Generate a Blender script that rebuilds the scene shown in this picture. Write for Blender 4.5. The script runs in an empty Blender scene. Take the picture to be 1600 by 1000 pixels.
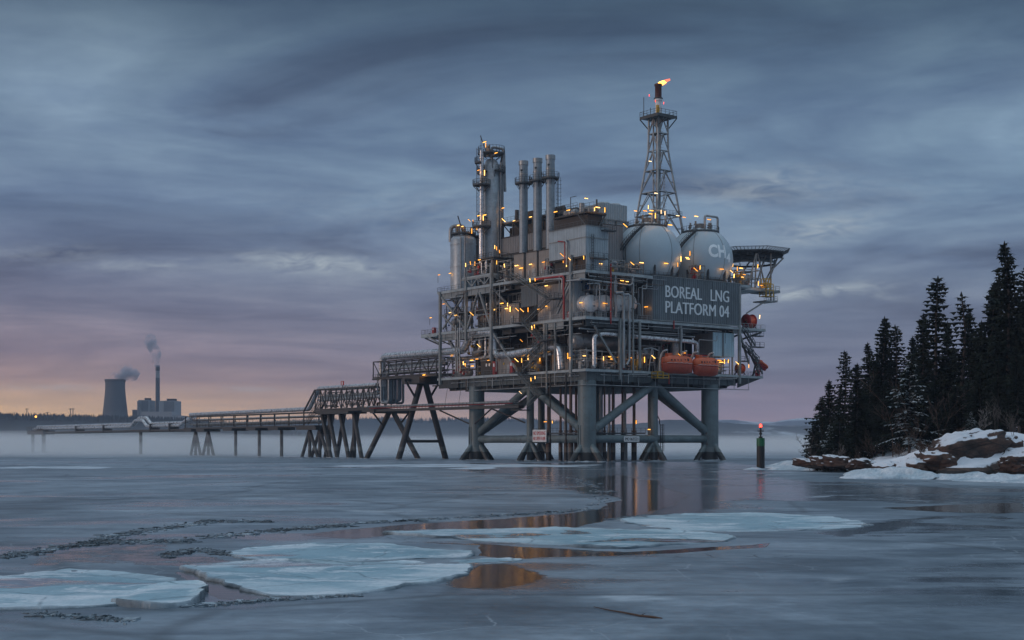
import bpy, math, random
import numpy as np
from mathutils import Vector, Matrix, noise

R = math.radians
SC = bpy.context.scene
COL = SC.collection
rnd = random.Random(11)

# ------------------------------------------------------------------ view geometry
FPX, CAMH, HOR = 2187.0, 4.1, 693.0          # focal length in photo pixels, eye height, horizon row
PX0, PY0, PANG = 16.7, 312.0, R(37.0)        # platform corner column on the water, heading of its axes
UX, UY = math.cos(PANG), math.sin(PANG)
VX, VY = -UY, UX


def at(px, py, u=None, v=None):
    """point of the platform frame (u, v, height) seen at a photo pixel on the plane u = const or v = const"""
    t = (px - 800) / FPX
    if v is not None:
        u = (t * (PY0 + VY * v) - PX0 - VX * v) / (UX - t * UY)
    else:
        v = (t * (PY0 + UY * u) - PX0 - UX * u) / (VX - t * VY)
    d = PY0 + UY * u + VY * v
    return Vector((u, v, CAMH + (HOR - py) * d / FPX))


def gw(px, py, z=0.0):
    """world point at height z seen at a photo pixel"""
    d = (CAMH - z) * FPX / (py - HOR)
    return Vector(((px - 800) / FPX * d, d, z))


def wd(px, py, d):
    return Vector(((px - 800) / FPX * d, d, CAMH + (HOR - py) * d / FPX))


PFM = Matrix.Translation((PX0, PY0, 0)) @ Matrix.Rotation(PANG, 4, 'Z')
BASE = {}


# ------------------------------------------------------------------ mesh builder
class MB:
    def __init__(s):
        s.v, s.f, s.m, s.sm, s.mi, s.M = [], [], [], [], 0, None

    def add(s, vs, fs, smooth=False):
        b = len(s.v)
        if s.M is not None:
            vs = [s.M @ Vector(p) for p in vs]
        s.v.extend(tuple(p) for p in vs)
        for f in fs:
            s.f.append(tuple(b + i for i in f))
            s.m.append(s.mi)
            s.sm.append(smooth)

    def box(s, a, b):
        (x0, y0, z0), (x1, y1, z1) = a, b
        x0, x1 = min(x0, x1), max(x0, x1); y0, y1 = min(y0, y1), max(y0, y1); z0, z1 = min(z0, z1), max(z0, z1)
        s.add([(x0, y0, z0), (x1, y0, z0), (x1, y1, z0), (x0, y1, z0), (x0, y0, z1), (x1, y0, z1), (x1, y1, z1), (x0, y1, z1)],
              [(0, 3, 2, 1), (4, 5, 6, 7), (0, 1, 5, 4), (1, 2, 6, 5), (2, 3, 7, 6), (3, 0, 4, 7)])

    def bar(s, p, q, w, h=None, up=(0, 0, 1)):
        p, q = Vector(p), Vector(q)
        h = w if h is None else h
        d = (q - p)
        if d.length < 1e-6:
            return
        d.normalize()
        a = d.cross(Vector(up))
        if a.length < 1e-4:
            a = d.cross(Vector((1, 0, 0)))
        a.normalize()
        c = a.cross(d).normalized()
        a *= w / 2; c *= h / 2
        vs = [p - a - c, p + a - c, p + a + c, p - a + c, q - a - c, q + a - c, q + a + c, q - a + c]
        s.add(vs, [(0, 1, 2, 3), (7, 6, 5, 4), (0, 4, 5, 1), (1, 5, 6, 2), (2, 6, 7, 3), (3, 7, 4, 0)])

    def tube(s, p, q, r, n=10, r2=None, caps=True):
        p, q = Vector(p), Vector(q)
        r2 = r if r2 is None else r2
        d = q - p
        if d.length < 1e-6:
            return
        d.normalize()
        a = d.cross(Vector((0, 0, 1)))
        if a.length < 1e-3:
            a = Vector((1, 0, 0))
        a.normalize()
        c = d.cross(a)
        ring = [(a * math.cos(2 * math.pi * i / n) + c * math.sin(2 * math.pi * i / n)) for i in range(n)]
        vs = [p + k * r for k in ring] + [q + k * r2 for k in ring]
        s.add(vs, [(i, (i + 1) % n, n + (i + 1) % n, n + i) for i in range(n)], n > 5)
        if caps:
            s.add([p + k * r for k in ring], [tuple(range(n - 1, -1, -1))])
            s.add([q + k * r2 for k in ring], [tuple(range(n))])

    def pipe(s, pts, r, n=10, bend=None, caps=True, radii=None):
        pts = [Vector(p) for p in pts]
        path = [pts[0]]
        bend = 2.2 * r if bend is None else bend
        for i in range(1, len(pts) - 1):
            a, b, c = pts[i - 1], pts[i], pts[i + 1]
            d1, d2 = (a - b), (c - b)
            l1, l2 = d1.length, d2.length
            if l1 < 1e-5 or l2 < 1e-5:
                continue
            d1 /= l1; d2 /= l2
            ang = d1.angle(d2)
            if ang > math.pi - 0.03 or bend <= 0:
                path.append(b); continue
            t = min(bend / math.tan(ang / 2), l1 * .49, l2 * .49)
            p0, p1 = b + d1 * t, b + d2 * t
            for k in range(6):
                f = k / 5
                path.append(p0 * (1 - f) ** 2 + b * 2 * f * (1 - f) + p1 * f * f)
        path.append(pts[-1])
        s.sweep(path, r, n, caps)

    def sweep(s, path, r, n=8, caps=True):
        path = [Vector(p) for p in path]
        m = len(path)
        rad = r if isinstance(r, (list, tuple)) else [r] * m
        T = []
        for i in range(m):
            d = path[min(i + 1, m - 1)] - path[max(i - 1, 0)]
            T.append(d.normalized() if d.length > 1e-9 else Vector((0, 0, 1)))
        a = T[0].cross(Vector((0, 0, 1)))
        if a.length < 1e-3:
            a = Vector((1, 0, 0))
        a.normalize()
        vs = []
        for i in range(m):
            a = (a - T[i] * a.dot(T[i]))
            if a.length < 1e-6:
                a = T[i].orthogonal()
            a.normalize()
            c = T[i].cross(a)
            for k in range(n):
                w = 2 * math.pi * k / n
                vs.append(path[i] + (a * math.cos(w) + c * math.sin(w)) * rad[i])
        fs = []
        for i in range(m - 1):
            for k in range(n):
                k2 = (k + 1) % n
                fs.append((i * n + k, i * n + k2, (i + 1) * n + k2, (i + 1) * n + k))
        s.add(vs, fs, n > 4)
        if caps:
            s.add(vs[:n], [tuple(range(n - 1, -1, -1))])
            s.add(vs[-n:], [tuple(range(n))])

    def lathe(s, prof, c=(0, 0, 0), n=24, axis='z', smooth=True):
        vs, c = [], Vector(c)
        for r, z in prof:
            for k in range(n):
                w = 2 * math.pi * k / n
                x, y = r * math.cos(w), r * math.sin(w)
                vs.append(c + Vector({'z': (x, y, z), 'u': (z, x, y), 'v': (y, z, x)}[axis]))
        fs = []
        for i in range(len(prof) - 1):
            for k in range(n):
                k2 = (k + 1) % n
                fs.append((i * n + k, i * n + k2, (i + 1) * n + k2, (i + 1) * n + k))
        s.add(vs, fs, smooth)

    def drum(s, c0, c1, r, n=20, dome=.25):
        """horizontal or upright vessel with dished ends between two points"""
        c0, c1 = Vector(c0), Vector(c1)
        L = (c1 - c0).length
        d = (c1 - c0) / L
        path, rad = [], []
        for k in range(7):
            w = math.pi / 2 * k / 6
            path.append(c0 + d * (r * dome * (1 - math.sin(w)) )); rad.append(max(r * math.sin(w) if k else .001, .001))
        rad = [max(r * math.sqrt(max(0, 1 - (1 - math.sin(math.pi / 2 * k / 6)) ** 2)), .01) for k in range(7)]
        p2 = [c1 - d * (r * dome * (1 - math.sin(math.pi / 2 * k / 6))) for k in range(6, -1, -1)]
        s.sweep(path + p2, rad + rad[::-1], n, True)

    def sphere(s, c, r, nu=48, nv=28, zmin=-1.0):
        c = Vector(c)
        vs, fs = [], []
        for j in range(nv + 1):
            t = math.asin(zmin) + (math.pi / 2 - math.asin(zmin)) * j / nv
            for i in range(nu):
                w = 2 * math.pi * i / nu
                vs.append(c + Vector((math.cos(t) * math.cos(w), math.cos(t) * math.sin(w), math.sin(t))) * r)
        for j in range(nv):
            for i in range(nu):
                i2 = (i + 1) % nu
                fs.append((j * nu + i, j * nu + i2, (j + 1) * nu + i2, (j + 1) * nu + i))
        s.add(vs, fs, True)

    def ribs(s, p0, p1, h0, h1, pitch=.62, depth=.09):
        """ribbed cladding sheet standing on the line p0-p1 (outside on its right-hand side)"""
        p0, p1 = Vector((p0[0], p0[1], 0)), Vector((p1[0], p1[1], 0))
        L = (p1 - p0).length
        d = (p1 - p0) / L
        o = Vector((d.y, -d.x, 0))
        k = max(1, round(L / pitch))
        prof = []
        for i in range(k):
            for f, e in ((0, .02), (.22, .02), (.34, .02 + depth), (.66, .02 + depth), (.78, .02)):
                prof.append(p0 + d * (L * (i + f) / k) + o * e)
        prof.append(p1 + o * .02)
        prof = [p0 - o * .02] + prof + [p1 - o * .02]
        m = len(prof)
        vs = [q + Vector((0, 0, h0)) for q in prof] + [q + Vector((0, 0, h1)) for q in prof]
        s.add(vs, [(i, i + 1, m + i + 1, m + i) for i in range(m - 1)])

    def rail(s, pts, h=1.1, gap=1.5, r=.05):
        pts = [Vector(p) for p in pts]
        for a, b in zip(pts[:-1], pts[1:]):
            L = (b - a).length
            if L < .05:
                continue
            k = max(1, round(L / gap))
            for i in range(k + 1):
                q = a + (b - a) * (i / k)
                s.bar(q, q + Vector((0, 0, h)), r * 1.2)
            for z, w in ((h, 1.2), (h * .55, .8), (.12, 1.2)):
                s.bar(a + Vector((0, 0, z)), b + Vector((0, 0, z)), r * w)

    def build(s, name, mat, parent=None, base=None, frame='P'):
        if not s.v:
            return None
        me = bpy.data.meshes.new(name)
        root = parent
        while root is not None and root.parent is not None:
            root = root.parent
        if parent is not None:
            b = BASE[root.name]
        else:
            b = Vector(base) if base is not None else Vector((0, 0, 0))
        va = np.array(s.v, dtype=np.float64) - np.array(b)
        me.from_pydata(va.tolist(), [], s.f)
        for m in (mat if isinstance(mat, (list, tuple)) else [mat]):
            me.materials.append(m)
        me.polygons.foreach_set('material_index', s.m)
        me.polygons.foreach_set('use_smooth', s.sm)
        me.update()
        o = bpy.data.objects.new(name, me)
        COL.objects.link(o)
        if parent is not None:
            o.parent = parent
        else:
            BASE[o.name] = b
            place(o, b, frame)
        return o


def place(o, b, frame='P'):
    if frame == 'P':
        o.location = PFM @ Vector(b)
        o.rotation_euler = (0, 0, PANG)
    else:
        o.location = Vector(b)


def tag(o, label=None, cat=None, group=None, kind=None):
    if label: o['label'] = label
    if cat: o['category'] = cat
    if group: o['group'] = group
    if kind: o['kind'] = kind
    return o


def thing(name, label, cat, base=(0, 0, 0), group=None, frame='P'):
    o = bpy.data.objects.new(name, None)
    o.empty_display_size = .5
    COL.objects.link(o)
    BASE[o.name] = Vector(base)
    place(o, base, frame)
    return tag(o, label, cat, group)


def copy_thing(o, base, label=None, group=None, frame='P', parent=None, rz=None, scale=None):
    c = o.copy()
    COL.objects.link(c)
    if parent is not None:
        c.parent = parent
    else:
        BASE[c.name] = Vector(base)
        place(c, base, frame)
        if rz is not None:
            c.rotation_euler = (0, 0, rz)
        if scale is not None:
            c.scale = scale
        if label: c['label'] = label
        if group: c['group'] = group
    for ch in list(o.children):
        copy_thing(ch, None, parent=c)
    return c


def text_geo(txt, w, h, bold=0.0):
    """flat letters as (verts, faces), fitted to w x h, centred"""
    cu = bpy.data.curves.new('lettering', 'FONT')
    cu.body = txt
    cu.resolution_u = 3
    cu.offset = bold
    cu.align_x = 'CENTER'
    ob = bpy.data.objects.new('lettering', cu)
    COL.objects.link(ob)
    dg = bpy.context.evaluated_depsgraph_get()
    me = bpy.data.meshes.new_from_object(ob.evaluated_get(dg))
    vs = [tuple(v.co) for v in me.vertices]
    fs = [tuple(p.vertices) for p in me.polygons]
    bpy.data.objects.remove(ob); bpy.data.meshes.remove(me); bpy.data.curves.remove(cu)
    x0, x1 = min(v[0] for v in vs), max(v[0] for v in vs)
    y0, y1 = min(v[1] for v in vs), max(v[1] for v in vs)
    return [((x - (x0 + x1) / 2) / (x1 - x0) * w, (y - (y0 + y1) / 2) / (y1 - y0) * h) for x, y, z in vs], fs


def letters(mb, txt, centre, ax, ay, w, h, lift):
    """flat letters on a plane through centre with unit axes ax, ay, lifted along ax x ay"""
    centre, ax, ay = Vector(centre), Vector(ax), Vector(ay)
    n = ax.cross(ay)
    vs, fs = text_geo(txt, w, h)
    e = .034 * h
    for k, dx in enumerate((0, -e, e)):
        mb.add([centre + ax * (x + dx) + ay * y + n * (lift + .0015 * k) for x, y in vs], fs)


# ------------------------------------------------------------------ materials
def new_mat(name):
    m = bpy.data.materials.new(name)
    m.use_nodes = True
    nt = m.node_tree
    nt.nodes.clear()
    return m, nt


def nd(nt, typ, ins=None, **kw):
    n = nt.nodes.new(typ)
    for k, v in kw.items():
        setattr(n, k, v)
    for k, v in (ins or {}).items():
        if hasattr(v, 'is_output') or isinstance(v, bpy.types.NodeSocket):
            nt.links.new(v, n.inputs[k])
        else:
            n.inputs[k].default_value = v
    return n


def rgb(c):
    return (c[0], c[1], c[2], 1.0)


def ramp(nt, fac, stops, interp='LINEAR'):
    n = nt.nodes.new('ShaderNodeValToRGB')
    n.color_ramp.interpolation = interp
    e = n.color_ramp.elements
    while len(e) < len(stops):
        e.new(.5)
    for el, (p, c) in zip(e, stops):
        el.position = p
        el.color = c if len(c) == 4 else rgb(c)
    nt.links.new(fac, n.inputs['Fac'])
    return n


def math_(nt, op, a, b=None, c=None, clamp=False):
    n = nt.nodes.new('ShaderNodeMath')
    n.operation = op
    n.use_clamp = clamp
    for i, x in enumerate((a, b, c)):
        if x is None:
            continue
        if isinstance(x, bpy.types.NodeSocket):
            nt.links.new(x, n.inputs[i])
        else:
            n.inputs[i].default_value = x
    return n.outputs[0]


def mixc(nt, fac, a, b, blend='MIX'):
    n = nt.nodes.new('ShaderNodeMix')
    n.data_type = 'RGBA'
    n.blend_type = blend
    for sock, x in ((n.inputs[0], fac), (n.inputs[6], a), (n.inputs[7], b)):
        if isinstance(x, bpy.types.NodeSocket):
            nt.links.new(x, sock)
        elif isinstance(x, (int, float)):
            sock.default_value = x
        else:
            sock.default_value = rgb(x)
    return n.outputs[2]


def painted(name, col, rough=.5, metal=0.0, var=.25, rust=.0, scale=.6, streak=True, splash=False, frost=0.0, bump=.0, spec=.5):
    """painted or bare steel with weathering: blotches, vertical dirt runs, rust spots, snow dust on upward faces"""
    m, nt = new_mat(name)
    geo = nd(nt, 'ShaderNodeNewGeometry')
    pos = geo.outputs['Position']
    n1 = nd(nt, 'ShaderNodeTexNoise', {'Vector': pos, 'Scale': scale, 'Detail': 5.0, 'Roughness': .6})
    dark = tuple(c * (1 - var) for c in col)
    lite = tuple(min(1, c * (1 + var * .7)) for c in col)
    c = ramp(nt, n1.outputs[0], [(.32, dark), (.68, lite)]).outputs[0]
    if streak:
        mp = nd(nt, 'ShaderNodeMapping', {'Vector': pos, 'Scale': (2.2, 2.2, .12)})
        n2 = nd(nt, 'ShaderNodeTexNoise', {'Vector': mp.outputs[0], 'Scale': 1.0, 'Detail': 4.0})
        f = ramp(nt, n2.outputs[0], [(.5, (0, 0, 0)), (.72, (1, 1, 1))]).outputs[0]
        f = math_(nt, 'MULTIPLY', f, .45)
        c = mixc(nt, f, c, tuple(x * .5 for x in col))
    if rust > 0:
        n3 = nd(nt, 'ShaderNodeTexNoise', {'Vector': pos, 'Scale': 1.3, 'Detail': 8.0, 'Roughness': .7})
        f = ramp(nt, n3.outputs[0], [(.70 - .2 * rust, (0, 0, 0)), (.78 - .15 * rust, (1, 1, 1))]).outputs[0]
        c = mixc(nt, f, c, (.11, .045, .02))
    if splash:
        z = nd(nt, 'ShaderNodeSeparateXYZ', {0: pos}).outputs[2]
        n4 = nd(nt, 'ShaderNodeTexNoise', {'Vector': pos, 'Scale': 1.5, 'Detail': 3.0})
        zz = math_(nt, 'ADD', z, math_(nt, 'MULTIPLY', n4.outputs[0], .5))
        f = math_(nt, 'LESS_THAN', zz, 2.35)
        c = mixc(nt, f, c, (.035, .035, .034))
        fs3 = math_(nt, 'MULTIPLY', math_(nt, 'LESS_THAN', zz, 3.5), math_(nt, 'GREATER_THAN', zz, 2.35))
        c = mixc(nt, math_(nt, 'MULTIPLY', fs3, .28), c, (.30, .31, .29))
        f2 = math_(nt, 'LESS_THAN', zz, .42)
        c = mixc(nt, math_(nt, 'MULTIPLY', f2, .75), c, (.42, .46, .5))
    if frost > 0:
        nz = nd(nt, 'ShaderNodeSeparateXYZ', {0: geo.outputs['Normal']}).outputs[2]
        f = math_(nt, 'MULTIPLY', math_(nt, 'GREATER_THAN', nz, .75), frost)
        f = math_(nt, 'MULTIPLY', f, ramp(nt, n1.outputs[0], [(.35, (0, 0, 0)), (.55, (1, 1, 1))]).outputs[0])
        c = mixc(nt, f, c, (.62, .66, .72))
    b = nd(nt, 'ShaderNodeBsdfPrincipled', {'Base Color': c, 'Roughness': rough, 'Metallic': metal, 'Specular IOR Level': spec})
    r2 = math_(nt, 'ADD', math_(nt, 'MULTIPLY', n1.outputs[0], .3), rough - .15)
    nt.links.new(r2, b.inputs['Roughness'])
    if bump > 0:
        bn = nd(nt, 'ShaderNodeBump', {'Height': n1.outputs[0], 'Strength': bump, 'Distance': .3})
        nt.links.new(bn.outputs[0], b.inputs['Normal'])
    o = nd(nt, 'ShaderNodeOutputMaterial', {'Surface': b.outputs[0]})
    return m


def glow(name, col, strength):
    m, nt = new_mat(name)
    m.cycles.emission_sampling = 'NONE' if 'lamp' in name else 'AUTO'
    e = nd(nt, 'ShaderNodeEmission', {'Color': rgb(col), 'Strength': strength})
    nd(nt, 'ShaderNodeOutputMaterial', {'Surface': e.outputs[0]})
    return m


def lagging(name, col=(.74, .75, .77), rough=.27, metal=.7):
    """aluminium sheet lagging with joint rings showing as slight tone changes"""
    m, nt = new_mat(name)
    geo = nd(nt, 'ShaderNodeNewGeometry')
    tc = nd(nt, 'ShaderNodeTexCoord')
    v = nd(nt, 'ShaderNodeTexVoronoi', {'Vector': geo.outputs['Position'], 'Scale': .8})
    n1 = nd(nt, 'ShaderNodeTexNoise', {'Vector': geo.outputs['Position'], 'Scale': 1.6, 'Detail': 6.0, 'Roughness': .65})
    c = ramp(nt, n1.outputs[0], [(.3, tuple(x * .6 for x in col)), (.7, col)]).outputs[0]
    tone = nd(nt, 'ShaderNodeSeparateColor', {0: v.outputs['Color']}).outputs[0]
    c = mixc(nt, math_(nt, 'MULTIPLY', tone, .45), c, tuple(x * .55 for x in col))
    r = math_(nt, 'ADD', math_(nt, 'MULTIPLY', n1.outputs[0], .35), rough - .15)
    bn = nd(nt, 'ShaderNodeBump', {'Height': n1.outputs[0], 'Strength': .08, 'Distance': .05})
    b = nd(nt, 'ShaderNodeBsdfPrincipled', {'Base Color': c, 'Roughness': r, 'Metallic': metal, 'Normal': bn.outputs[0]})
    nd(nt, 'ShaderNodeOutputMaterial', {'Surface': b.outputs[0]})
    return m


M = {}
M['leg'] = painted('jacket_paint', (.135, .178, .19), .5, rust=.5, var=.3, splash=True, scale=.25)
M['steel'] = painted('grey_structural_paint', (.235, .25, .25), .5, rust=.3, scale=.5)
M['pale'] = painted('pale_deck_edge_paint', (.33, .375, .39), .5, rust=.2, frost=.8)
M['girder'] = painted('girder_paint', (.082, .105, .112), .55, rust=.3, scale=.4)
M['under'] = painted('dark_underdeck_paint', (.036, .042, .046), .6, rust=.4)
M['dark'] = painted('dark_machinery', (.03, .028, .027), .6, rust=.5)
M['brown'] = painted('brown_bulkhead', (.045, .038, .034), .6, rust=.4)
M['grate'] = painted('dark_grating', (.055, .062, .066), .6, rust=.2)
M['railm'] = painted('dark_handrail', (.075, .085, .09), .5, var=.1, streak=False)
M['railw'] = painted('pale_handrail', (.35, .36, .36), .5, var=.1, streak=False)
M['clad'] = painted('pale_cladding', (.35, .41, .445), .42, metal=.15, rust=.1, var=.14, scale=.3)
M['cladw'] = painted('warm_cladding', (.22, .225, .232), .42, metal=.15, rust=.15, var=.14, scale=.3)
M['cladd'] = painted('slate_cladding', (.125, .15, .165), .45, metal=.1, var=.25, rust=.12, scale=.2)
M['cladb'] = painted('blue_cladding', (.33, .47, .54), .42, var=.1, scale=.3)
M['sphere'] = painted('sphere_paint', (.40, .485, .54), .36, var=.08, rust=.0, scale=.12, streak=False)
M['white'] = painted('white_tank_paint', (.68, .70, .72), .35, var=.1, rust=.1, scale=.6)
M['letter'] = painted('pale_lettering_paint', (.66, .70, .72), .5, var=.1, streak=False)
M['silver'] = lagging('aluminium_lagging')
M['silver2'] = lagging('dull_aluminium_lagging', (.36, .37, .38), .4, .6)
M['stack'] = lagging('stack_lagging', (.33, .385, .43), .42, .2)
M['tower'] = lagging('column_lagging', (.45, .51, .56), .38, .2)
M['galv'] = painted('galvanised_steel', (.33, .35, .36), .45, metal=.5, rust=.15)
M['orange'] = painted('orange_boat_paint', (.62, .115, .035), .38, var=.18, rust=.05)
M['oranged'] = painted('dark_orange_hull', (.42, .06, .024), .4, var=.18)
M['red'] = painted('red_paint', (.35, .02, .022), .4, var=.2)
M['yellow'] = painted('yellow_paint', (.60, .36, .03), .45, var=.2, rust=.15)
M['green'] = painted('green_paint', (.012, .12, .05), .5, var=.2)
M['blue'] = painted('blue_paint', (.03, .10, .25), .45, var=.2)
M['black'] = painted('black_tar', (.018, .018, .019), .6, var=.3)
M['tan'] = painted('tan_enclosure', (.25, .225, .205), .5, var=.15, rust=.2)
M['jetty'] = painted('jetty_steel', (.055, .051, .05), .6, rust=.4, splash=True, frost=.25)
M['rust'] = painted('rusty_riser', (.13, .085, .065), .65, rust=.6, splash=True)
M['pipeg'] = painted('grey_pipe', (.30, .32, .33), .42, metal=.3, rust=.2)
M['signw'] = painted('white_sign', (.72, .72, .72), .45, var=.08, rust=.1)
M['letterw'] = painted('white_lettering_paint', (.88, .92, .94), .5, var=.06, streak=False)
M['redtxt'] = painted('red_sign_paint', (.42, .02, .025), .5, var=.1, streak=False)
M['collar'] = painted('collar_ice', (.42, .48, .53), .5, var=.25, streak=False)
M['glass'] = painted('dark_window', (.02, .025, .03), .1, var=.05, streak=False)
M['lamp'] = glow('warm_lamp', (1.0, .42, .06), 3.6)
M['lampa'] = glow('amber_lamp', (1.0, .36, .04), 2.6)
M['lampy'] = glow('yellow_lamp', (1.0, .52, .13), 4.5)
M['lampw'] = glow('pale_lamp', (1.0, .66, .34), 3.5)
M['lampr'] = glow('red_lamp', (1.0, .05, .03), 7.0)
M['flame'] = glow('flame_core', (1.0, .42, .06), 6.0)
M['flame2'] = glow('flame_edge', (1.0, .20, .12), 1.6)

# ------------------------------------------------------------------ camera, render, sky, light
cam = bpy.data.cameras.new('camera')
cam.sensor_width = 36.0
cam.lens = FPX / 1600 * 36
cam.shift_y = (HOR - 500) / 1600
cam.clip_start, cam.clip_end = .5, 40000
co = bpy.data.objects.new('camera', cam)
COL.objects.link(co)
co.location = (0, 0, CAMH)
co.rotation_euler = (R(90), 0, 0)
SC.camera = co
SC.render.engine = 'CYCLES'
SC.view_settings.view_transform = 'Standard'
SC.view_settings.look = 'None'
SC.view_settings.exposure = 0.0
SC.view_settings.gamma = 1.0
cy = SC.cycles
cy.use_denoising = True
cy.max_bounces = 4
cy.diffuse_bounces = 2
cy.glossy_bounces = 2
cy.volume_bounces = 1
cy.transparent_max_bounces = 8
cy.sample_clamp_indirect = 4.0
cy.caustics_reflective = False
cy.caustics_refractive = False
cy.volume_step_rate = 2.0
cy.volume_max_steps = 128

SUN_EL, SUN_AZ = R(8), R(-108)      # low, hidden behind cloud, off to the west and slightly behind the viewer
W = bpy.data.worlds.new('World')
SC.world = W
W.use_nodes = True
nt = W.node_tree
nt.nodes.clear()
tc = nd(nt, 'ShaderNodeTexCoord')
dn = nd(nt, 'ShaderNodeVectorMath', {0: tc.outputs['Generated']}, operation='NORMALIZE')
xyz = nd(nt, 'ShaderNodeSeparateXYZ', {0: dn.outputs[0]})
dx, dy, dz = xyz.outputs
z = math_(nt, 'MAXIMUM', dz, 0.0)
t = math_(nt, 'SQRT', z)
# horizon glow differs from west (pale orange) to east (mauve)
west = ramp(nt, t, [(0.0, (1.10, .62, .17)), (.14, (1.12, .62, .17)), (.18, (.70, .42, .22)), (.21, (.42, .265, .235)), (.25, (.27, .20, .245)),
                    (.31, (.195, .19, .27)), (.40, (.182, .258, .385)), (.48, (.152, .228, .342)), (.56, (.066, .108, .165)),
                    (.72, (.32, .42, .53)), (1.0, (.68, .86, 1.0))]).outputs[0]
east = ramp(nt, t, [(0.0, (.30, .20, .235)), (.13, (.34, .215, .245)), (.175, (.27, .20, .255)), (.23, (.180, .185, .265)),
                    (.33, (.168, .215, .315)), (.41, (.180, .275, .405)), (.48, (.146, .230, .345)), (.56, (.056, .102, .155)),
                    (.72, (.32, .42, .53)), (1.0, (.68, .86, 1.0))]).outputs[0]
ax = math_(nt, 'DIVIDE', dx, math_(nt, 'MAXIMUM', dy, .05))       # tangent of azimuth in front of the viewer
el = math_(nt, 'DIVIDE', z, math_(nt, 'MAXIMUM', dy, .05))
we = math_(nt, 'ADD', math_(nt, 'MULTIPLY', ax, 2.0), .72, clamp=True)
base = mixc(nt, we, west, east)
# cloud sheets: noise in the plane of the cloud deck, so that they close up towards the horizon
zz = math_(nt, 'ADD', z, .09)
cx = math_(nt, 'DIVIDE', dx, zz)
cyy = math_(nt, 'DIVIDE', dy, zz)
cv = nd(nt, 'ShaderNodeCombineXYZ', {0: math_(nt, 'MULTIPLY', cx, .80), 1: cyy, 2: 0.3})
n1 = nd(nt, 'ShaderNodeTexNoise', {'Vector': cv.outputs[0], 'Scale': 1.05, 'Detail': 6.0, 'Roughness': .54, 'Distortion': .9})
n2 = nd(nt, 'ShaderNodeTexNoise', {'Vector': cv.outputs[0], 'Scale': 2.3, 'Detail': 5.0, 'Roughness': .55, 'Distortion': .4})
lum = ramp(nt, n1.outputs[0], [(.32, (.50, .49, .57)), (.45, (.84, .84, .89)), (.57, (1.16, 1.13, 1.09)), (.72, (1.5, 1.42, 1.32))]).outputs[0]
n3 = nd(nt, 'ShaderNodeTexNoise', {'Vector': cv.outputs[0], 'Scale': 5.5, 'Detail': 6.0, 'Roughness': .62, 'Distortion': .5})
lum3 = ramp(nt, n3.outputs[0], [(.34, (.90, .91, .94)), (.66, (1.10, 1.09, 1.06))]).outputs[0]
lum2 = ramp(nt, n2.outputs[0], [(.3, (.84, .87, .91)), (.7, (1.14, 1.12, 1.09))]).outputs[0]
amt = ramp(nt, z, [(0.0, (.15, .15, .15)), (.05, (.45, .45, .45)), (.12, (1, 1, 1))]).outputs[0]
cl = mixc(nt, 1.0, base, lum, 'MULTIPLY')
cl = mixc(nt, 1.0, cl, lum2, 'MULTIPLY')
cl = mixc(nt, 1.0, cl, lum3, 'MULTIPLY')
base = mixc(nt, amt, base, cl)


def wisp(az, e, wa, we_, gain, slope=0.0):
    global base
    a = math_(nt, 'DIVIDE', math_(nt, 'SUBTRACT', ax, az), wa)
    ee = math_(nt, 'SUBTRACT', math_(nt, 'SUBTRACT', el, e), math_(nt, 'MULTIPLY', math_(nt, 'SUBTRACT', ax, az), slope))
    b = math_(nt, 'DIVIDE', ee, we_)
    g = math_(nt, 'ADD', math_(nt, 'MULTIPLY', a, a), math_(nt, 'MULTIPLY', b, b))
    g = math_(nt, 'POWER', 2.718, math_(nt, 'MULTIPLY', g, -1.0))
    wn = nd(nt, 'ShaderNodeTexNoise', {'Vector': nd(nt, 'ShaderNodeCombineXYZ', {0: math_(nt, 'MULTIPLY', ax, 26.0), 1: math_(nt, 'MULTIPLY', el, 90.0), 2: az * 9}).outputs[0],
                                       'Scale': 1.6, 'Detail': 7.0, 'Roughness': .62, 'Distortion': .9})
    k = ramp(nt, wn.outputs[0], [(.34, (0, 0, 0)), (.66, (1, 1, 1))]).outputs[0]
    f = math_(nt, 'MULTIPLY', math_(nt, 'MULTIPLY', g, k), gain, clamp=True)
    f = math_(nt, 'MULTIPLY', f, math_(nt, 'GREATER_THAN', dy, .2))
    base = mixc(nt, f, base, (.44, .50, .55))


def pxw(px, py, wx, wy, gain, slope=0.0):
    wisp((px - 800) / FPX, (HOR - py) / FPX, wx / FPX, wy / FPX, gain, slope)


pxw(490, 411, 110, 15, 1.0, -.05)
pxw(600, 425, 190, 22, .28)
pxw(1285, 358, 75, 20, .8, .18)
pxw(1265, 457, 110, 10, .95, .10)
pxw(1385, 462, 40, 7, .4, -.1)
pxw(1185, 292, 110, 30, .5, .1)
pxw(660, 330, 240, 40, .22)
pxw(230, 415, 130, 12, .4)
pxw(60, 395, 120, 14, .3)
pxw(1330, 300, 160, 25, .2)
pxw(60, 606, 120, 5, .45)
pxw(395, 608, 90, 4, .45)
# behind the viewer the sky is brightened: added soft fill for the front faces
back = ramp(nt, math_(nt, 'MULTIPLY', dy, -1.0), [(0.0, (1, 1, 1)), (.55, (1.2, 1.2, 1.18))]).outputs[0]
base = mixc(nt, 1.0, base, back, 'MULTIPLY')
sky = nd(nt, 'ShaderNodeTexSky', sky_type='NISHITA', sun_disc=False)
sky.sun_elevation = SUN_EL
sky.sun_rotation = SUN_AZ
sky.air_density, sky.dust_density = 1.0, 2.0
skyc = mixc(nt, 1.0, sky.outputs[0], (.06, .06, .06), 'MULTIPLY')
base = mixc(nt, .88, skyc, base)
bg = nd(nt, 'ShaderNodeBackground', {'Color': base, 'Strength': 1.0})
nd(nt, 'ShaderNodeOutputWorld', {'Surface': bg.outputs[0]})

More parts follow.
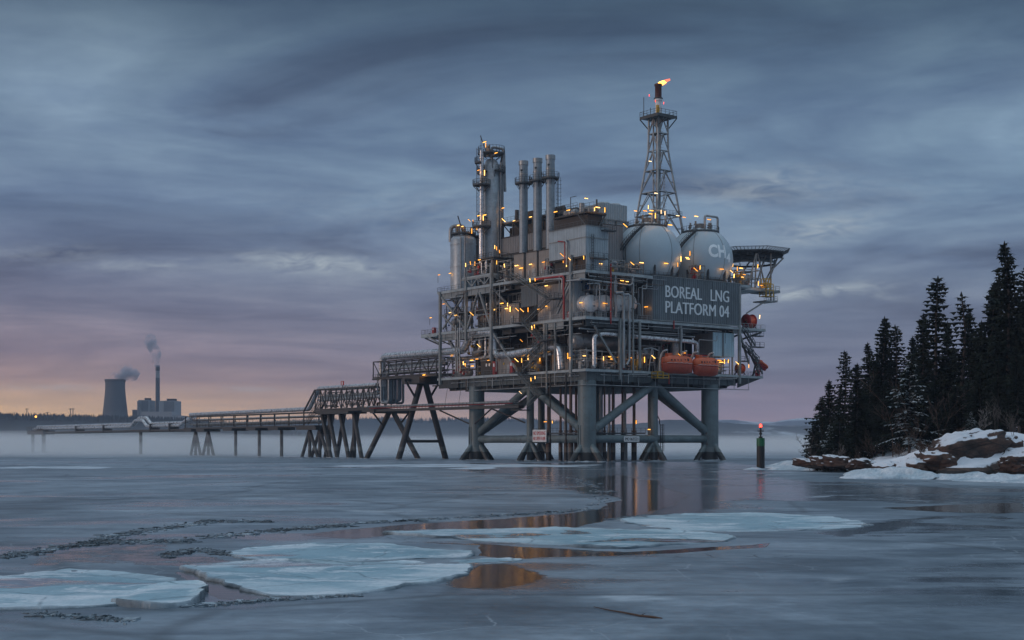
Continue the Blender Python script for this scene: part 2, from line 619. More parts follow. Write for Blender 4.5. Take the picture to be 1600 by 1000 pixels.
sun = bpy.data.lights.new('sun', 'SUN')
sun.energy = .75
sun.angle = R(16)
sun.color = (1.0, .74, .62)
so = bpy.data.objects.new('sun', sun)
COL.objects.link(so)
sd = Vector((math.sin(SUN_AZ) * math.cos(SUN_EL), math.cos(SUN_AZ) * math.cos(SUN_EL), math.sin(SUN_EL)))
so.rotation_euler = sd.to_track_quat('Z', 'Y').to_euler()
so.location = sd * 300


# ------------------------------------------------------------------ frozen sea
def poly_sd(P, poly):
    """signed distance (positive inside) of points P (n,2) to a polygon"""
    poly = np.array(poly, float)
    d = np.full(len(P), 1e18)
    ins = np.zeros(len(P), bool)
    for i in range(len(poly)):
        a, b = poly[i], poly[(i + 1) % len(poly)]
        e = b - a
        w = P - a
        tt = np.clip((w @ e) / (e @ e), 0, 1)
        q = w - tt[:, None] * e
        d = np.minimum(d, (q * q).sum(1))
        c = ((a[1] <= P[:, 1]) & (b[1] > P[:, 1])) | ((b[1] <= P[:, 1]) & (a[1] > P[:, 1]))
        with np.errstate(divide='ignore', invalid='ignore'):
            xi = a[0] + (P[:, 1] - a[1]) / (b[1] - a[1] + 1e-12) * e[0]
        ins ^= c & (P[:, 0] < xi)
    d = np.sqrt(d)
    return np.where(ins, d, -d)


azs = [math.radians(a) for a in np.concatenate([np.arange(-180, -30, 10), np.arange(-30, -24, 1.0), np.arange(-24, 24.01, .14), np.arange(25, 30, 1.0), np.arange(30, 180, 10)])]
rs = [2.0, 6, 11, 16, 21, 25] + [CAMH * FPX / (p - HOR) for p in np.concatenate([np.arange(1010, 860, -2.0), np.arange(860, 740, -1.2), np.arange(740, 704, -.8), np.arange(704, 695, -1.0)])] + [4600, 6000, 7600]
na, nr = len(azs), len(rs)
A, Rr = np.meshgrid(np.array(azs), np.array(rs))
X, Y = (np.tan(np.clip(A, -R(60), R(60))) * Rr), Rr * np.ones_like(A)
far = np.abs(A) > R(30)
X = np.where(far, np.sin(A) * Rr / math.cos(R(30)), np.tan(np.clip(A, -R(31), R(31))) * Rr)
Y = np.where(far, np.cos(A) * Rr / math.cos(R(30)), Rr)
P2 = np.stack([X.ravel(), Y.ravel()], 1)


WP = np.array([noise.noise_vector(Vector((float(a) * .11, float(b) * .055, 1.5))) * (float(min(b, 300)) * .022) + noise.noise_vector(Vector((float(a) * .5, float(b) * .25, 7.5))) * (float(min(b, 300)) * .006) if b > 10 else Vector() for a, b in P2])
PW = P2 + WP[:, :2]


def gpoly(pts):
    return [tuple(gw(*p)[:2]) for p in pts]


def depth_soft(pts, soft):
    """0..1 mask of a photo-shaped region on the ground; soft = edge width relative to viewing distance"""
    s = poly_sd(PW, gpoly(pts))
    return np.clip(s / (soft * np.maximum(P2[:, 1], 10)) + .5, 0, 1)


opn = np.zeros(len(P2)); wet = np.zeros(len(P2)); snw = np.zeros(len(P2))
leads = [
    ([(470, 836), (620, 823), (760, 813), (880, 803), (922, 796), (940, 778), (905, 752), (960, 742), (1040, 752), (1060, 790), (1000, 806), (900, 826), (800, 828), (690, 829), (620, 836), (540, 843)], .010, 1.0),
    ([(590, 848), (640, 848), (760, 851), (880, 856), (1000, 862), (1140, 854), (1200, 848), (1190, 856), (1080, 864), (960, 868), (860, 870), (790, 874), (742, 868), (735, 852)], .008, 1.0),
    ([(740, 884), (780, 878), (835, 886), (852, 900), (838, 914), (770, 924), (700, 920), (690, 908)], .02, .75),
    ([(1370, 795), (1480, 788), (1600, 784), (1640, 800), (1560, 803), (1440, 800)], .012, .8),
    ([(270, 895), (300, 912), (345, 936), (430, 940), (480, 934), (420, 930), (350, 912), (300, 892)], .006, .85),
    ([(30, 868), (190, 852), (205, 836), (270, 842), (260, 868), (340, 874), (300, 884), (140, 882), (20, 888)], .02, .55),
    ([(190, 870), (330, 868), (370, 876), (290, 886), (200, 884)], .01, .6),
]
for pts, soft, k in leads:
    opn = np.maximum(opn, k * depth_soft(pts, soft))
wets = [
    ([(1285, 834), (1350, 825), (1410, 812), (1475, 810), (1470, 821), (1410, 831), (1330, 839)], .03, 1.3),
    ([(715, 724), (900, 723), (1140, 722), (1190, 732), (1215, 750), (1190, 775), (1090, 800), (1040, 806), (960, 800), (905, 760), (840, 745), (730, 736)], .03, .9),
    ([(1130, 735), (1280, 752), (1640, 764), (1640, 785), (1420, 790), (1250, 782), (1150, 770)], .03, .75),
    ([(0, 856), (200, 834), (420, 818), (560, 815), (500, 840), (300, 880), (100, 890), (0, 900)], .05, .5),
    ([(290, 880), (380, 876), (560, 930), (400, 950), (310, 945)], .04, .7),
    ([(1290, 835), (1480, 806), (1600, 812), (1600, 830), (1400, 850)], .06, .5),
    ([(1330, 890), (1560, 868), (1640, 880), (1640, 950), (1420, 950)], .08, .55),
    ([(740, 880), (900, 880), (900, 930), (700, 930)], .08, .5),
]
for pts, soft, k in wets:
    wet = np.maximum(wet, k * depth_soft(pts, soft))
snows = [
    ([(500, 727), (700, 724.5), (940, 726), (930, 730), (700, 730), (520, 730)], .02, .7), ([(680, 732), (760, 729), (800, 731), (760, 734)], .02, .9),
    ([(0, 729), (90, 727.5), (190, 729), (150, 733), (0, 732)], .02, .7), ([(1080, 735), (1190, 738), (1310, 741), (1200, 744)], .015, .5),
    ([(500, 795), (640, 789), (760, 795), (660, 803), (520, 800)], .03, .4), ([(0, 805), (240, 805), (240, 815), (0, 818)], .03, .25),
    ([(880, 930), (1000, 928), (1060, 937), (940, 945)], .03, .5), ([(800, 968), (900, 964), (930, 970), (820, 978)], .03, .45),
    ([(1230, 905), (1320, 895), (1370, 915), (1290, 930), (1220, 928)], .04, .6), ([(1060, 868), (1140, 867), (1150, 877), (1070, 876)], .03, .3),
    ([(1100, 765), (1400, 770), (1580, 790), (1350, 785), (1120, 776)], .04, .4),
    ([(140, 950), (300, 955), (280, 985), (100, 980)], .05, .3),
]
for pts, soft, k in snows:
    snw = np.maximum(snw, k * depth_soft(pts, soft))
mb = MB()
fs = []
for j in range(nr - 1):
    for i in range(na):
        i2 = (i + 1) % na
        fs.append((j * na + i, j * na + i2, (j + 1) * na + i2, (j + 1) * na + i))
me = bpy.data.meshes.new('water')
me.from_pydata([(float(a), float(b), 0.0) for a, b in P2], [], fs)
me.polygons.foreach_set('use_smooth', [True] * len(fs))
ca = me.color_attributes.new('cover', 'FLOAT_COLOR', 'POINT')
ca.data.foreach_set('color', np.stack([opn, wet, snw, np.ones(len(P2))], 1).ravel().astype(np.float32))
if me.polygons[0].normal.z < 0:
    me.flip_normals()


def sea_material():
    m, nt = new_mat('frozen_sea')
    geo = nd(nt, 'ShaderNodeNewGeometry')
    pos = geo.outputs['Position']
    at_ = nd(nt, 'ShaderNodeAttribute', attribute_name='cover')
    sp = nd(nt, 'ShaderNodeSeparateColor', {0: at_.outputs['Color']})
    op, we, sn = sp.outputs
    def N(scale, detail=4.0, rough=.55, dist=0.0, sc=(1, 1, 1)):
        mp = nd(nt, 'ShaderNodeMapping', {'Vector': pos, 'Scale': sc})
        return nd(nt, 'ShaderNodeTexNoise', {'Vector': mp.outputs[0], 'Scale': scale, 'Detail': detail, 'Roughness': rough, 'Distortion': dist}).outputs[0]
    big = N(.022, 5.0, .6, .8)
    mid = N(.16, 6.0, .62, .6)
    fine = N(1.7, 5.0, .65)
    edge = N(.9, 5.0, .7)
    def sharp(v, lo, hi):
        return nd(nt, 'ShaderNodeMapRange', {0: v, 1: lo, 2: hi, 3: 0.0, 4: 1.0}, interpolation_type='SMOOTHSTEP').outputs[0]
    jit = math_(nt, 'MULTIPLY', math_(nt, 'SUBTRACT', edge, .5), .9)
    fo = sharp(math_(nt, 'ADD', op, jit), .42, .62)
    fo = math_(nt, 'MULTIPLY', fo, sharp(op, .02, .12))
    # glaze of melt water on the thin ice: patches of it everywhere, more where the cover says so
    med = N(.055, 5.0, .58, .9, (.6, 1.0, 1.0))
    gl = math_(nt, 'ADD', math_(nt, 'ADD', math_(nt, 'MULTIPLY', we, .75), math_(nt, 'MULTIPLY', math_(nt, 'SUBTRACT', N(.30, 6.0, .62, .6, (.30, 1.0, 1.0)), .5), 1.1)), math_(nt, 'ADD', math_(nt, 'MULTIPLY', math_(nt, 'SUBTRACT', mid, .5), 1.3), math_(nt, 'ADD', math_(nt, 'MULTIPLY', math_(nt, 'SUBTRACT', big, .5), 1.3), math_(nt, 'MULTIPLY', math_(nt, 'SUBTRACT', med, .5), 2.2))))
    fw = sharp(gl, .12, .52)
    fs_ = sharp(math_(nt, 'ADD', sn, math_(nt, 'MULTIPLY', math_(nt, 'SUBTRACT', mid, .55), 1.3)), .3, .75)
    fs_ = math_(nt, 'MULTIPLY', fs_, sharp(sn, .02, .2))
    # stray snow streaks
    st = sharp(N(.06, 5.0, .6, .5, (.45, 1.0, 1.0)), .60, .72)
    fs_ = math_(nt, 'MAXIMUM', fs_, math_(nt, 'MULTIPLY', st, .30))
    ice = ramp(nt, math_(nt, 'ADD', math_(nt, 'MULTIPLY', big, .55), math_(nt, 'MULTIPLY', mid, .45)), [(.37, (.058, .080, .102)), (.46, (.125, .165, .205)), (.55, (.225, .28, .335)), (.66, (.35, .42, .475))]).outputs[0]
    sp2 = ramp(nt, fine, [(.35, (.8, .8, .8)), (.65, (1.12, 1.12, 1.12))]).outputs[0]
    ice = mixc(nt, 1.0, ice, sp2, 'MULTIPLY')
    stk = N(.42, 7.0, .66, .6, (.26, 1.0, 1.0))
    ice = mixc(nt, 1.0, ice, ramp(nt, stk, [(.34, (.66, .69, .73)), (.5, (1, 1, 1)), (.66, (1.32, 1.29, 1.26))]).outputs[0], 'MULTIPLY')
    # hairline cracks
    vor = nd(nt, 'ShaderNodeTexVoronoi', {'Vector': nd(nt, 'ShaderNodeVectorMath', {0: pos, 1: nd(nt, 'ShaderNodeTexNoise', {'Vector': pos, 'Scale': .12, 'Detail': 4.0}).outputs[1]}, operation='ADD').outputs[0], 'Scale': .045}, feature='DISTANCE_TO_EDGE')
    cr = math_(nt, 'SUBTRACT', 1.0, sharp(vor.outputs[0], .0, .02))
    ice = mixc(nt, math_(nt, 'MULTIPLY', cr, .45), ice, (.035, .045, .055))
    wp = nd(nt, 'ShaderNodeVectorMath', {0: pos, 1: nd(nt, 'ShaderNodeTexNoise', {'Vector': pos, 'Scale': .35, 'Detail': 5.0, 'Roughness': .65}).outputs[1]}, operation='ADD')
    v2 = nd(nt, 'ShaderNodeTexVoronoi', {'Vector': wp.outputs[0], 'Scale': .30}, feature='DISTANCE_TO_EDGE').outputs[0]
    c2 = math_(nt, 'SUBTRACT', 1.0, sharp(v2, .0, .014))
    cm = sharp(N(.06, 4.0, .6), .44, .60)
    ice = mixc(nt, math_(nt, 'MULTIPLY', math_(nt, 'MULTIPLY', c2, cm), .55), ice, (.40, .46, .52))
    v3 = nd(nt, 'ShaderNodeTexVoronoi', {'Vector': wp.outputs[0], 'Scale': .75}, feature='DISTANCE_TO_EDGE').outputs[0]
    c3 = math_(nt, 'SUBTRACT', 1.0, sharp(v3, .0, .05))
    ice = mixc(nt, math_(nt, 'MULTIPLY', math_(nt, 'MULTIPLY', c3, sharp(N(.11, 4.0, .6), .57, .66)), .8), ice, (.022, .028, .034))
    c = mixc(nt, math_(nt, 'MULTIPLY', fw, .8), ice, (.052, .072, .096))
    # frost grains and refrozen plates
    pl = nd(nt, 'ShaderNodeTexVoronoi', {'Vector': nd(nt, 'ShaderNodeVectorMath', {0: pos, 1: nd(nt, 'ShaderNodeTexNoise', {'Vector': pos, 'Scale': .5, 'Detail': 3.0}).outputs[1]}, operation='ADD').outputs[0], 'Scale': .30})
    tone = nd(nt, 'ShaderNodeSeparateColor', {0: pl.outputs['Color']}).outputs[0]
    pm = sharp(N(.035, 3.0), .52, .60)
    c = mixc(nt, math_(nt, 'MULTIPLY', pm, math_(nt, 'MULTIPLY', tone, .35)), c, (.26, .30, .34))
    gr = sharp(N(7.0, 3.0, .7), .62, .72)
    gm = sharp(N(.25, 4.0, .6), .52, .66)
    c = mixc(nt, math_(nt, 'MULTIPLY', math_(nt, 'MULTIPLY', gr, gm), .55), c, (.5, .56, .62))
    c = mixc(nt, fs_, c, (.50, .56, .62))
    c = mixc(nt, fo, c, (.010, .012, .014))
    rg = math_(nt, 'ADD', .40, math_(nt, 'MULTIPLY', math_(nt, 'SUBTRACT', fine, .5), .25))
    rg = math_(nt, 'ADD', math_(nt, 'MULTIPLY', rg, math_(nt, 'SUBTRACT', 1.0, fw)), math_(nt, 'MULTIPLY', fw, .15))
    rg = math_(nt, 'ADD', rg, math_(nt, 'MULTIPLY', fs_, .4))
    rg = math_(nt, 'ADD', math_(nt, 'MULTIPLY', rg, math_(nt, 'SUBTRACT', 1.0, fo)), math_(nt, 'MULTIPLY', fo, .10))
    hgt = math_(nt, 'ADD', math_(nt, 'MULTIPLY', fine, .012), math_(nt, 'ADD', math_(nt, 'MULTIPLY', mid, .05), math_(nt, 'MULTIPLY', fo, -.05)))
    rip = N(2.6, 3.0, .5, 0.0, (.6, 1.4, 1))
    hgt = math_(nt, 'ADD', hgt, math_(nt, 'MULTIPLY', rip, .016))
    bn = nd(nt, 'ShaderNodeBump', {'Height': hgt, 'Strength': .6, 'Distance': .5})
    b = nd(nt, 'ShaderNodeBsdfPrincipled', {'Base Color': c, 'Roughness': rg, 'IOR': 1.32, 'Normal': bn.outputs[0]})
    nt.links.new(math_(nt, 'ADD', .30, math_(nt, 'MULTIPLY', math_(nt, 'MAXIMUM', fo, fw), .2)), b.inputs['Specular IOR Level'])
    nd(nt, 'ShaderNodeOutputMaterial', {'Surface': b.outputs[0]})
    return m


me.materials.append(sea_material())
ob = bpy.data.objects.new('water', me)
COL.objects.link(ob)
tag(ob, 'frozen sea with wet thin ice and dark open leads', kind='structure')


# ------------------------------------------------------------------ air
def air(name, a, b, col, dens, lab):
    m, nt = new_mat(name + '_air')
    v = nd(nt, 'ShaderNodeVolumePrincipled', {'Color': rgb(col), 'Density': dens, 'Anisotropy': 0.0})
    nd(nt, 'ShaderNodeOutputMaterial', {'Volume': v.outputs[0]})
    mb = MB()
    mb.box(a, b)
    o = mb.build(name, m, base=(0, 0, 0), frame='W')
    return tag(o, lab, kind='stuff')


air('haze', (-7900, -7900, -2), (7900, 7900, 205), (.62, .76, 1.0), .00009, 'pale blue dusk haze over the whole bay')
air('mist', (-2400, 395, -.6), (2400, 2100, 6.8), (.97, .985, 1.0), .0030, 'low white mist lying on the ice beyond the platform')
air('mist', (-2600, 410, -.5), (2600, 2090, 15.0), (.95, .97, 1.0), .00025, 'thinner upper layer of the mist beyond the platform')


# denser banks of the same mist drifting round the outer jetty
def bank(c, r, dens, lab):
    m, nt = new_mat('bank_air')
    v = nd(nt, 'ShaderNodeVolumePrincipled', {'Color': rgb((.97, .985, 1.0)), 'Density': dens, 'Anisotropy': 0.0})
    nd(nt, 'ShaderNodeOutputMaterial', {'Volume': v.outputs[0]})
    mb = MB()
    mb.sphere((0, 0, 0), 1.0, 40, 20)
    mb.v = [(c[0] + x * r[0], c[1] + y * r[1], c[2] + z_ * r[2]) for x, y, z_ in mb.v]
    return tag(mb.build('mist', m, base=c, frame='W'), lab, kind='stuff')


bank((-205, 640, 1.5), (150, 150, 8.5), .0035, 'pale mist bank round the outer jetty piles')
bank((-60, 600, 1.0), (130, 110, 6.5), .0028, 'low mist bank behind the jetty')
bank((-150, 490, .5), (170, 95, 4.2), .0040, 'thin mist sheet drifting low over the ice before the jetty')
bank((-420, 900, 1.0), (260, 220, 11), .0022, 'mist bank along the far shore')
bank((170, 760, 1.0), (210, 160, 7.5), .0022, 'mist bank beyond the channel marker')

# ------------------------------------------------------------------ far shores
def forest_mat(name, c0, c1, snow=0.0):
    m, nt = new_mat(name)
    geo = nd(nt, 'ShaderNodeNewGeometry')
    n = nd(nt, 'ShaderNodeTexNoise', {'Vector': geo.outputs['Position'], 'Scale': .03, 'Detail': 8.0, 'Roughness': .7})
    c = ramp(nt, n.outputs[0], [(.35, c0), (.65, c1)]).outputs[0]
    if snow:
        n2 = nd(nt, 'ShaderNodeTexNoise', {'Vector': geo.outputs['Position'], 'Scale': .0035, 'Detail': 6.0, 'Roughness': .6})
        c = mixc(nt, ramp(nt, n2.outputs[0], [(.62 - snow * .3, (0, 0, 0)), (.70 - snow * .2, (1, 1, 1))]).outputs[0], c, (.55, .6, .65))
    b = nd(nt, 'ShaderNodeBsdfPrincipled', {'Base Color': c, 'Roughness': .9, 'Specular IOR Level': .1})
    nd(nt, 'ShaderNodeOutputMaterial', {'Surface': b.outputs[0]})
    return m


def ridge(name, D, pts, width, mat, lab, jag=0.0, step=6.0, seed=1.0):
    xs = np.arange(pts[0][0], pts[-1][0] + .1, step)
    ys = np.interp(xs, [p[0] for p in pts], [p[1] for p in pts])
    prof = [(-1.0, 0.0), (-.8, .18), (-.55, .5), (-.3, .82), (-.1, .97), (0, 1.0), (.3, .8), (.7, .3), (1.0, 0.0)]
    vs, fs = [], []
    k = len(prof)
    for i, (px, py) in enumerate(zip(xs, ys)):
        h = CAMH + (HOR - py) * D / FPX
        x = (px - 800) / FPX * D
        h *= 1 + .05 * noise.noise(Vector((x / D * 40, seed, 0)))
        for j, (o, f) in enumerate(prof):
            y = D + o * width
            e = noise.noise(Vector((x / D * 25, y / D * 25, seed))) * .12 * h * (1 if 0 < f < 1 else 0)
            e += jag * h * noise.noise(Vector((x / D * 400, y / D * 160, seed + 3))) * (1 if f > .3 else 0)
            vs.append((x * (1 + o * width / D * .6), y, max(-1.5, -1.5 + (h + 1.5) * f + e)))
    for i in range(len(xs) - 1):
        for j in range(k - 1):
            fs.append((i * k + j, (i + 1) * k + j, (i + 1) * k + j + 1, i * k + j + 1))
    mb = MB()
    mb.add(vs, fs, True)
    o = mb.build(name, mat, base=(0, 0, 0), frame='W')
    tag(o, lab, kind='structure')
    return o


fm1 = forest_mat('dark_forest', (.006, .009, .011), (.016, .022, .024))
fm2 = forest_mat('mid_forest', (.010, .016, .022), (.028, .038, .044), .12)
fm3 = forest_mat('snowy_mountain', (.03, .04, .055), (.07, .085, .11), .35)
L1 = [(-260, 654), (-100, 650), (0, 649), (60, 650.5), (150, 652), (230, 654), (300, 657), (340, 661), (400, 665), (450, 672), (500, 686), (540, 693)]
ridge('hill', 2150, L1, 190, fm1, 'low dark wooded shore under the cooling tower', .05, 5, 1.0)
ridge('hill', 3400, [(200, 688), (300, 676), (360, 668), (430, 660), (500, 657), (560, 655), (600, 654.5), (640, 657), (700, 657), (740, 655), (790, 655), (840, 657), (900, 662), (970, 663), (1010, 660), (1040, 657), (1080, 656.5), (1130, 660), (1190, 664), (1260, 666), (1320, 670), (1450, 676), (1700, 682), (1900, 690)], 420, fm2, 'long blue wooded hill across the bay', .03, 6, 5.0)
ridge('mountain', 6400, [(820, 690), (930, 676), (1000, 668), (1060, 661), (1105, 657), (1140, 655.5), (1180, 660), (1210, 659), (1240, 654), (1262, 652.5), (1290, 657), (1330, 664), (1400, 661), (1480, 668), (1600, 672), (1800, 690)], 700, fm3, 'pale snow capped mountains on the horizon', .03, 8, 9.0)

# wooded skyline of the near hill and of the long hill: far-off forest, one mass each
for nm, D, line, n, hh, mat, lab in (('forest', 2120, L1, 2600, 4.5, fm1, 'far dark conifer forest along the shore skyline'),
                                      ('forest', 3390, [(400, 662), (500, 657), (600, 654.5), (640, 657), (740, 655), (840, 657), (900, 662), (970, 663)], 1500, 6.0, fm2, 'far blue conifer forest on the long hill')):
    mb = MB()
    for i in range(n):
        px = rnd.uniform(line[0][0], line[-1][0] - 40)
        py = np.interp(px, [p[0] for p in line], [p[1] for p in line])
        d = D + rnd.uniform(-70, 30)
        p = wd(px, py, D)
        hgt = hh * rnd.uniform(.5, 1.35)
        x, zb = p.x * d / D, p.z - abs(d - D) * .06 - 4
        mb.tube((x, d, zb), (x, d, zb + 4 + hgt), hgt * .22, 5, .15, caps=False)
    tag(mb.build(nm, mat, base=(0, 0, 0), frame='W'), lab, kind='stuff')

# ------------------------------------------------------------------ power station on the far shore
PD = 2300.0
conc = painted('weathered_concrete', (.085, .09, .10), .8, var=.15, scale=.02, streak=False)
concl = painted('pale_concrete', (.27, .28, .30), .8, var=.1, scale=.02, streak=False)


def pw(px, py):
    p = wd(px, py, PD)
    return p


ct = thing('cooling_tower', 'grey hyperboloid cooling tower with steam leaving its rim', 'cooling tower', (pw(180, 693).x, PD, 0), frame='W')
bx, by = BASE[ct.name].x, PD
mb = MB()
s = PD / FPX
prof = [(20.5, 640), (19.4, 650), (17.6, 634), (16.2, 622), (15.3, 612), (14.9, 604), (15.1, 598), (15.6, 593.5)]
prof = [(21.5 * s, 2)] + [(r * s, CAMH + (HOR - y) * s) for r, y in [(20.6, 660), (18.9, 645), (17.2, 630), (15.9, 617), (15.1, 607), (15.0, 601), (15.3, 596), (15.6, 593.6)]]
mb.lathe(prof + [(15.2 * s, prof[-1][1]), (14.6 * s, prof[-1][1] - 12)], (bx, by, 0), 40)
mb.build('shell', conc, ct)
mb = MB()
mb.lathe([(15.9 * s, prof[-1][1] - 3), (16.0 * s, prof[-1][1] + .8), (15.0 * s, prof[-1][1] + .8)], (bx, by, 0), 40)
mb.build('rim', M['dark'], ct)

ch = thing('chimney', 'tall slim power station chimney with pale band and dark top', 'chimney', (pw(244, 693).x, PD + 10, 0), frame='W')
bx, by = BASE[ch.name].x, PD + 10
hz = lambda y: CAMH + (HOR - y) * s
mb = MB(); mb.tube((bx, by, 0), (bx, by, hz(590)), 3.9 * s, 20, 3.2 * s); mb.build('shaft', conc, ch)
mb = MB(); mb.tube((bx, by, hz(590)), (bx, by, hz(579)), 3.2 * s, 20, 3.1 * s); mb.build('band', concl, ch)
mb = MB(); mb.tube((bx, by, hz(579)), (bx, by, hz(570.5)), 3.35 * s, 20, 3.3 * s); mb.build('cap', M['dark'], ch)

for nm, lab, parts, cat in (
    ('boiler_house', 'pale boiler house block beside the foot of the chimney', [(216, 233, 625, 0), (216.5, 217.6, 627, -9)], 'building'),
    ('turbine_hall', 'long low pale hall in front of the boiler houses', [(231, 278, 644, -40), (277, 293, 650, -38)], 'building'),
    ('boiler_house', 'pale boiler house block with a dark slotted front beyond the chimney', [(247, 273, 626, 5)], 'building'),
    ('pump_house', 'faint low shed between cooling tower and boiler house', [(199, 217, 639.5, 30)], 'building'),
):
    x0, x1 = pw(parts[0][0], 693).x, pw(parts[0][1], 693).x
    tb = thing(nm, lab, cat, ((x0 + x1) / 2, PD, 0), frame='W')
    mb = MB()
    for a, b, y, o in parts:
        mb.box((pw(a, 0).x, PD + o, 0), (pw(b, 0).x, PD + o + 40, hz(y)))
    mb.build('wall', concl if nm != 'pump_house' else conc, tb)
    if nm == 'boiler_house':
        mb = MB()
        a, b, y, o = parts[0]
        w = x1 - x0
        mb.box((x0 + w * .3, PD + o - .6, hz(650)), (x0 + w * .92, PD + o - .002, hz(y + 1)))
        for k in range(5):
            mb.box((x0 + w * (.34 + .12 * k), PD + o - 1.2, hz(648)), (x0 + w * (.34 + .12 * k) + 2, PD + o - .6, hz(y + 3)))
        mb.build('intake_grille', painted('grey_grille', (.13, .14, .15), .8, streak=False), tb)
        mb = MB()
        mb.tube(((x0 + x1) / 2 + w * .1, PD + o + 20, hz(y)), ((x0 + x1) / 2 + w * .1, PD + o + 20, hz(y - 3.6)), w * .3, 20)
        mb.build('roof_vent', M['dark'], tb)


def plume(name, lab, pts, mat):
    path = [Vector(p[:3]) for p in pts]
    rad = [p[3] for p in pts]
    P, r = [], []
    m = len(path)
    for i in range(m - 1):
        for k in range(6):
            f = k / 6
            P.append(path[i].lerp(path[i + 1], f)); r.append(rad[i] * (1 - f) + rad[i + 1] * f)
    P.append(path[-1]); r.append(rad[-1])
    mb = MB()
    mb.sweep(P, r, 22)
    for i, q in enumerate(mb.v):
        q = Vector(q)
        d = noise.noise_vector(q * .045) * 7 + noise.noise_vector(q * .13) * 3.2
        f = min(1, (i // 22) / 5)
        mb.v[i] = tuple(q + d * f)
    o = mb.build(name, mat, base=path[0], frame='W')
    return tag(o, lab, 'steam plume')


def steam_mat(dens, thr):
    m, nt = new_mat('steam')
    geo = nd(nt, 'ShaderNodeNewGeometry')
    tcn = nd(nt, 'ShaderNodeTexCoord')
    n = nd(nt, 'ShaderNodeTexNoise', {'Vector': tcn.outputs['Object'], 'Scale': .06, 'Detail': 4.0, 'Roughness': .6})
    d = math_(nt, 'MULTIPLY', math_(nt, 'MAXIMUM', math_(nt, 'SUBTRACT', n.outputs[0], thr), 0.0), dens)
    v = nd(nt, 'ShaderNodeVolumePrincipled', {'Color': rgb((.50, .57, .68)), 'Density': d})
    nd(nt, 'ShaderNodeOutputMaterial', {'Volume': v.outputs[0]})
    return m


def pp(px, py, r, dd=0):
    p = wd(px, py, PD + dd)
    return (p.x, p.y, p.z, r * s)


plume('steam_plume', 'thin smoke column drifting off the slim chimney', [pp(243.5, 571.5, 1.0), pp(243.8, 569, 3.2), pp(245, 562, 4.8), pp(247, 553, 6.5), pp(242, 545, 8), pp(236, 538, 8), pp(232, 529, 7.5), pp(236, 522, 4), pp(237, 519, .4)], steam_mat(.75, .40))
plume('steam_plume', 'low steam cloud spilling from the cooling tower rim', [pp(166, 594, .6), pp(170, 592, 3), pp(177, 590, 5.5), pp(186, 587, 8.5), pp(196, 583, 11), pp(206, 582, 12), pp(213, 583, 8), pp(217, 584, .6)], steam_mat(.60, .40))

for i, (px, py) in enumerate(((42, 638), (74, 644), (110, 638), (114, 638))):
    mb = MB()
    p = wd(px, py, 2140)
    mb.tube((p.x, p.y, 30), (p.x, p.y, p.z), .6, 6)
    mb.bar((p.x - 3, p.y, p.z - 1), (p.x + 3, p.y, p.z - 1), .8)
    tag(mb.build('light_mast', M['dark'], base=(p.x, p.y, 0), frame='W'),
        ['far thin mast with crossbar by itself at the wooded skyline end', 'short far mast just west of the cooling tower', 'first of two twin masts on the wooded skyline', 'second of two twin masts on the wooded skyline, next to the tower'][i], 'mast', 'far masts on the skyline')
mb = MB()
p = wd(56, 651, 2050)
mb.sphere(p, 1.6, 10, 6)
tag(mb.build('shore_lamp', M['lamp'], base=p, frame='W'), 'small orange lamp glowing on the far wooded shore', 'lamp')

# ================================================================== THE PLATFORM
plat = thing('offshore_platform', 'large grey offshore gas platform on tubular legs standing in the frozen sea', 'platform', (0, 0, 0))


def part(name, mat, fill, parent=plat, label=None):
    mb = MB()
    fill(mb)
    o = mb.build(name, mat, parent)
    if label and o: o['label'] = label
    return o


COLS = [(0, 0, 2.05), (38.4, 0, 2.05), (0, 42.2, 1.9), (38.4, 42.2, 2.0), (0, 20.6, .88), (20.3, 0, .88), (20.3, 42.2, .88), (38.4, 20.6, .88)]
for u, v, r in COLS:
    def f(mb):
        mb.tube((u, v, -1.5), (u, v, 18.2), r, 36 if r > 1 else 20)
        if r > 1:
            mb.tube((u, v, 6.9), (u, v, 7.6), r + .03, 36)
            mb.tube((u, v, 16.9), (u, v, 17.3), r + .10, 36)
            for k in range(2):
                mb.box((u - r - .13, v - .35 + k * .9, 2.4), (u - r + .1, v - .2 + k * .9, 8.2))
    part('column', M['leg'], f)


def brace(a, b, r):
    def f(mb):
        mb.tube(a, b, r, 24, caps=True)
        A, B = Vector(a), Vector(b)
        d = (B - A).normalized()
        L = (B - A).length
        for q in (2.6, L - 2.6):
            mb.tube(A + d * q, A + d * (q + .25), r + .07, 24)
    part('brace', M['leg'], f)


hb = 5.15
for a, b in (((0, 0), (0, 20.6)), ((0, 20.6), (0, 42.2)), ((0, 0), (20.3, 0)), ((20.3, 0), (38.4, 0)), ((38.4, 0), (38.4, 20.6)), ((38.4, 20.6), (38.4, 42.2)), ((0, 42.2), (20.3, 42.2)), ((20.3, 42.2), (38.4, 42.2))):
    brace((a[0], a[1], hb), (b[0], b[1], hb), .9)
for a, b in (((0, 20.6, 17.6), (0, .6, 6.6)), ((0, 20.6, 17.6), (0, 41.5, 6.6)), ((20.3, 0, 17.9), (.6, 0, 6.4)), ((20.3, 0, 17.9), (37.8, 0, 6.4)),
             ((38.4, 20.6, 17.6), (38.4, .6, 6.6)), ((20.3, 42.2, 17.6), (.8, 42.2, 6.6)), ((20.3, 42.2, 17.6), (37.8, 42.2, 6.6))):
    brace(a, b, .98 if a[1] == 0 else .9)
for u, v, r in COLS:
    k = 5.6 if r > 1 else 4.4
    for du, dv in ((1, 0), (-1, 0), (0, 1), (0, -1)):
        if r < 1 and ((u in (0, 38.4) and dv == 0) and du == 0):
            continue
        brace((u + du * r * .5, v + dv * r * .5, 4.3), (u + du * k, v + dv * k, -1.2), .64 if r > 1 else .52)


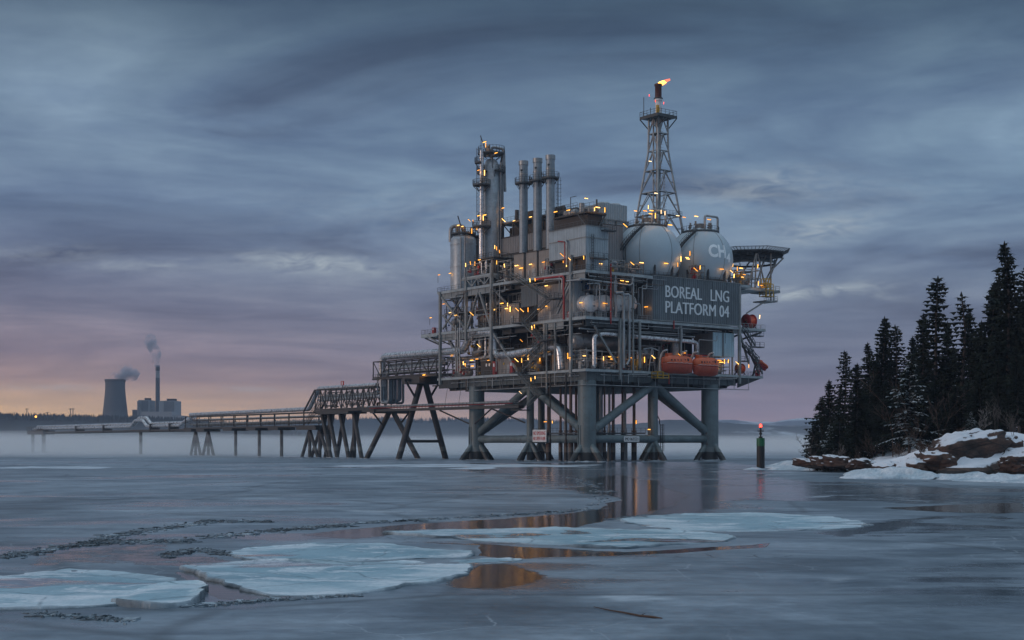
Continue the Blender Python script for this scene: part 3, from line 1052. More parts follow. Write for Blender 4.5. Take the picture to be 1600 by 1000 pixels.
# ---- decks: plate, edge girder and the beams that show below
def deck_plate(z0, z1, rects):
    def f(mb):
        for a, b, c, d in rects:
            mb.box((a, c, z0), (b, d, z1))
    part('deck', M['pale'], f)


deck_plate(20.05, 20.6, [(-2.5, 46, -2.5, 56)])
deck_plate(20.0, 20.55, [(46.003, 54.5, -2.2, 9)])
deck_plate(31.6, 32.2, [(-2.5, 46.2, -2.5, 56)])
deck_plate(31.55, 32.1, [(46.203, 55.3, -2.3, 7)])
deck_plate(41.9, 42.5, [(-2.5, 50, -2.49, 56)])
deck_plate(41.7, 42.3, [(50.003, 57.5, -.5, 12)])
deck_plate(44.6, 45.1, [(-2.5, 6, 32.6, 45)])
deck_plate(31.3, 32.15, [(-2.5, 3, 56.003, 63.5)])


def girders(mb, z0, z1, us, vs, u0=-1, u1=44, v0=-1, v1=54):
    for k, u in enumerate(us):
        mb.box((u - .25, v0, z0), (u + .25, v1, z1 - .01))
    for v in vs:
        mb.box((u0, v - .25, z0 + .15), (u1, v + .25, z1 - .02))


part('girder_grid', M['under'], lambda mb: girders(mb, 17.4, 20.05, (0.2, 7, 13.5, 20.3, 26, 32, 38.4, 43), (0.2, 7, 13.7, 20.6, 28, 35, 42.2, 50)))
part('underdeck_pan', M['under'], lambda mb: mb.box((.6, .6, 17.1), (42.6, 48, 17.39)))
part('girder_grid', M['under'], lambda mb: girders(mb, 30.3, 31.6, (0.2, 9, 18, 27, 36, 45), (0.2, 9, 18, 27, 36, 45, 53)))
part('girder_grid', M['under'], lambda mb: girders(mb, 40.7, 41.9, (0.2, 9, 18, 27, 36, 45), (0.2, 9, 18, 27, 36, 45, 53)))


def edge_beam(mb, z0, z1, segs):
    """plate girder along a deck edge with stiffeners"""
    for (a, b) in segs:
        a, b = Vector(a), Vector(b)
        d = (b - a)
        L = d.length
        d /= L
        o = Vector((d.y, -d.x))
        zc = (z0 + z1) / 2
        mb.bar((a.x, a.y, zc), (b.x, b.y, zc), .12, z1 - z0)
        mb.bar((a.x, a.y, z0), (b.x, b.y, z0), .5, .1)
        n = int(L / 2.6)
        for k in range(1, n):
            q = a + d * (L * k / n)
            mb.bar((q.x, q.y, z0 + .05), (q.x, q.y, z1 - .05), .32, .1, up=(d.x, d.y, 0))


for z0, z1, mm, sg in ((30.0, 31.59, 'steel', ((-2.2, 32.6), (-2.2, 55.5))), (30.0, 31.59, 'steel', ((-2.2, 5.5), (-2.2, 13))), (40.5, 41.89, 'steel', ((-2.2, 32.6), (-2.2, 55.7))), (40.5, 41.89, 'steel', ((-2.2, -2), (-2.2, 4.5))),
                       (18.1, 20.04, 'girder', ((18.2, -1.6), (-1.5, -1.6))), (18.1, 20.04, 'girder', ((45.5, -1.6), (20, -1.6))), (18.1, 20.04, 'girder', ((-1.6, -1.5), (-1.6, 54))), (30.1, 31.59, 'under', ((9, -2.1), (-2.1, -2.1))), (30.1, 31.59, 'under', ((30, -2.1), (18, -2.1)))):
    part('edge_girder', M[mm], lambda mb: edge_beam(mb, z0, z1, [sg]))


for v in (-1.8, 3, 8):
    part('bracket', M['under'], lambda mb: mb.add([(46, v - .15, 20.0), (54, v - .15, 20.0), (46, v - .15, 17.6), (46, v + .15, 20.0), (54, v + .15, 20.0), (46, v + .15, 17.6)], [(0, 2, 1), (3, 4, 5), (0, 1, 4, 3), (1, 2, 5, 4), (2, 0, 3, 5)]))
for u in (-2, 1, 4):
    part('bracket', M['under'], lambda mb: mb.box((u - .15, 47, 18.0), (u + .15, 55.8, 20.04)))
for a, b, w in (((46.2, -2, 29.0), (54, -2, 31.3), .4), ((46.2, 5, 29.0), (54, 5, 31.3), .4), ((-1.8, 56, 29.2), (-1.8, 62.5, 31.2), .3), ((2, 56, 29.2), (2, 62.5, 31.2), .3)):
    part('bracket', M['under'], lambda mb: mb.bar(a, b, w))

# ---- upright posts and truss diagonals of the open faces
POST = [(-2.5, 54.6, 19, 42.4, .62), (-2.5, 43.2, 29.5, 45.0, .62), (-2.5, 32.6, 24.0, 47.5, .7), (-2.5, 12.0, 23.8, 31.5, .55), (-2.5, 2.6, 19, 46.2, .62),
        (7.6, -2.5, 18.5, 32.1, .62), (11.5, -2.5, 19.2, 41.9, .4), (46.0, -2.4, 18.5, 42, .6), (26.5, -2.4, 20.6, 31.5, .4), (3, 55, 20, 42, .6), (46, 20, 18, 42, .6), (46, 40, 18, 42, .6), (46, 55, 18, 42, .6), (20, 55, 18, 42, .6)]
for u, v, z0, z1, w in POST:
    part('post', M['steel'], lambda mb: mb.box((u - w / 2, v - w / 2, z0), (u + w / 2, v + w / 2, z1)))
DIAG = [((-2.4, 54.0, 41.0), (-2.4, 43.6, 32.4), .5), ((0.5, 54.0, 41.0), (.5, 44.0, 32.4), .4), ((-2.4, 44, 41.0), (-2.4, 53.6, 33.0), .35), ((-2.4, 37.6, 40.8), (-2.4, 33.0, 32.3), .5), ((-2.4, 38.4, 40.8), (-2.4, 42.8, 32.3), .5),
        ((-2.0, 32.4, 41.2), (2.6, 25.5, 32.4), .5), ((-2.2, 32.2, 30.6), (-2.2, 22.6, 21.0), .5), ((-2.4, 2.2, 40.6), (-2.4, 7.6, 33.5), .4), ((-2.5, 1.8, 42.4), (-2.5, 7.5, 35), .3),
        ((.2, -2.3, 30.2), (6.6, -2.3, 22.2), .4), ((-2.4, 55.5, 29.6), (-2.4, 60.5, 31.6), .35), ((7.6, -2.4, 20.8), (10.5, -2.4, 30.5), .35), ((-1.6, 52, 30.2), (-1.6, 46.2, 24.2), .6), ((46, -2.2, 31.5), (49.5, -2.2, 23.5), .4),
        ((-2.4, 53.8, 36.5), (-2.4, 47.5, 32.4), .35)]
for a, b, w in DIAG:
    part('diagonal', M['steel'], lambda mb: mb.bar(a, b, w))


def toptruss(mb):
    vs = [32.8, 35.4, 38.0, 40.6, 43.2]
    for i in range(4):
        a, b = vs[i], vs[i + 1]
        mb.bar((-2.5, a, 42.6), (-2.5, a, 44.6), .3)
        if i % 2 == 0:
            mb.bar((-2.5, a + .2, 44.5), (-2.5, b - .1, 42.7), .3)
        else:
            mb.bar((-2.5, a + .1, 42.7), (-2.5, b - .2, 44.5), .3)
    mb.bar((-2.5, 32.6, 44.5), (-2.5, 45, 44.5), .45)
    mb.bar((-2.5, 32.6, 44.5), (2.5, 32.6, 42.6), .3)
    mb.bar((-2.5, 32.6, 44.5), (6, 32.6, 44.5), .45)


part('truss', M['steel'], toptruss)
part('post', M['steel'], lambda mb: mb.tube((13.2, -2.9, 31.8), (13.2, -2.9, 21.3), .35, 10))

# ---- handrails
RAILS = [([(-2.4, 15.5, 20.6), (-2.4, -2.4, 20.6), (18, -2.4, 20.6)], 0), ([(-2.4, 24, 20.6), (-2.4, 56, 20.6), (3, 56, 20.6)], 0), ([(46, -2.3, 20.55), (54.4, -2.1, 20.55), (54.4, 9, 20.55)], 0),
         ([(38, -2.4, 20.6), (46, -2.3, 20.6)], 0), ([(-2.4, 14, 32.2), (-2.4, -2.4, 32.2), (17.4, -2.4, 32.2)], 1), ([(-2.4, 24, 32.2), (-2.4, 56, 32.2)], 0), ([(-2.4, 56, 32.2), (-2.4, 63.4, 32.2), (2.9, 63.4, 32.2), (2.9, 56, 32.2)], 0),
         ([(46.3, -2.2, 32.1), (55.2, -2.2, 32.1), (55.2, 6.9, 32.1)], 1), ([(-2.4, 16.6, 42.5), (-2.4, -2.4, 42.5), (17, -2.4, 42.5)], 0), ([(-2.4, 45, 42.5), (-2.4, 56, 42.5), (6, 56, 42.5)], 0),
         ([(6, 32.7, 45.1), (-2.4, 32.7, 45.1), (-2.4, 45, 45.1)], 0), ([(18, -2.4, 42.5), (50, -2.4, 42.5), (50, 10, 42.5)], 0),
         ([(-1.4, 41, 17.1), (-1.4, -1.6, 17.1), (40, -1.6, 17.1), (50, -1.6, 17.1)], 1)]
for p, w in RAILS[:-1]:
    part('handrail', M['railw'] if w else M['railm'], lambda mb: mb.rail(p))


def service(mb):
    """pipe rail hung round the lower deck"""
    p = RAILS[-1][0]
    for a, b in zip(p[:-1], p[1:]):
        mb.tube((a[0] - .8, a[1] - .8, a[2]), (b[0] - .8, b[1] - .8, b[2]), .1, 6)
        A, B = Vector(a), Vector(b)
        k = int((B - A).length / 5)
        for i in range(k + 1):
            q = A.lerp(B, i / k)
            mb.bar((q.x - .8, q.y - .8, q.z), (q.x - .8, q.y - .8, 20.1), .1)


part('hanging_rail', M['pipeg'], service)

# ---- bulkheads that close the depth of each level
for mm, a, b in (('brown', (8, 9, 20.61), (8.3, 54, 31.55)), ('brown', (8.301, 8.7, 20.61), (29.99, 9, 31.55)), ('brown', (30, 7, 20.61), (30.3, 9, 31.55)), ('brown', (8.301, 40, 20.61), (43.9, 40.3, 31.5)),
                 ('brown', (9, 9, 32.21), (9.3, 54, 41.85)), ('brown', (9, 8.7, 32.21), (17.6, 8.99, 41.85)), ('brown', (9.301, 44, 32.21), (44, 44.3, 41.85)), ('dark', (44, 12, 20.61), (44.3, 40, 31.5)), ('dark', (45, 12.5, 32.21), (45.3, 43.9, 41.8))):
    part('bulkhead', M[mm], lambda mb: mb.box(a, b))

# ---- zigzag stairs up the open face
SU = -4.1


def flight(mb, a, b, w=1.3):
    a, b = Vector(a), Vector(b)
    n = max(4, int(abs(b.z - a.z) / .26))
    for s in (-w / 2, w / 2):
        mb.bar(a + Vector((s, 0, 0)), b + Vector((s, 0, 0)), .1, .24)
        for z in (1.05, .6):
            mb.bar(a + Vector((s, 0, z)), b + Vector((s, 0, z)), .08)
        for k in range(0, n + 1, 4):
            q = a.lerp(b, k / n) + Vector((s, 0, 0))
            mb.bar(q, q + Vector((0, 0, 1.05)), .08)
    for k in range(1, n):
        q = a.lerp(b, k / n)
        mb.box((q.x - w / 2, q.y - .13, q.z), (q.x + w / 2, q.y + .13, q.z + .05))


FL = [((SU, 22.5, 43.4), (SU, 8.6, 36.8)), ((SU + .9, 17.8, 32.4), (SU + .9, 9.5, 36.8)), ((SU, 18.0, 32.2), (SU, 11.4, 27.6)), ((SU + .9, 18.8, 23.8), (SU + .9, 11.4, 27.6)),
      ((SU, 20.0, 20.8), (SU + .0, 13.2, 15.4)), ((SU + .9, 18.5, 21.0), (SU + .9, 11.0, 25.6)), ((SU + .9, 18.6, 12.2), (SU + .9, 13.4, 15.4))]
for a, b in FL:
    part('stair', M['girder'], lambda mb: flight(mb, a, b))


def landing(mb, u0, u1, v0, v1, z, rails):
    mb.box((u0, v0, z - .22), (u1, v1, z))
    c = [(u0, v0, z), (u0, v1, z), (u1, v1, z), (u1, v0, z)]
    for i in rails:
        mb.rail([c[i], c[(i + 1) % 4]])


for u0, u1, v0, v1, z, rr in ((SU - .7, SU + 1.8, 5.6, 8.8, 36.8, (0, 3)), (SU - .7, -2.5, 17.6, 21.5, 32.2, (1,)), (SU - .7, SU + 1.8, 8.2, 11.6, 27.6, (0, 3)), (SU - .7, -2.5, 18.4, 22, 20.6, (0,)),
                              (SU - .7, SU + 1.8, 10.2, 13.4, 15.4, (0, 3)), (SU - .7, -2.5, 22.4, 25, 43.4, (0, 1)), (SU - .7, SU + 2.6, 18.5, 22, 12.0, (0, 1))):
    part('landing', M['grate'], lambda mb: landing(mb, u0, u1, v0, v1, z, rr))
for v in (8.3, 11.3):
    part('post', M['steel'], lambda mb: mb.bar((SU + 1.6, v, 15.4 if v > 9 else 20.6), (SU + 1.6, v, 31.4), .3))

# stairs at the far end
for a, b in (((50, -3.2, 27.8), (46.8, -3.2, 31.4)), ((46.6, -3.2, 27.6), (51.5, -3.2, 24.0)), ((52.6, -3.2, 21.0), (48.2, -3.2, 27.6))):
    def f(mb):
        A, B = Vector(a), Vector(b)
        n = 12
        for s in (-.55, .55):
            mb.bar(A + Vector((0, s, 0)), B + Vector((0, s, 0)), .14, .4)
            mb.bar(A + Vector((0, s, 1)), B + Vector((0, s, 1)), .12)
            for k in range(0, n + 1, 3):
                q = A.lerp(B, k / n) + Vector((0, s, 0)); mb.bar(q, q + Vector((0, 0, 1)), .1)
        for k in range(n):
            q = A.lerp(B, k / n); mb.box((q.x - .15, q.y - .55, q.z), (q.x + .15, q.y + .55, q.z + .06))
    part('stair', M['grate'], f)
for u0, u1, z in ((50, 53.2, 27.6), (50.5, 53, 30.3), (46.4, 48, 24.0)):
    part('landing', M['grate'], lambda mb: landing(mb, u0, u1, -3.8, -2.4, z, (0, 1, 3)))

# ---- gangway and conductor deck low between the legs
def lowdeck(mb):
    mb.box((3, 1.5, 6.3), (19, 14, 6.55))
    mb.box((-.5, 1.2, 6.2), (2.9, 19, 6.5))
    mb.rail([(3, 1.5, 6.55), (19, 1.5, 6.55)]); mb.rail([(-.5, 2.5, 6.5), (-.5, 19, 6.5)])


part('walkway', M['grate'], lowdeck)


def ladder(mb):
    for s in (-.3, .3):
        mb.tube((20.3 + 1.3 + s, -1.1, -.6), (20.3 + 1.3 + s, -1.1, 8.6), .09, 6)
    for z in np.arange(-.2, 8.4, .4):
        mb.bar((21.3, -1.1, z), (21.9, -1.1, z), .07)
    for z in np.arange(2.4, 8.6, 1.0):
        pts = [(21.6 + .55 * math.cos(w), -1.15 - .6 * math.sin(w), z) for w in np.linspace(0, math.pi, 7)]
        for a, b in zip(pts[:-1], pts[1:]): mb.bar(a, b, .07)
    for w in np.linspace(.3, math.pi - .3, 4):
        mb.bar((21.6 + .55 * math.cos(w), -1.15 - .6 * math.sin(w), 2.4), (21.6 + .55 * math.cos(w), -1.15 - .6 * math.sin(w), 8.6), .06)
    mb.pipe([(21.2, -.9, 8.6), (20.9, -1.2, 9.6), (20.6, -.9, 10.4)], .12, 6)


part('caged_ladder', M['black'], ladder)

# ---- signs fixed to the jacket (things of their own)
c = at(843, 681, u=-1.35)
t = thing('warning_sign', 'white board with red NO SMOKING NO OPEN FLAME lettering on the jacket', 'sign', c)
part('board', M['signw'], lambda mb: mb.box((c.x - .05, c.y - 2.55, c.z - 1.4), (c.x + .05, c.y + 2.55, c.z + 1.4)), t)
def f(mb):
    letters(mb, 'NO SMOKING', (c.x, c.y, c.z + .62), (0, -1, 0), (0, 0, 1), 4.5, .86, .056)
    letters(mb, 'NO OPEN FLAME', (c.x, c.y, c.z - .62), (0, -1, 0), (0, 0, 1), 4.5, .86, .056)
part('lettering', M['redtxt'], f, t)
part('board_bracket', M['steel'], lambda mb: (mb.box((c.x + .051, c.y - 1.5, c.z - .1), (c.x + .5, c.y - 1.3, c.z + .1)), mb.box((c.x + .051, c.y + 1.3, c.z - .1), (c.x + .5, c.y + 1.5, c.z + .1))), t)
c = at(987, 686, v=-.97)
t = thing('number_sign', 'small pale IMO number plate strapped to the horizontal brace', 'sign', c)
part('plate', M['signw'], lambda mb: mb.box((c.x - 2.3, c.y - .04, c.z - .62), (c.x + 2.3, c.y + .06, c.z + .62)), t)
part('lettering', M['black'], lambda mb: letters(mb, 'IMO 8635321', (c.x, c.y, c.z), (1, 0, 0), (0, 0, 1), 4.0, .72, .046), t)
part('strap', M['steel'], lambda mb: (mb.box((c.x - 2.0, c.y + .061, c.z - .7), (c.x - 1.9, c.y + .16, c.z + .7)), mb.box((c.x + 1.9, c.y + .061, c.z - .7), (c.x + 2.0, c.y + .16, c.z + .7))), t)

# ---- risers and conductors between the sea and the lower deck
RIS = [(4, 6), (5.2, 9), (6.4, 5), (7.5, 8), (6.8, 12), (8.8, 4.2), (10, 7), (11, 10), (12, 5), (13.2, 7.6), (14.4, 4.4), (15.5, 9), (16.6, 6), (9.4, 12.4), (12.6, 12.2), (17.6, 11),
       (2.6, 10.5), (3.4, 13.5), (5.0, 15.5), (1.6, 7.6), (2.2, 16.5), (7.6, 17), (18.4, 4.8), (10.6, 15.6), (14.6, 14.4)]
rp = None
for i, (u, v) in enumerate(RIS):
    r = rnd.choice([.22, .28, .36])
    mb = MB()
    mb.tube((u, v, -1.2), (u, v, 17.2), r, 10)
    mb.tube((u, v, -1.2), (u, v, 6.2), r * 1.8, 12)
    mb.tube((u, v, 6.7), (u, v, 7.1), r * 1.7, 10)
    o = mb.build('riser', M['rust'] if i % 3 else M['pipeg'], base=(u, v, 0))
    tag(o, 'rust brown riser pipe in the cluster under the platform deck' if i % 3 else 'grey riser pipe in the cluster under the platform deck', 'riser pipe', 'riser pipes under the platform' if i % 3 else 'grey riser pipes under the platform')
for i, (u, v, lab) in enumerate(((-2.9, 9.5, 'thin drop pipe hanging beside the foot of the zigzag stairs'), (-2.6, 4.2, 'thin drop pipe hanging between the stairs and the front leg'))):
    mb = MB()
    mb.tube((u, v, 4.6), (u, v, 19.9), .17, 8)
    mb.tube((u, v, 4.2), (u, v, 5.0), .3, 8)
    tag(mb.build('drop_pipe', M['dark'], base=(u, v, 4.2)), lab, 'pipe')

# ================================================================== name panel block under the spheres
t = thing('panel_house', 'slate ribbed block with large pale BOREAL LNG PLATFORM 04 lettering', 'building', (17.6, -2.5, 32.2))
part('wall', M['cladd'], lambda mb: (mb.box((17.62, -2.45, 32.62), (46.15, 12, 42.45)), mb.ribs((17.6, -2.5), (46.2, -2.5), 32.55, 42.6, .64)), t)
part('side_wall', M['cladw'], lambda mb: mb.ribs((17.58, 10), (17.58, -2.5), 32.3, 39.8, .7), t, 'paler ribbed side wall with a lamp on it')
part('panel_joint', M['under'], lambda mb: [mb.box((u, -2.645, 32.6), (u + .06, -2.60, 42.5)) for u in np.arange(22.3, 46, 4.77)], t)
part('coping', M['steel'], lambda mb: (mb.box((17.5, -2.68, 42.61), (46.3, -2.3, 42.75)), mb.box((17.4, -2.66, 32.3), (46.3, -2.42, 32.54))), t)
def f(mb):
    p0, p1 = at(1040, 454, v=-2.64), at(1139, 463, v=-2.64)
    letters(mb, 'BOREAL   LNG', ((p0.x + p1.x) / 2, -2.62, 39.25), (1, 0, 0), (0, 0, 1), p1.x - p0.x, 2.75, .03)
    letters(mb, 'PLATFORM 04', ((p0.x + p1.x) / 2, -2.62, 35.65), (1, 0, 0), (0, 0, 1), p1.x - p0.x, 2.75, .03)
part('lettering', M['letter'], f, t)

# ================================================================== gas spheres
S1, S2, SR = at(1012, 400, v=6.6), at(1094, 407.5, v=6.6), 8.0


def sphere_tank(c, lab, azstair):
    t = thing('storage_sphere', lab, 'gas tank', (c.x, c.y, c.z - SR))
    part('shell', M['sphere'], lambda mb: mb.sphere(c, SR, 72, 44, -.97), t)

    def seam(mb):
        for w0 in (-.55, .5, 1.57, 2.62, 3.67, 4.71):
            w0 -= PANG * 0 + .98
            pts = [c + Vector((math.cos(e) * math.cos(w0), math.cos(e) * math.sin(w0), math.sin(e))) * (SR + .01) for e in np.linspace(-1.1, 1.25, 30)]
            mb.sweep(pts, .07, 5)
    part('seam', M['steel'], seam, t)

    def ring(mb):
        r0 = 4.6
        z = c.z + math.sqrt(SR ** 2 - r0 ** 2) + .35
        n = 30
        pts = [(c.x + r0 * math.cos(2 * math.pi * k / n), c.y + r0 * math.sin(2 * math.pi * k / n), z) for k in range(n + 1)]
        pin = [(c.x + (r0 - 1.4) * math.cos(2 * math.pi * k / n), c.y + (r0 - 1.4) * math.sin(2 * math.pi * k / n), z) for k in range(n + 1)]
        for k in range(n):
            mb.add([pts[k], pts[k + 1], pin[k + 1], pin[k]], [(0, 1, 2, 3)])
            a, b = Vector(pts[k]), Vector(pts[k + 1])
            mb.bar(a - Vector((0, 0, .2)), b - Vector((0, 0, .2)), .12, .5)
        mb.rail(pts, 1.2, 1.2, .05)
        for k in range(0, n, 3):
            mb.bar(pts[k], (c.x + (r0 + .1) * math.cos(2 * math.pi * k / n) * .97, c.y + (r0 + .1) * math.sin(2 * math.pi * k / n) * .97, z - 1.4), .15)
    part('top_walkway', M['grate'], ring, t)

    def fittings(mb):
        z = c.z + SR - .6
        for k in range(9):
            w = k * .7
            q = Vector((c.x + 2.6 * math.cos(w), c.y + 2.6 * math.sin(w), z - .4))
            h = rnd.uniform(1.0, 2.4)
            mb.tube(q, q + Vector((0, 0, h)), .22, 8)
            mb.tube(q + Vector((0, 0, h * .6)), q + Vector((0, 0, h * .6 + .3)), .42, 8)
        mb.tube((c.x, c.y, z), (c.x, c.y, z + 1.6), 1.0, 16)
    part('valve_head', M['tan'], fittings, t)
    part('outlet_pipe', M['galv'], lambda mb: mb.pipe([(c.x - 1.2, c.y - 2.8, c.z + SR - .8), (c.x - 1.2, c.y - 2.8, c.z + SR + 2.6), (c.x + 3.2, c.y - 2.8, c.z + SR + 2.6), (c.x + 3.2, c.y - 2.8, c.z + SR - 1.6)], .28, 10), t)

    def stair(mb):
        pts = []
        for k in range(26):
            f = k / 25
            e = -.62 + 1.55 * f
            w = azstair - .25 + f * 1.15
            pts.append(c + Vector((math.cos(e) * math.cos(w), math.cos(e) * math.sin(w), math.sin(e))) * (SR + .45))
        for k in range(25):
            a, b = pts[k], pts[k + 1]
            side = Vector((a.x - c.x, a.y - c.y, 0)).normalized() * .8
            for s in (Vector((0, 0, 0)), side):
                mb.bar(a + s, b + s, .1, .35)
                mb.bar(a + s + Vector((0, 0, 1)), b + s + Vector((0, 0, 1)), .08)
                mb.bar(a + s, a + s + Vector((0, 0, 1)), .07)
            mb.bar((a + b) / 2, (a + b) / 2 + side, .3, .06)
        for k in (6, 13):
            q = pts[k]
            mb.bar(q, q - Vector((0, 0, 3.2)), .16)
    part('stair', M['grate'], stair, t)
    part('support_ring', M['under'], lambda mb: (mb.tube((c.x, c.y, 42.46), (c.x, c.y, c.z - 5.2), 6.6, 36), [mb.tube((c.x + 7 * math.cos(w), c.y + 7 * math.sin(w), 42.5), (c.x + 7.2 * math.cos(w), c.y + 7.2 * math.sin(w), c.z - 2), .3, 8) for w in np.linspace(0, 5.6, 9)]), t)
    return t


sphere_tank(S1, 'plain pale grey storage sphere with a curved stair, next to the clad building', 2.95)
t = sphere_tank(S2, 'pale grey storage sphere lettered CH4, next to the helideck', 2.9)


def ch4(mb):
    import bmesh
    for txt, off, h, w, dz in (('CH', -1.75, 3.3, 5.0, 1.45), ('4', 1.75, 2.2, 1.7, .1)):
        vs, fs = text_geo(txt, w, h, .04)
        bm = bmesh.new()
        bv = [bm.verts.new((x, y, 0)) for x, y in vs]
        for f in fs:
            bm.faces.new([bv[i] for i in f])
        bmesh.ops.triangulate(bm, faces=bm.faces[:])
        for _ in range(5):
            long = [e for e in bm.edges if e.calc_length() > .45]
            if not long:
                break
            bmesh.ops.subdivide_edges(bm, edges=long, cuts=1)
            bmesh.ops.triangulate(bm, faces=bm.faces[:])
        bm.verts.index_update()
        out = []
        for q in bm.verts:
            a, e = (q.co.x + off) / SR, (q.co.y + dz) / SR
            out.append(S2 + Vector((math.cos(e) * math.sin(a), -math.cos(e) * math.cos(a), math.sin(e))) * (SR + .05))
        mb.add(out, [tuple(q.index for q in f.verts) for f in bm.faces])
        bm.free()


part('lettering', M['letterw'], ch4, t)

# ================================================================== flare tower
t = thing('flare_tower', 'tall lattice flare tower with railed platforms and a rust red burner tip', 'flare tower', (38.3, 17.9, 42.5))
fc = Vector((38.3, 17.9))
HB, HK, HT = 43.0, 77.0, 85.4


def half(h):
    return (3.5 + (HK - h) * .252) / 2 if h < HK else 1.75 - .1 * (h - HK) / (HT - HK)


def cr(k, h):
    s = half(h)
    return Vector((fc.x + (s if k in (1, 2) else -s), fc.y + (s if k in (2, 3) else -s), h))


LV = [43.0, 49.0, 54.5, 60.6, 66.5, 72.0, 77.0, 81.3, 85.2]
for k in range(4):
    def f(mb):
        for a, b in zip(LV[:-1], LV[1:]):
            mb.tube(cr(k, a), cr(k, b), .32 if a < 60 else .26, 10)
    part('leg', M['galv'], f, t)


def lattice(mb):
    for a, b in zip(LV[:-1], LV[1:]):
        for k in range(4):
            k2 = (k + 1) % 4
            mb.tube(cr(k, b), cr(k2, b), .14, 7)
            m = (cr(k, b) + cr(k2, b)) / 2
            mb.tube(cr(k, a), m, .13, 7); mb.tube(cr(k2, a), m, .13, 7)
            q = (cr(k, a) + m) / 2
            mb.tube(q, cr(k, (a + b) / 2), .08, 6)
            q = (cr(k2, a) + m) / 2
            mb.tube(q, cr(k2, (a + b) / 2), .08, 6)


part('lattice', M['galv'], lattice, t)
for z, e, rl in ((49.0, .5, 1), (60.6, .35, 1), (72.0, .1, 0), (81.3, .1, 0), (66.5, .0, 0)):
    def f(mb):
        s = half(z) + e
        mb.box((fc.x - s, fc.y - s, z - .02), (fc.x + s, fc.y - s + 1.1, z + .12))
        mb.box((fc.x - s, fc.y - s + 1.103, z - .02), (fc.x - s + 1.1, fc.y + s, z + .12))
        mb.box((fc.x - s + 1.103, fc.y + s - 1.0, z - .02), (fc.x + s, fc.y + s, z + .12))
        if rl:
            mb.rail([(fc.x - s, fc.y + s, z + .1), (fc.x - s, fc.y - s, z + .1), (fc.x + s, fc.y - s, z + .1), (fc.x + s, fc.y + s, z + .1)], 1.1, 1.1)
    part('platform', M['grate'], f, t)
def f(mb):
    s = 3.25
    mb.box((fc.x - s, fc.y - s, HT - .25), (fc.x + s, fc.y + s, HT + .15))
    mb.box((fc.x - s - .06, fc.y - s - .06, HT - .45), (fc.x + s + .06, fc.y - s + .1, HT + .25)); mb.box((fc.x - s - .06, fc.y - s + .103, HT - .45), (fc.x - s + .1, fc.y + s, HT + .25))
    for k, (a, b) in enumerate(((-1, -1), (1, -1), (1, 1), (-1, 1))):
        mb.tube(cr(k, 82.4), (fc.x + a * s, fc.y + b * s, HT - .3), .15, 7)
        mb.tube(cr(k, 83.0), (fc.x + a * s * .1, fc.y + b * s, HT - .3), .1, 6)
    c4 = [(fc.x - s, fc.y - s, HT + .15), (fc.x + s, fc.y - s, HT + .15), (fc.x + s, fc.y + s, HT + .15), (fc.x - s, fc.y + s, HT + .15)]
    mb.rail(c4 + [c4[0]], 1.3, 1.3, .06)
    for x, y, h in ((-s, s * .55, 5.0), (s, s * .9, 2.4), (-s, -s * .2, 1.9)):
        mb.bar((fc.x + x, fc.y + y, HT), (fc.x + x, fc.y + y, HT + h), .12)
part('head_platform', M['grate'], f, t)
part('riser_pipe', M['silver2'], lambda mb: (mb.tube((fc.x, fc.y, 43), (fc.x, fc.y, 86), .62, 14), mb.tube((fc.x - .9, fc.y + .8, 43), (fc.x - .9, fc.y + .8, 85), .2, 8), mb.tube((fc.x + .9, fc.y + .6, 43), (fc.x + .9, fc.y + .6, 85), .16, 8)), t)
part('flare_stack', M['signw'], lambda mb: (mb.tube((fc.x, fc.y, 85.6), (fc.x, fc.y, 89.9), .78, 18), mb.tube((fc.x, fc.y, 89.6), (fc.x, fc.y, 90.0), 1.05, 18)), t)
tip = painted('burnt_red_tip', (.085, .022, .016), .6, rust=.5)
part('burner_tip', tip, lambda mb: mb.lathe([(.84, 90.0), (.82, 93.2), (.98, 93.3), (.98, 93.8), (.75, 93.8), (.7, 92.6)], (fc.x, fc.y, 0), 20), t)
part('tip_flange', M['dark'], lambda mb: mb.lathe([(.6, 90.0), (1.12, 90.02), (1.12, 90.32), (.845, 90.34)], (fc.x, fc.y, 0), 20), t)
part('pilot', M['yellow'], lambda mb: (mb.box((fc.x - 1.5, fc.y - 1.3, 85.6), (fc.x - .9, fc.y - .8, 88.2)), mb.box((fc.x - 1.2, fc.y - 1.5, 86.6), (fc.x - .95, fc.y - 1.31, 87.4))), t)


def ladder2(mb):
    for z0, z1, x in ((43, 60, -.8), (60.6, 72, .7), (72, 85, -.6)):
        for s in (-.25, .25):
            mb.bar((fc.x + x + s, fc.y - 1.3, z0), (fc.x + x + s, fc.y - 1.3, z1), .09)
        for z in np.arange(z0, z1, .8):
            mb.bar((fc.x + x - .25, fc.y - 1.3, z), (fc.x + x + .25, fc.y - 1.3, z), .07)
            mb.bar((fc.x + x - .4, fc.y - 1.9, z), (fc.x + x + .4, fc.y - 1.9, z), .06)


part('caged_ladder', M['galv'], ladder2, t)

# flame
def flame_mesh(name, mat, base, dirs, parent=None):
    mb = MB()
    for d, L, r in dirs:
        pts, rad = [], []
        for k in range(9):
            f = k / 8
            pts.append(base + Vector(d) * (L * f) + Vector((0, 0, .35 * L * f * (1 - f))) + noise.noise_vector(Vector((f * 3, L, r * 7))) * .22 * f * L)
            rad.append(max(.03, r * (math.sin(math.pi * min(1, f * .85 + .15)) ** .8)))
        mb.sweep(pts, rad, 10)
    return mb


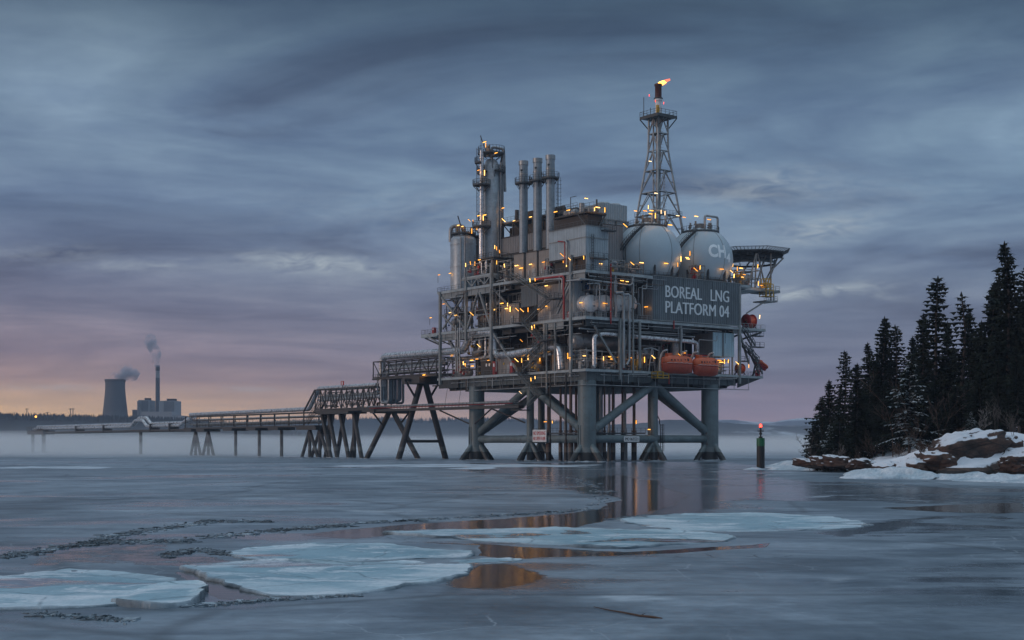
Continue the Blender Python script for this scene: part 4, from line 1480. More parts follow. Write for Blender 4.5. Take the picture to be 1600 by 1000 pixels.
fb = Vector((fc.x, fc.y, 93.5))
t = thing('flare_flame', 'orange gas flame blowing sideways from the flare tip', 'flame', fb)
dd = Vector((.86, -.35, .42))
flame_mesh('x', None, fb, [(dd, 2.3, .5), ((.7, -.3, .75), 1.5, .36), ((.95, -.4, .25), 1.5, .32), ((.5, -.2, .9), 1.0, .3)]).build('flame_core', M['flame'], t)
flame_mesh('x', None, fb + dd * .9, [(dd, 2.6, .36), ((.9, -.45, .6), 2.2, .24), ((.85, -.3, .15), 1.5, .18), ((.8, -.3, .8), 1.7, .16)]).build('flame_edge', M['flame2'], t)

# ================================================================== exhaust stacks and their boxes
for i, (px, top) in enumerate(((818, 252), (840, 248), (860, 243))):
    p = at(px, top, u=1.2)
    w = ('first exhaust stack, beside the process column', 'middle exhaust stack of the row of three', 'exhaust stack beside the clad building, with a caged ladder')[i]
    t = thing('exhaust_stack', 'tall ' + w, 'exhaust stack', (p.x, p.y, 47))
    part('flue', M['stack'], lambda mb: (mb.tube((p.x, p.y, 48.0), (p.x, p.y, p.z), 1.02, 24), [mb.tube((p.x, p.y, z), (p.x, p.y, z + .14), 1.07, 24) for z in np.arange(50, p.z - 8, 3.4)]), t)
    part('mouth', M['galv'], lambda mb: (mb.tube((p.x, p.y, p.z - .95), (p.x, p.y, p.z + .02), 1.16, 24), mb.tube((p.x, p.y, p.z - 3.3), (p.x, p.y, p.z - 3.0), 1.1, 24), mb.tube((p.x, p.y, p.z + .021), (p.x, p.y, p.z + .05), .9, 20)), t)

    def gal(mb):
        z = p.z - 5.2
        n = 18
        r0 = 2.05
        o = [(p.x + r0 * math.cos(2 * math.pi * k / n), p.y + r0 * math.sin(2 * math.pi * k / n), z) for k in range(n + 1)]
        for k in range(n):
            a, b = Vector(o[k]), Vector(o[k + 1])
            ia, ib = Vector((p.x, p.y, z)).lerp(a, .5), Vector((p.x, p.y, z)).lerp(b, .5)
            mb.add([a, b, ib, ia, a - Vector((0, 0, .3)), b - Vector((0, 0, .3)), ib - Vector((0, 0, .3)), ia - Vector((0, 0, .3))], [(0, 1, 2, 3), (7, 6, 5, 4), (0, 4, 5, 1)])
            if k % 3 == 0:
                mb.bar(a, Vector((p.x, p.y, z - 1.5)).lerp(Vector((a.x, a.y, z - 1.5)), .52), .12)
        mb.rail(o, 1.2, 1.2, .05)
        mb.bar(o[11], Vector(o[11]) + Vector((0, 0, 2.6)), .1)
        mb.sphere(Vector(o[11]) + Vector((0, 0, 2.7)), .28, 8, 6)
    part('gallery', M['grate'], gal, t)
    if i == 2:
        def lad(mb):
            x, y = p.x + 1.25, p.y - .7
            for s in (-.3, .3):
                mb.bar((x + s, y - .2, 52), (x + s, y - .2, p.z - 5), .1)
            for z in np.arange(52.5, p.z - 5, .9):
                mb.bar((x - .3, y - .2, z), (x + .3, y - .2, z), .07)
                if z > 59:
                    for w in np.linspace(-1.6, 1.2, 5):
                        mb.bar((x + .45 + .5 * math.sin(w), y - .6 + .5 * math.cos(w), z), (x + .45 + .5 * math.sin(w + .6), y - .6 + .5 * math.cos(w + .6), z), .07)
            for w in (-1.2, 0, 1.2):
                mb.bar((x + .45 + .5 * math.sin(w), y - .6 + .5 * math.cos(w), 59), (x + .45 + .5 * math.sin(w), y - .6 + .5 * math.cos(w), p.z - 5), .06)
            mb.box((x - .4, y - 1.5, 57.3), (x + 1.4, y + .6, 57.5)); mb.rail([(x - .4, y - 1.5, 57.5), (x + 1.4, y - 1.5, 57.5), (x + 1.4, y + .6, 57.5)], 1.2, .9, .05)
            mb.tube((x + .2, y + .4, 44), (x + .2, y + .4, 57.3), .35, 10)
        part('caged_ladder', M['grate'], lad, t)
    b0, b1 = at((803, 822, 842)[i], 400, u=-.6), at((818, 838.5, 858)[i], 400, u=-.6)
    zt = b0.z + (0, 0, 0)[i]
    zt = at((810, 830, 850)[i], (397, 394, 391)[i], u=-.6).z
    t = thing('filter_house', ('grey filter box with a lamp under the first exhaust stack', 'grey filter box under the middle exhaust stack', 'grey filter box with a blue side under the exhaust stack nearest the clad building')[i].replace('nearest', 'next to'), 'filter box', (-.6, b0.y, 42.5))
    part('wall', M['tan'], lambda mb: mb.box((-.6, b1.y, 42.55), (2.8, b0.y, zt)), t)
    part('door', M['galv'], lambda mb: (mb.box((-.66, b1.y + .5, 42.7), (-.603, b1.y + 1.7, 44.9)), mb.box((-.70, b0.y - 1.4, 43.4), (-.603, b0.y - .8, 44.6))), t)
    part('roof_edge', M['dark'], lambda mb: (mb.box((-.72, b1.y - .1, zt), (2.9, b0.y + .1, zt + .18)),), t)

# ================================================================== columns and drum
p = at(768, 240, u=4.0)
t = thing('process_column', 'tallest silver process column with a railed platform round its domed top', 'process column', (p.x, p.y, 42.5))
hd = at(768, 262, u=4.0).z
part('shell', M['tower'], lambda mb: (mb.lathe([(2.25, 42.5), (2.25, 50), (2.25, hd - 2), (2.2, hd - 1.9), (2.18, hd - 1.2), (2.0, hd + .4), (1.5, hd + 1.5), (.8, hd + 2.1), (.05, hd + 2.3)], (p.x, p.y, 0), 36),
                                      [mb.tube((p.x, p.y, z), (p.x, p.y, z + .16), 2.29, 36, caps=False) for z in np.arange(46, hd - 2, 3.3)]), t)
def f(mb):
    for du, dv, r, z1 in ((1.0, -2.5, .24, hd + 1), (1.9, -2.1, .26, hd + 3), (2.5, -1.2, .2, hd + .5), (.1, -2.75, .12, hd - 6)):
        mb.tube((p.x + du, p.y + dv, 43), (p.x + du, p.y + dv, z1), r, 10)
    mb.pipe([(p.x, p.y, hd + 2), (p.x, p.y, hd + 5.2), (p.x + 2.4, p.y - 1.9, hd + 4.6), (p.x + 2.6, p.y - 2.2, hd - 6)], .34, 10, .8)
part('side_pipe', M['silver2'], f, t)


def gallery(mb, c, r0, z, rin, rails=True, a0=0.0, a1=2 * math.pi, hh=1.15):
    n = max(8, int(24 * (a1 - a0) / (2 * math.pi)))
    o = [Vector((c.x + r0 * math.cos(a0 + (a1 - a0) * k / n), c.y + r0 * math.sin(a0 + (a1 - a0) * k / n), z)) for k in range(n + 1)]
    for k in range(n):
        a, b = o[k], o[k + 1]
        q = Vector((c.x, c.y, z))
        ia, ib = q.lerp(a, rin / r0), q.lerp(b, rin / r0)
        d = Vector((0, 0, .3))
        mb.add([a, b, ib, ia, a - d, b - d, ib - d, ia - d], [(0, 1, 2, 3), (7, 6, 5, 4), (0, 4, 5, 1), (3, 2, 6, 7)])
        if k % 4 == 0:
            mb.bar(a - d, ia - Vector((0, 0, 1.6)), .13)
    if rails:
        mb.rail(o, hh, 1.0, .055)


def f(mb):
    z = at(768, 240, u=4.0).z
    gallery(mb, p, 3.3, z, 1.2, hh=1.6)
    for k in range(6):
        w = k * 1.05
        mb.bar((p.x + 3.2 * math.cos(w), p.y + 3.2 * math.sin(w), z), (p.x + 2.2 * math.cos(w), p.y + 2.2 * math.sin(w), z - 4), .16)
    gallery(mb, p, 3.5, hd - 1.0, 2.3, True, -1.9, -.2)
    gallery(mb, p, 3.6, hd - 1.2, 2.3, True, 1.9, 3.6)
    gallery(mb, p, 3.4, 60.0, 2.3, True, 2.2, 3.6)
    mb.bar((p.x - 1.2, p.y + .4, z), (p.x - 2.4, p.y + 1.4, z + 4.4), .22)
    mb.bar((p.x - 3.2, p.y, z), (p.x - 3.2, p.y, z + 4), .1)
part('platform', M['grate'], f, t)
part('valve', M['tan'], lambda mb: (mb.tube((p.x - .9, p.y + .2, hd + 2.6), (p.x - .9, p.y + .2, hd + 5.0), .5, 10), mb.tube((p.x - .9, p.y - .4, hd + 5.2), (p.x - .9, p.y + 1, hd + 5.2), .3, 8), mb.box((p.x - 1.5, p.y - 1.2, hd + 3), (p.x - .6, p.y - .5, hd + 4.4))), t)

p2 = at(752.5, 275, u=.6)
t = thing('slim_column', 'slim silver column with two round railed platforms in front of the tallest column', 'process column', (p2.x, p2.y, 42.5))
z1, z2 = at(751, 289, u=.6).z, at(751, 354, u=.6).z
part('shell', M['silver'], lambda mb: (mb.tube((p2.x, p2.y, 44), (p2.x, p2.y, z2), .68, 20), mb.tube((p2.x, p2.y, z2), (p2.x, p2.y, z1 + 8.4), .52, 18), [mb.tube((p2.x, p2.y, z), (p2.x, p2.y, z + .2), .62, 18) for z in np.arange(z2 + 1.5, z1 + 7, 1.9)]), t)
def f(mb):
    gallery(mb, p2, 2.2, z1, .7)
    gallery(mb, p2, 2.3, z2, .9)
    gallery(mb, p2, 1.7, z1 + 5.5, .7, True, 1.8, 4.0)
    for s in (-.3, .3):
        mb.bar((p2.x - 1.0, p2.y + s + .4, z2), (p2.x - 1.0, p2.y + s + .4, z1 + 9), .09)
    for z in np.arange(z2, z1 + 9, .9):
        mb.bar((p2.x - 1.0, p2.y + .1, z), (p2.x - 1.0, p2.y + .7, z), .07)
part('platform', M['grate'], f, t)
part('junction_box', M['tan'], lambda mb: (mb.box((p2.x - .9, p2.y - 1.3, z1 + .5), (p2.x + .1, p2.y - .75, z1 + 2.2)), mb.box((p2.x - .9, p2.y - 1.5, z2 + .5), (p2.x + .3, p2.y - 1.1, z2 + 2.0))), t)

p3 = at(724, 372, u=2.4)
t = thing('settling_drum', 'stout silver drum with a curved pipe over its top at the jetty end', 'drum', (p3.x, p3.y, 42.5))
part('shell', M['tower'], lambda mb: (mb.lathe([(3.3, 42.5), (3.3, p3.z - .8), (3.1, p3.z - .1), (2.4, p3.z + .5), (1.2, p3.z + .8), (.05, p3.z + .9)], (p3.x, p3.y, 0), 40), [mb.tube((p3.x, p3.y, z), (p3.x, p3.y, z + .25), 3.42, 40, caps=False) for z in (48.6, 54.2)]), t)
part('top_pipe', M['silver2'], lambda mb: (mb.pipe([(p3.x - 2.6, p3.y + 1.9, p3.z - 1), (p3.x - 2.6, p3.y + 1.9, p3.z + 3.0), (p3.x + .4, p3.y + .2, p3.z + 3.2), (p3.x + .4, p3.y + .2, p3.z + .6)], .5, 12, 1.4), mb.tube((p3.x - 1.6, p3.y - 3, 43), (p3.x - 1.6, p3.y - 3, p3.z), .16, 8), mb.tube((p3.x - 2.5, p3.y - 2.4, 43), (p3.x - 2.5, p3.y - 2.4, p3.z), .12, 8)), t)
def f(mb):
    gallery(mb, p3, 3.2, p3.z + 1.1, 1.5)
    mb.bar((p3.x - .8, p3.y - 1, p3.z + 1), (p3.x - 2, p3.y - .4, p3.z + 5.4), .25)
part('platform', M['grate'], f, t)
part('valve', M['tan'], lambda mb: [mb.tube((p3.x + a, p3.y + b, p3.z + .6), (p3.x + a, p3.y + b, p3.z + 2.6), .32, 8) for a, b in ((-1.6, .6), (-.6, -1.4), (1, -2), (-2, -1))], t)
p4 = at(741, 375, u=5.5)
t = thing('brown_drum', 'dark brown drum half hidden between the silver drum and the slim column', 'drum', (p4.x, p4.y, 42.5))
part('shell', M['brown'], lambda mb: (mb.lathe([(2.2, 42.5), (2.2, p4.z), (1.4, p4.z + .7), (.05, p4.z + .9)], (p4.x, p4.y, 0), 28), [mb.tube((p4.x, p4.y, z), (p4.x, p4.y, z + .2), 2.27, 28, caps=False) for z in (46, 50, 54)]), t)
part('platform', M['grate'], lambda mb: gallery(mb, p4, 2.4, p4.z + .9, .6), t)

# ================================================================== clad buildings on the upper deck
t = thing('clad_building', 'pale ribbed clad block at the corner of the upper deck under a railed roof platform', 'building', (-2, -2, 42.5))
part('wall', M['clad'], lambda mb: (mb.box((-1.97, -1.97, 45.7), (4.47, 10.97, 52.2)), mb.ribs((-2, 11), (-2, -2), 45.7, 52.3, .66, .07), mb.ribs((-2, -2), (4.5, -2), 42.6, 52.3, .66, .07)), t)
part('base_frame', M['dark'], lambda mb: (mb.box((-1.2, -1.6, 42.52), (4.3, 10, 45.69)), mb.box((-2.1, -1.9, 45.3), (-1.9, 11, 45.66))), t)
part('trim', M['steel'], lambda mb: (mb.box((-2.16, -2.18, 49.6), (4.55, -2.08, 49.85)), mb.box((-2.16, -2.07, 49.6), (-2.08, 11, 49.85)), mb.box((-2.2, -2.2, 52.3), (4.6, 11, 52.42))), t)
part('roof_house', M['brown'], lambda mb: (mb.box((-.6, -1, 52.43), (3.6, 11, 55.2)), mb.box((-1.6, -1.6, 55.2), (4.4, 10, 55.5))), t)
def f(mb):
    mb.rail([(-2.1, 11, 52.42), (-2.1, -2.1, 52.42), (4.5, -2.1, 52.42)])
    mb.rail([(-1.5, 8, 55.5), (-1.5, -1.5, 55.5), (4.3, -1.5, 55.5)], 1.3)
    mb.rail([(-1.5, 6.5, 55.5), (.8, 6.5, 55.5), (.8, -1.5, 55.5)], 2.4)
    mb.bar((-1.4, 4, 55.5), (-1.4, 4, 59.4), .14); mb.bar((-1.4, 4, 59.4), (-.2, 3.4, 59.7), .12)
    mb.bar((2, -1, 55.5), (2, -1, 58.6), .3)
    mb.bar((-1.6, -1.4, 52.4), (-1.6, 1.2, 55.2), .2); mb.bar((4.2, -1.4, 55.2), (2.2, -1.4, 52.4), .3)
part('handrail', M['railm'], f, t)
part('balcony', M['grate'], lambda mb: (landing(mb, 2.2, 5.6, -3.6, -2.2, 51.6, (0, 3, 2)), landing(mb, -1.0, 3.2, -3.5, -2.2, 45.2, (0, 3, 2)), [mb.bar((-.6 + s, -2.4, 42.6), (-.6 + s, -2.4, 50.5), .09) for s in (0, .6)], [mb.bar((-.6, -2.4, z), (0, -2.4, z), .07) for z in np.arange(43, 50.5, .7)]), t)
part('roof_unit', M['galv'], lambda mb: (mb.tube((1, 3, 55.5), (1, 3, 58.2), .6, 12), mb.tube((2.6, .5, 55.5), (2.6, .5, 57.4), .35, 10), mb.drum((1.2, 5, 56.4), (1.2, 9, 56.4), .8, 14), mb.box((2.0, 1.5, 55.5), (3.2, 2.4, 56.9))), t)

t = thing('clad_hall', 'long grey ribbed hall behind the exhaust stacks', 'building', (5.2, 11, 42.5))
part('wall', M['cladd'], lambda mb: (mb.box((5.25, 6.05, 42.55), (15.9, 41.9, 54.6)), mb.ribs((5.2, 42), (5.2, 11.2), 42.6, 50.4, .7)), t)
part('upper_wall', M['cladw'], lambda mb: (mb.ribs((5.15, 42), (5.15, 11.2), 50.7, 54.7, .7), mb.ribs((5.2, 6), (16, 6), 46, 54.7, .7)), t, 'paler upper band of ribbed wall')
part('trim', M['dark'], lambda mb: (mb.box((5.0, 11, 50.42), (5.16, 42, 50.68)), mb.box((4.9, 6, 54.72), (16, 42, 54.9)), mb.bar((5.05, 42, 46), (5.05, 12, 50.2), .2)), t)
part('roof_platform', M['grate'], lambda mb: (mb.box((5.5, 10, 58.2), (12, 40, 58.6)), mb.rail([(5.5, 40, 58.6), (5.5, 10, 58.6)], 1.2), [mb.bar((5.8, v, 54.9), (5.8, v, 58.2), .3) for v in range(11, 41, 4)], [mb.bar((5.8, v, 54.9), (5.8, v + 4, 58.2), .2) for v in range(11, 37, 4)]), t)
part('roof_duct', M['brown'], lambda mb: (mb.box((7, 12, 54.91), (10, 38, 57.4)), mb.drum((8, 18, 59.6), (8, 24, 59.6), .8, 14), mb.box((7, 28, 58.6), (9, 31, 60.6)), mb.tube((7, 35, 58.6), (7, 35, 61.5), .5, 10)), t)

t = thing('cooler_house', 'pale ribbed cooler block with two low fan domes behind the clad block', 'building', (16, 12, 42.5))
part('wall', M['clad'], lambda mb: (mb.box((16.05, 13.05, 42.6), (23.4, 26, 60.6)), mb.ribs((16, 13), (23.45, 13), 52, 57.2, .66), mb.ribs((15.97, 12.95), (23.47, 12.95), 57.5, 61.2, .66), mb.ribs((16, 26), (16, 13), 52, 61.2, .7)), t)
part('fan_dome', M['galv'], lambda mb: [mb.lathe([(1.7, 60.6), (1.7, 61.4), (1.3, 61.75), (.05, 61.9)], (u, 15.2, 0), 20) for u in (17.9, 21.4)], t)
part('frame', M['steel'], lambda mb: ([mb.bar((u, 12.6, 50), (u, 12.6, 57.4), .25) for u in (16.2, 19.8, 23.4)], mb.bar((16, 12.6, 57.3), (23.6, 12.6, 57.3), .25), mb.bar((16, 12.6, 53.4), (23.6, 12.6, 53.4), .2)), t)
t = thing('pipe_module', 'brown frame of small pipes between the clad block and the plain sphere', 'pipe frame', (6, 9, 42.5))
part('frame', M['brown'], lambda mb: ([mb.box((u, v, 42.5), (u + .35, v + .35, 53)) for u in (6, 9, 12) for v in (9, 13)], [mb.box((5.8, v, z), (12.4, v + .34, z + .3)) for v in (9.01, 13.01) for z in (46, 49.5, 53)]), t)
part('tank', M['tan'], lambda mb: mb.drum((7, 10.6, 47.6), (11.6, 10.6, 47.6), 1.1), t)
part('pipe', M['silver2'], lambda mb: mb.pipe([(7, 8.6, 42.6), (7, 8.6, 51), (11, 8.6, 51), (11, 10, 51)], .25, 8), t)
part('pipe', M['red'], lambda mb: mb.pipe([(9.6, 8.5, 42.6), (9.6, 8.5, 48.6), (13, 8.5, 48.6)], .16, 8), t)
part('box', M['tan'], lambda mb: mb.box((8, 9.6, 49.81), (11, 12, 52.6)), t)

# ---- small service pipes clipped to the open faces of every level
g5 = random.Random(21)
for k in range(80):
    z0, z1 = g5.choice(((21, 31.4), (32.4, 41.8), (17.3, 20), (28, 31.4), (38, 41.8)))
    if g5.random() < .5:
        v = g5.choice((g5.uniform(24, 55), g5.uniform(24, 55), g5.uniform(-1, 14)))
        f0, dirv = (lambda o, zz: (-2.62 - .1 * (k % 3), v + o, zz)), 1
    else:
        u = g5.uniform(-1, 44)
        if 17 < u and z0 > 32: u = g5.uniform(-1, 16)
        f0 = lambda o, zz: (u + o, -2.62 - .1 * (k % 3), zz)
    r = g5.choice((.06, .08, .11))
    mm = g5.choice(('pipeg', 'galv', 'silver2', 'dark', 'railm', 'rust', 'pipeg'))
    zs = g5.uniform(z0, z0 + (z1 - z0) * .4)
    ze = g5.uniform(zs + 1.5, z1)
    o1 = g5.choice((0, 0, -1.6, 1.2, 3.2, -4, 6))
    pts = [f0(0, zs), f0(0, ze), f0(o1, ze), f0(o1, min(z1, ze + 1.2))] if o1 else [f0(0, z0), f0(0, z1)]
    part('service_pipe', M[mm], lambda mb: mb.pipe(pts, r, 6, .3))
for z, u0, u1 in ((30.9, -1, 40), (29.6, 3, 28), (41.2, -1, 16), (19.4, 2, 44)):
    part('service_pipe', M['pipeg'], lambda mb: mb.tube((u0, -2.3, z), (u1, -2.3, z), .1, 6))
for z, v0, v1 in ((30.6, -1, 14), (29.4, 23, 54), (41.0, 0, 20), (19.2, 0, 50), (40.6, 26, 54), (26.6, 24, 54)):
    part('service_pipe', M['pipeg'], lambda mb: mb.tube((-2.3, v0, z), (-2.3, v1, z), .1, 6))
# mezzanine gratings between the main decks
for u0, u1, v0, v1, z in ((-1.6, 4, 46.5, 54, 36.9), (-1.4, 4, 33.4, 43, 36.4), (.6, 6, 8, 31, 26.6), (-1.6, 5, 32.8, 41, 49.2), (5, 16, .2, 6.5, 36.6)):
    part('mezzanine', M['grate'], lambda mb: (mb.box((u0, v0, z - .18), (u1, v1, z)), mb.rail([(u1, v0, z), (u0, v0, z), (u0, v1, z)], 1.1, 1.2, .06), [mb.bar((u0 + .2, v, z - .18), (u0 + .2, v, z - 4), .2) for v in (v0 + .3, v1 - .3)]))
# cable trays
for u0, v0, u1, v1, z in ((-1.9, 24, -1.9, 54, 24.9), (-1.8, 24, -1.8, 54, 36.6), (0, -1.9, 18, -1.9, 24.6), (18, -1.5, 30, -1.5, 29.2), (-1.8, 0, -1.8, 13, 28.6)):
    part('cable_tray', M['galv'], lambda mb: mb.bar((u0, v0, z), (u1, v1, z), .5, .1))

# collars of broken ice round the legs
for u, v, r in COLS:
    def f(mb):
        n = 26
        ph = rnd.uniform(0, 9)
        for rr, z, in ((1.0, .16),):
            o = [Vector((u + (r + .35 + .8 * abs(noise.noise(Vector((math.cos(w) * 1.5, math.sin(w) * 1.5, ph)))) ) * math.cos(w) * 1.15, v + (r + .35 + .8 * abs(noise.noise(Vector((math.cos(w) * 1.5, math.sin(w) * 1.5, ph))))) * math.sin(w) * 1.15, 0)) for w in np.linspace(0, 2 * math.pi, n, endpoint=False)]
            i_ = [Vector((u + (r + .004) * math.cos(w), v + (r + .004) * math.sin(w), .22 + .25 * noise.noise(Vector((math.cos(w) * 2, math.sin(w) * 2, ph))))) for w in np.linspace(0, 2 * math.pi, n, endpoint=False)]
            m_ = [a.lerp(b, .45) + Vector((0, 0, .09)) for a, b in zip(o, i_)]
            vs = [q - Vector((0, 0, .05)) for q in o] + m_ + i_
            mb.add(vs, [(b * n + k, b * n + (k + 1) % n, (b + 1) * n + (k + 1) % n, (b + 1) * n + k) for b in (0, 1) for k in range(n)])
    part('ice_collar', M['collar'], f)

# ================================================================== equipment on the platform
ORD = ['first', 'second', 'third', 'fourth', 'fifth', 'sixth', 'seventh', 'eighth', 'ninth', 'tenth', 'eleventh', 'twelfth', 'thirteenth', 'fourteenth', 'fifteenth', 'sixteenth']

# white cylindrical tanks in a row on the middle deck
TW = ['white horizontal tank with a lamp on its flank, at the corner of the middle deck', 'white horizontal tank with a glowing lamp below its end cap, beside the red pipe',
      'white horizontal tank between the red pipe and the twin pale pipes', 'white horizontal tank with a small cap on top, beside the slate panel house']
for i, px in enumerate((925, 946.5, 967, 986)):
    q = at(px, 473.5, v=0)
    t = thing('storage_tank', TW[i], 'tank', (q.x, .2, 32.2), 'white tanks in a row on the middle deck')
    r = 1.9
    part('shell', M['white'], lambda mb: mb.drum((q.x, .1, q.z), (q.x, 7.6, q.z), r, 28, .10), t)
    part('band', M['galv'], lambda mb: [mb.tube((q.x, v, q.z), (q.x, v + .12, q.z), r + .03, 28, caps=False) for v in (.75, 2.6, 4.6, 6.6)], t)
    for v in (1.2, 5.8):
        part('saddle', M['steel'], lambda mb: mb.box((q.x - 1.3, v, 32.21), (q.x + 1.3, v + .4, q.z - .9)), t)
    part('manhole', M['galv'], lambda mb: (mb.tube((q.x + .1, 1.6, q.z + r - .1), (q.x + .1, 1.6, q.z + r + .5), .4, 12), mb.tube((q.x + .7, .12, q.z - .6), (q.x + .7, -.1, q.z - .6), .22, 10)), t)

# generic process skids: base frame, vessels, pipework and valves, no two alike


def skid(name, lab, base, size, seed, cat='process skid', mats=('tan', 'silver2', 'pipeg'), upright=None):
    g = random.Random(seed)
    u, v, z = base
    du, dv, dz = size
    t = thing(name, lab, cat, (u, v, z))

    def frame(mb):
        w = .16
        for a in (0, 1):
            for b in (0, .5, 1):
                mb.box((u + a * du - w / 2, v + b * dv - w / 2, z), (u + a * du + w / 2, v + b * dv + w / 2, z + dz))
        for h in (.12, dz * .55, dz - .1):
            for a in (0, 1):
                mb.bar((u + a * du, v, z + h), (u + a * du, v + dv, z + h), .18)
            for b in (0, .5, 1):
                mb.bar((u, v + b * dv, z + h + .002), (u + du, v + b * dv, z + h + .002), .17)
    part('frame', M['steel'], frame, t)
    n = g.choice((1, 2, 2))
    for k in range(n):
        def vessel(mb):
            if (g.random() < .5 if upright is None else upright):
                r = min(du, dv / n) * g.uniform(.24, .36)
                c = (u + du * g.uniform(.4, .6), v + dv * (k + .5) / n, z)
                mb.drum((c[0], c[1], z + .5), (c[0], c[1], z + dz * g.uniform(.72, .97)), r, 18, .35)
                mb.tube((c[0], c[1], z), (c[0], c[1], z + .7), r * .5, 12)
            else:
                r = min(du, dz) * g.uniform(.18, .28)
                h = z + dz * (.3 + .42 * k)
                mb.drum((u + du * .45, v + dv * .06, h), (u + du * .45, v + dv * .94, h), r, 18, .35)
        part('vessel', M[g.choice(mats)], vessel, t)

    for mm, cnt, rr in ((g.choice(('silver', 'silver2')), g.randint(3, 5), (.12, .22)), ('pipeg', g.randint(4, 7), (.06, .13)), (g.choice(('red', 'rust', 'pipeg', 'silver2')), g.randint(1, 3), (.07, .12))):
        for _ in range(cnt):
            def pipes(mb):
                for _k in range(1):
                    p = [u + du * g.uniform(-.08, .9), v + dv * g.random(), z + dz * g.choice((.1, .3, .5, .75, .95))]
                    pts = [tuple(p)]
                    ax0 = g.choice((1, 2))
                    for _s in range(g.randint(2, 4)):
                        ax0 = g.choice([a for a in (0, 1, 1, 2, 2) if a != ax0])
                        if ax0 == 0:
                            p[0] = u + du * g.uniform(-.1, .9)
                        elif ax0 == 1:
                            p[1] = v + dv * g.random()
                        else:
                            p[2] = z + dz * g.uniform(.05, 1.0)
                        pts.append(tuple(p))
                    r = g.uniform(*rr)
                    mb.pipe(pts, r, 7, r * 2)
            part('pipe', M[mm], pipes, t)

    def valves(mb):
        for _k in range(1):
            c = Vector((u + du * g.uniform(-.08, .25), v + dv * g.random(), z + dz * g.uniform(.08, .8)))
            s = g.uniform(.16, .32)
            mb.box(c - Vector((s, s, s)), c + Vector((s, s, s * 1.4)))
            mb.tube(c + Vector((0, 0, s)), c + Vector((0, 0, s * 2.6)), s * .3, 6)
            mb.tube(c + Vector((0, 0, s * 2.5)), c + Vector((0, 0, s * 2.8)), s * 1.2, 10)
    vm = M[g.choice(('red', 'tan', 'yellow', 'blue', 'red'))]
    for _k in range(g.randint(4, 8)):
        part('valve', vm, valves, t)
    if g.random() < .7:
        a = g.uniform(.1, .6)
        part('cabinet', M[g.choice(('tan', 'cladw', 'galv'))], lambda mb: (mb.box((u - .15, v + dv * a, z + .15), (u + .7, v + dv * a + g.uniform(.8, 1.6), z + g.uniform(1.6, 2.2)))), t)
    return t


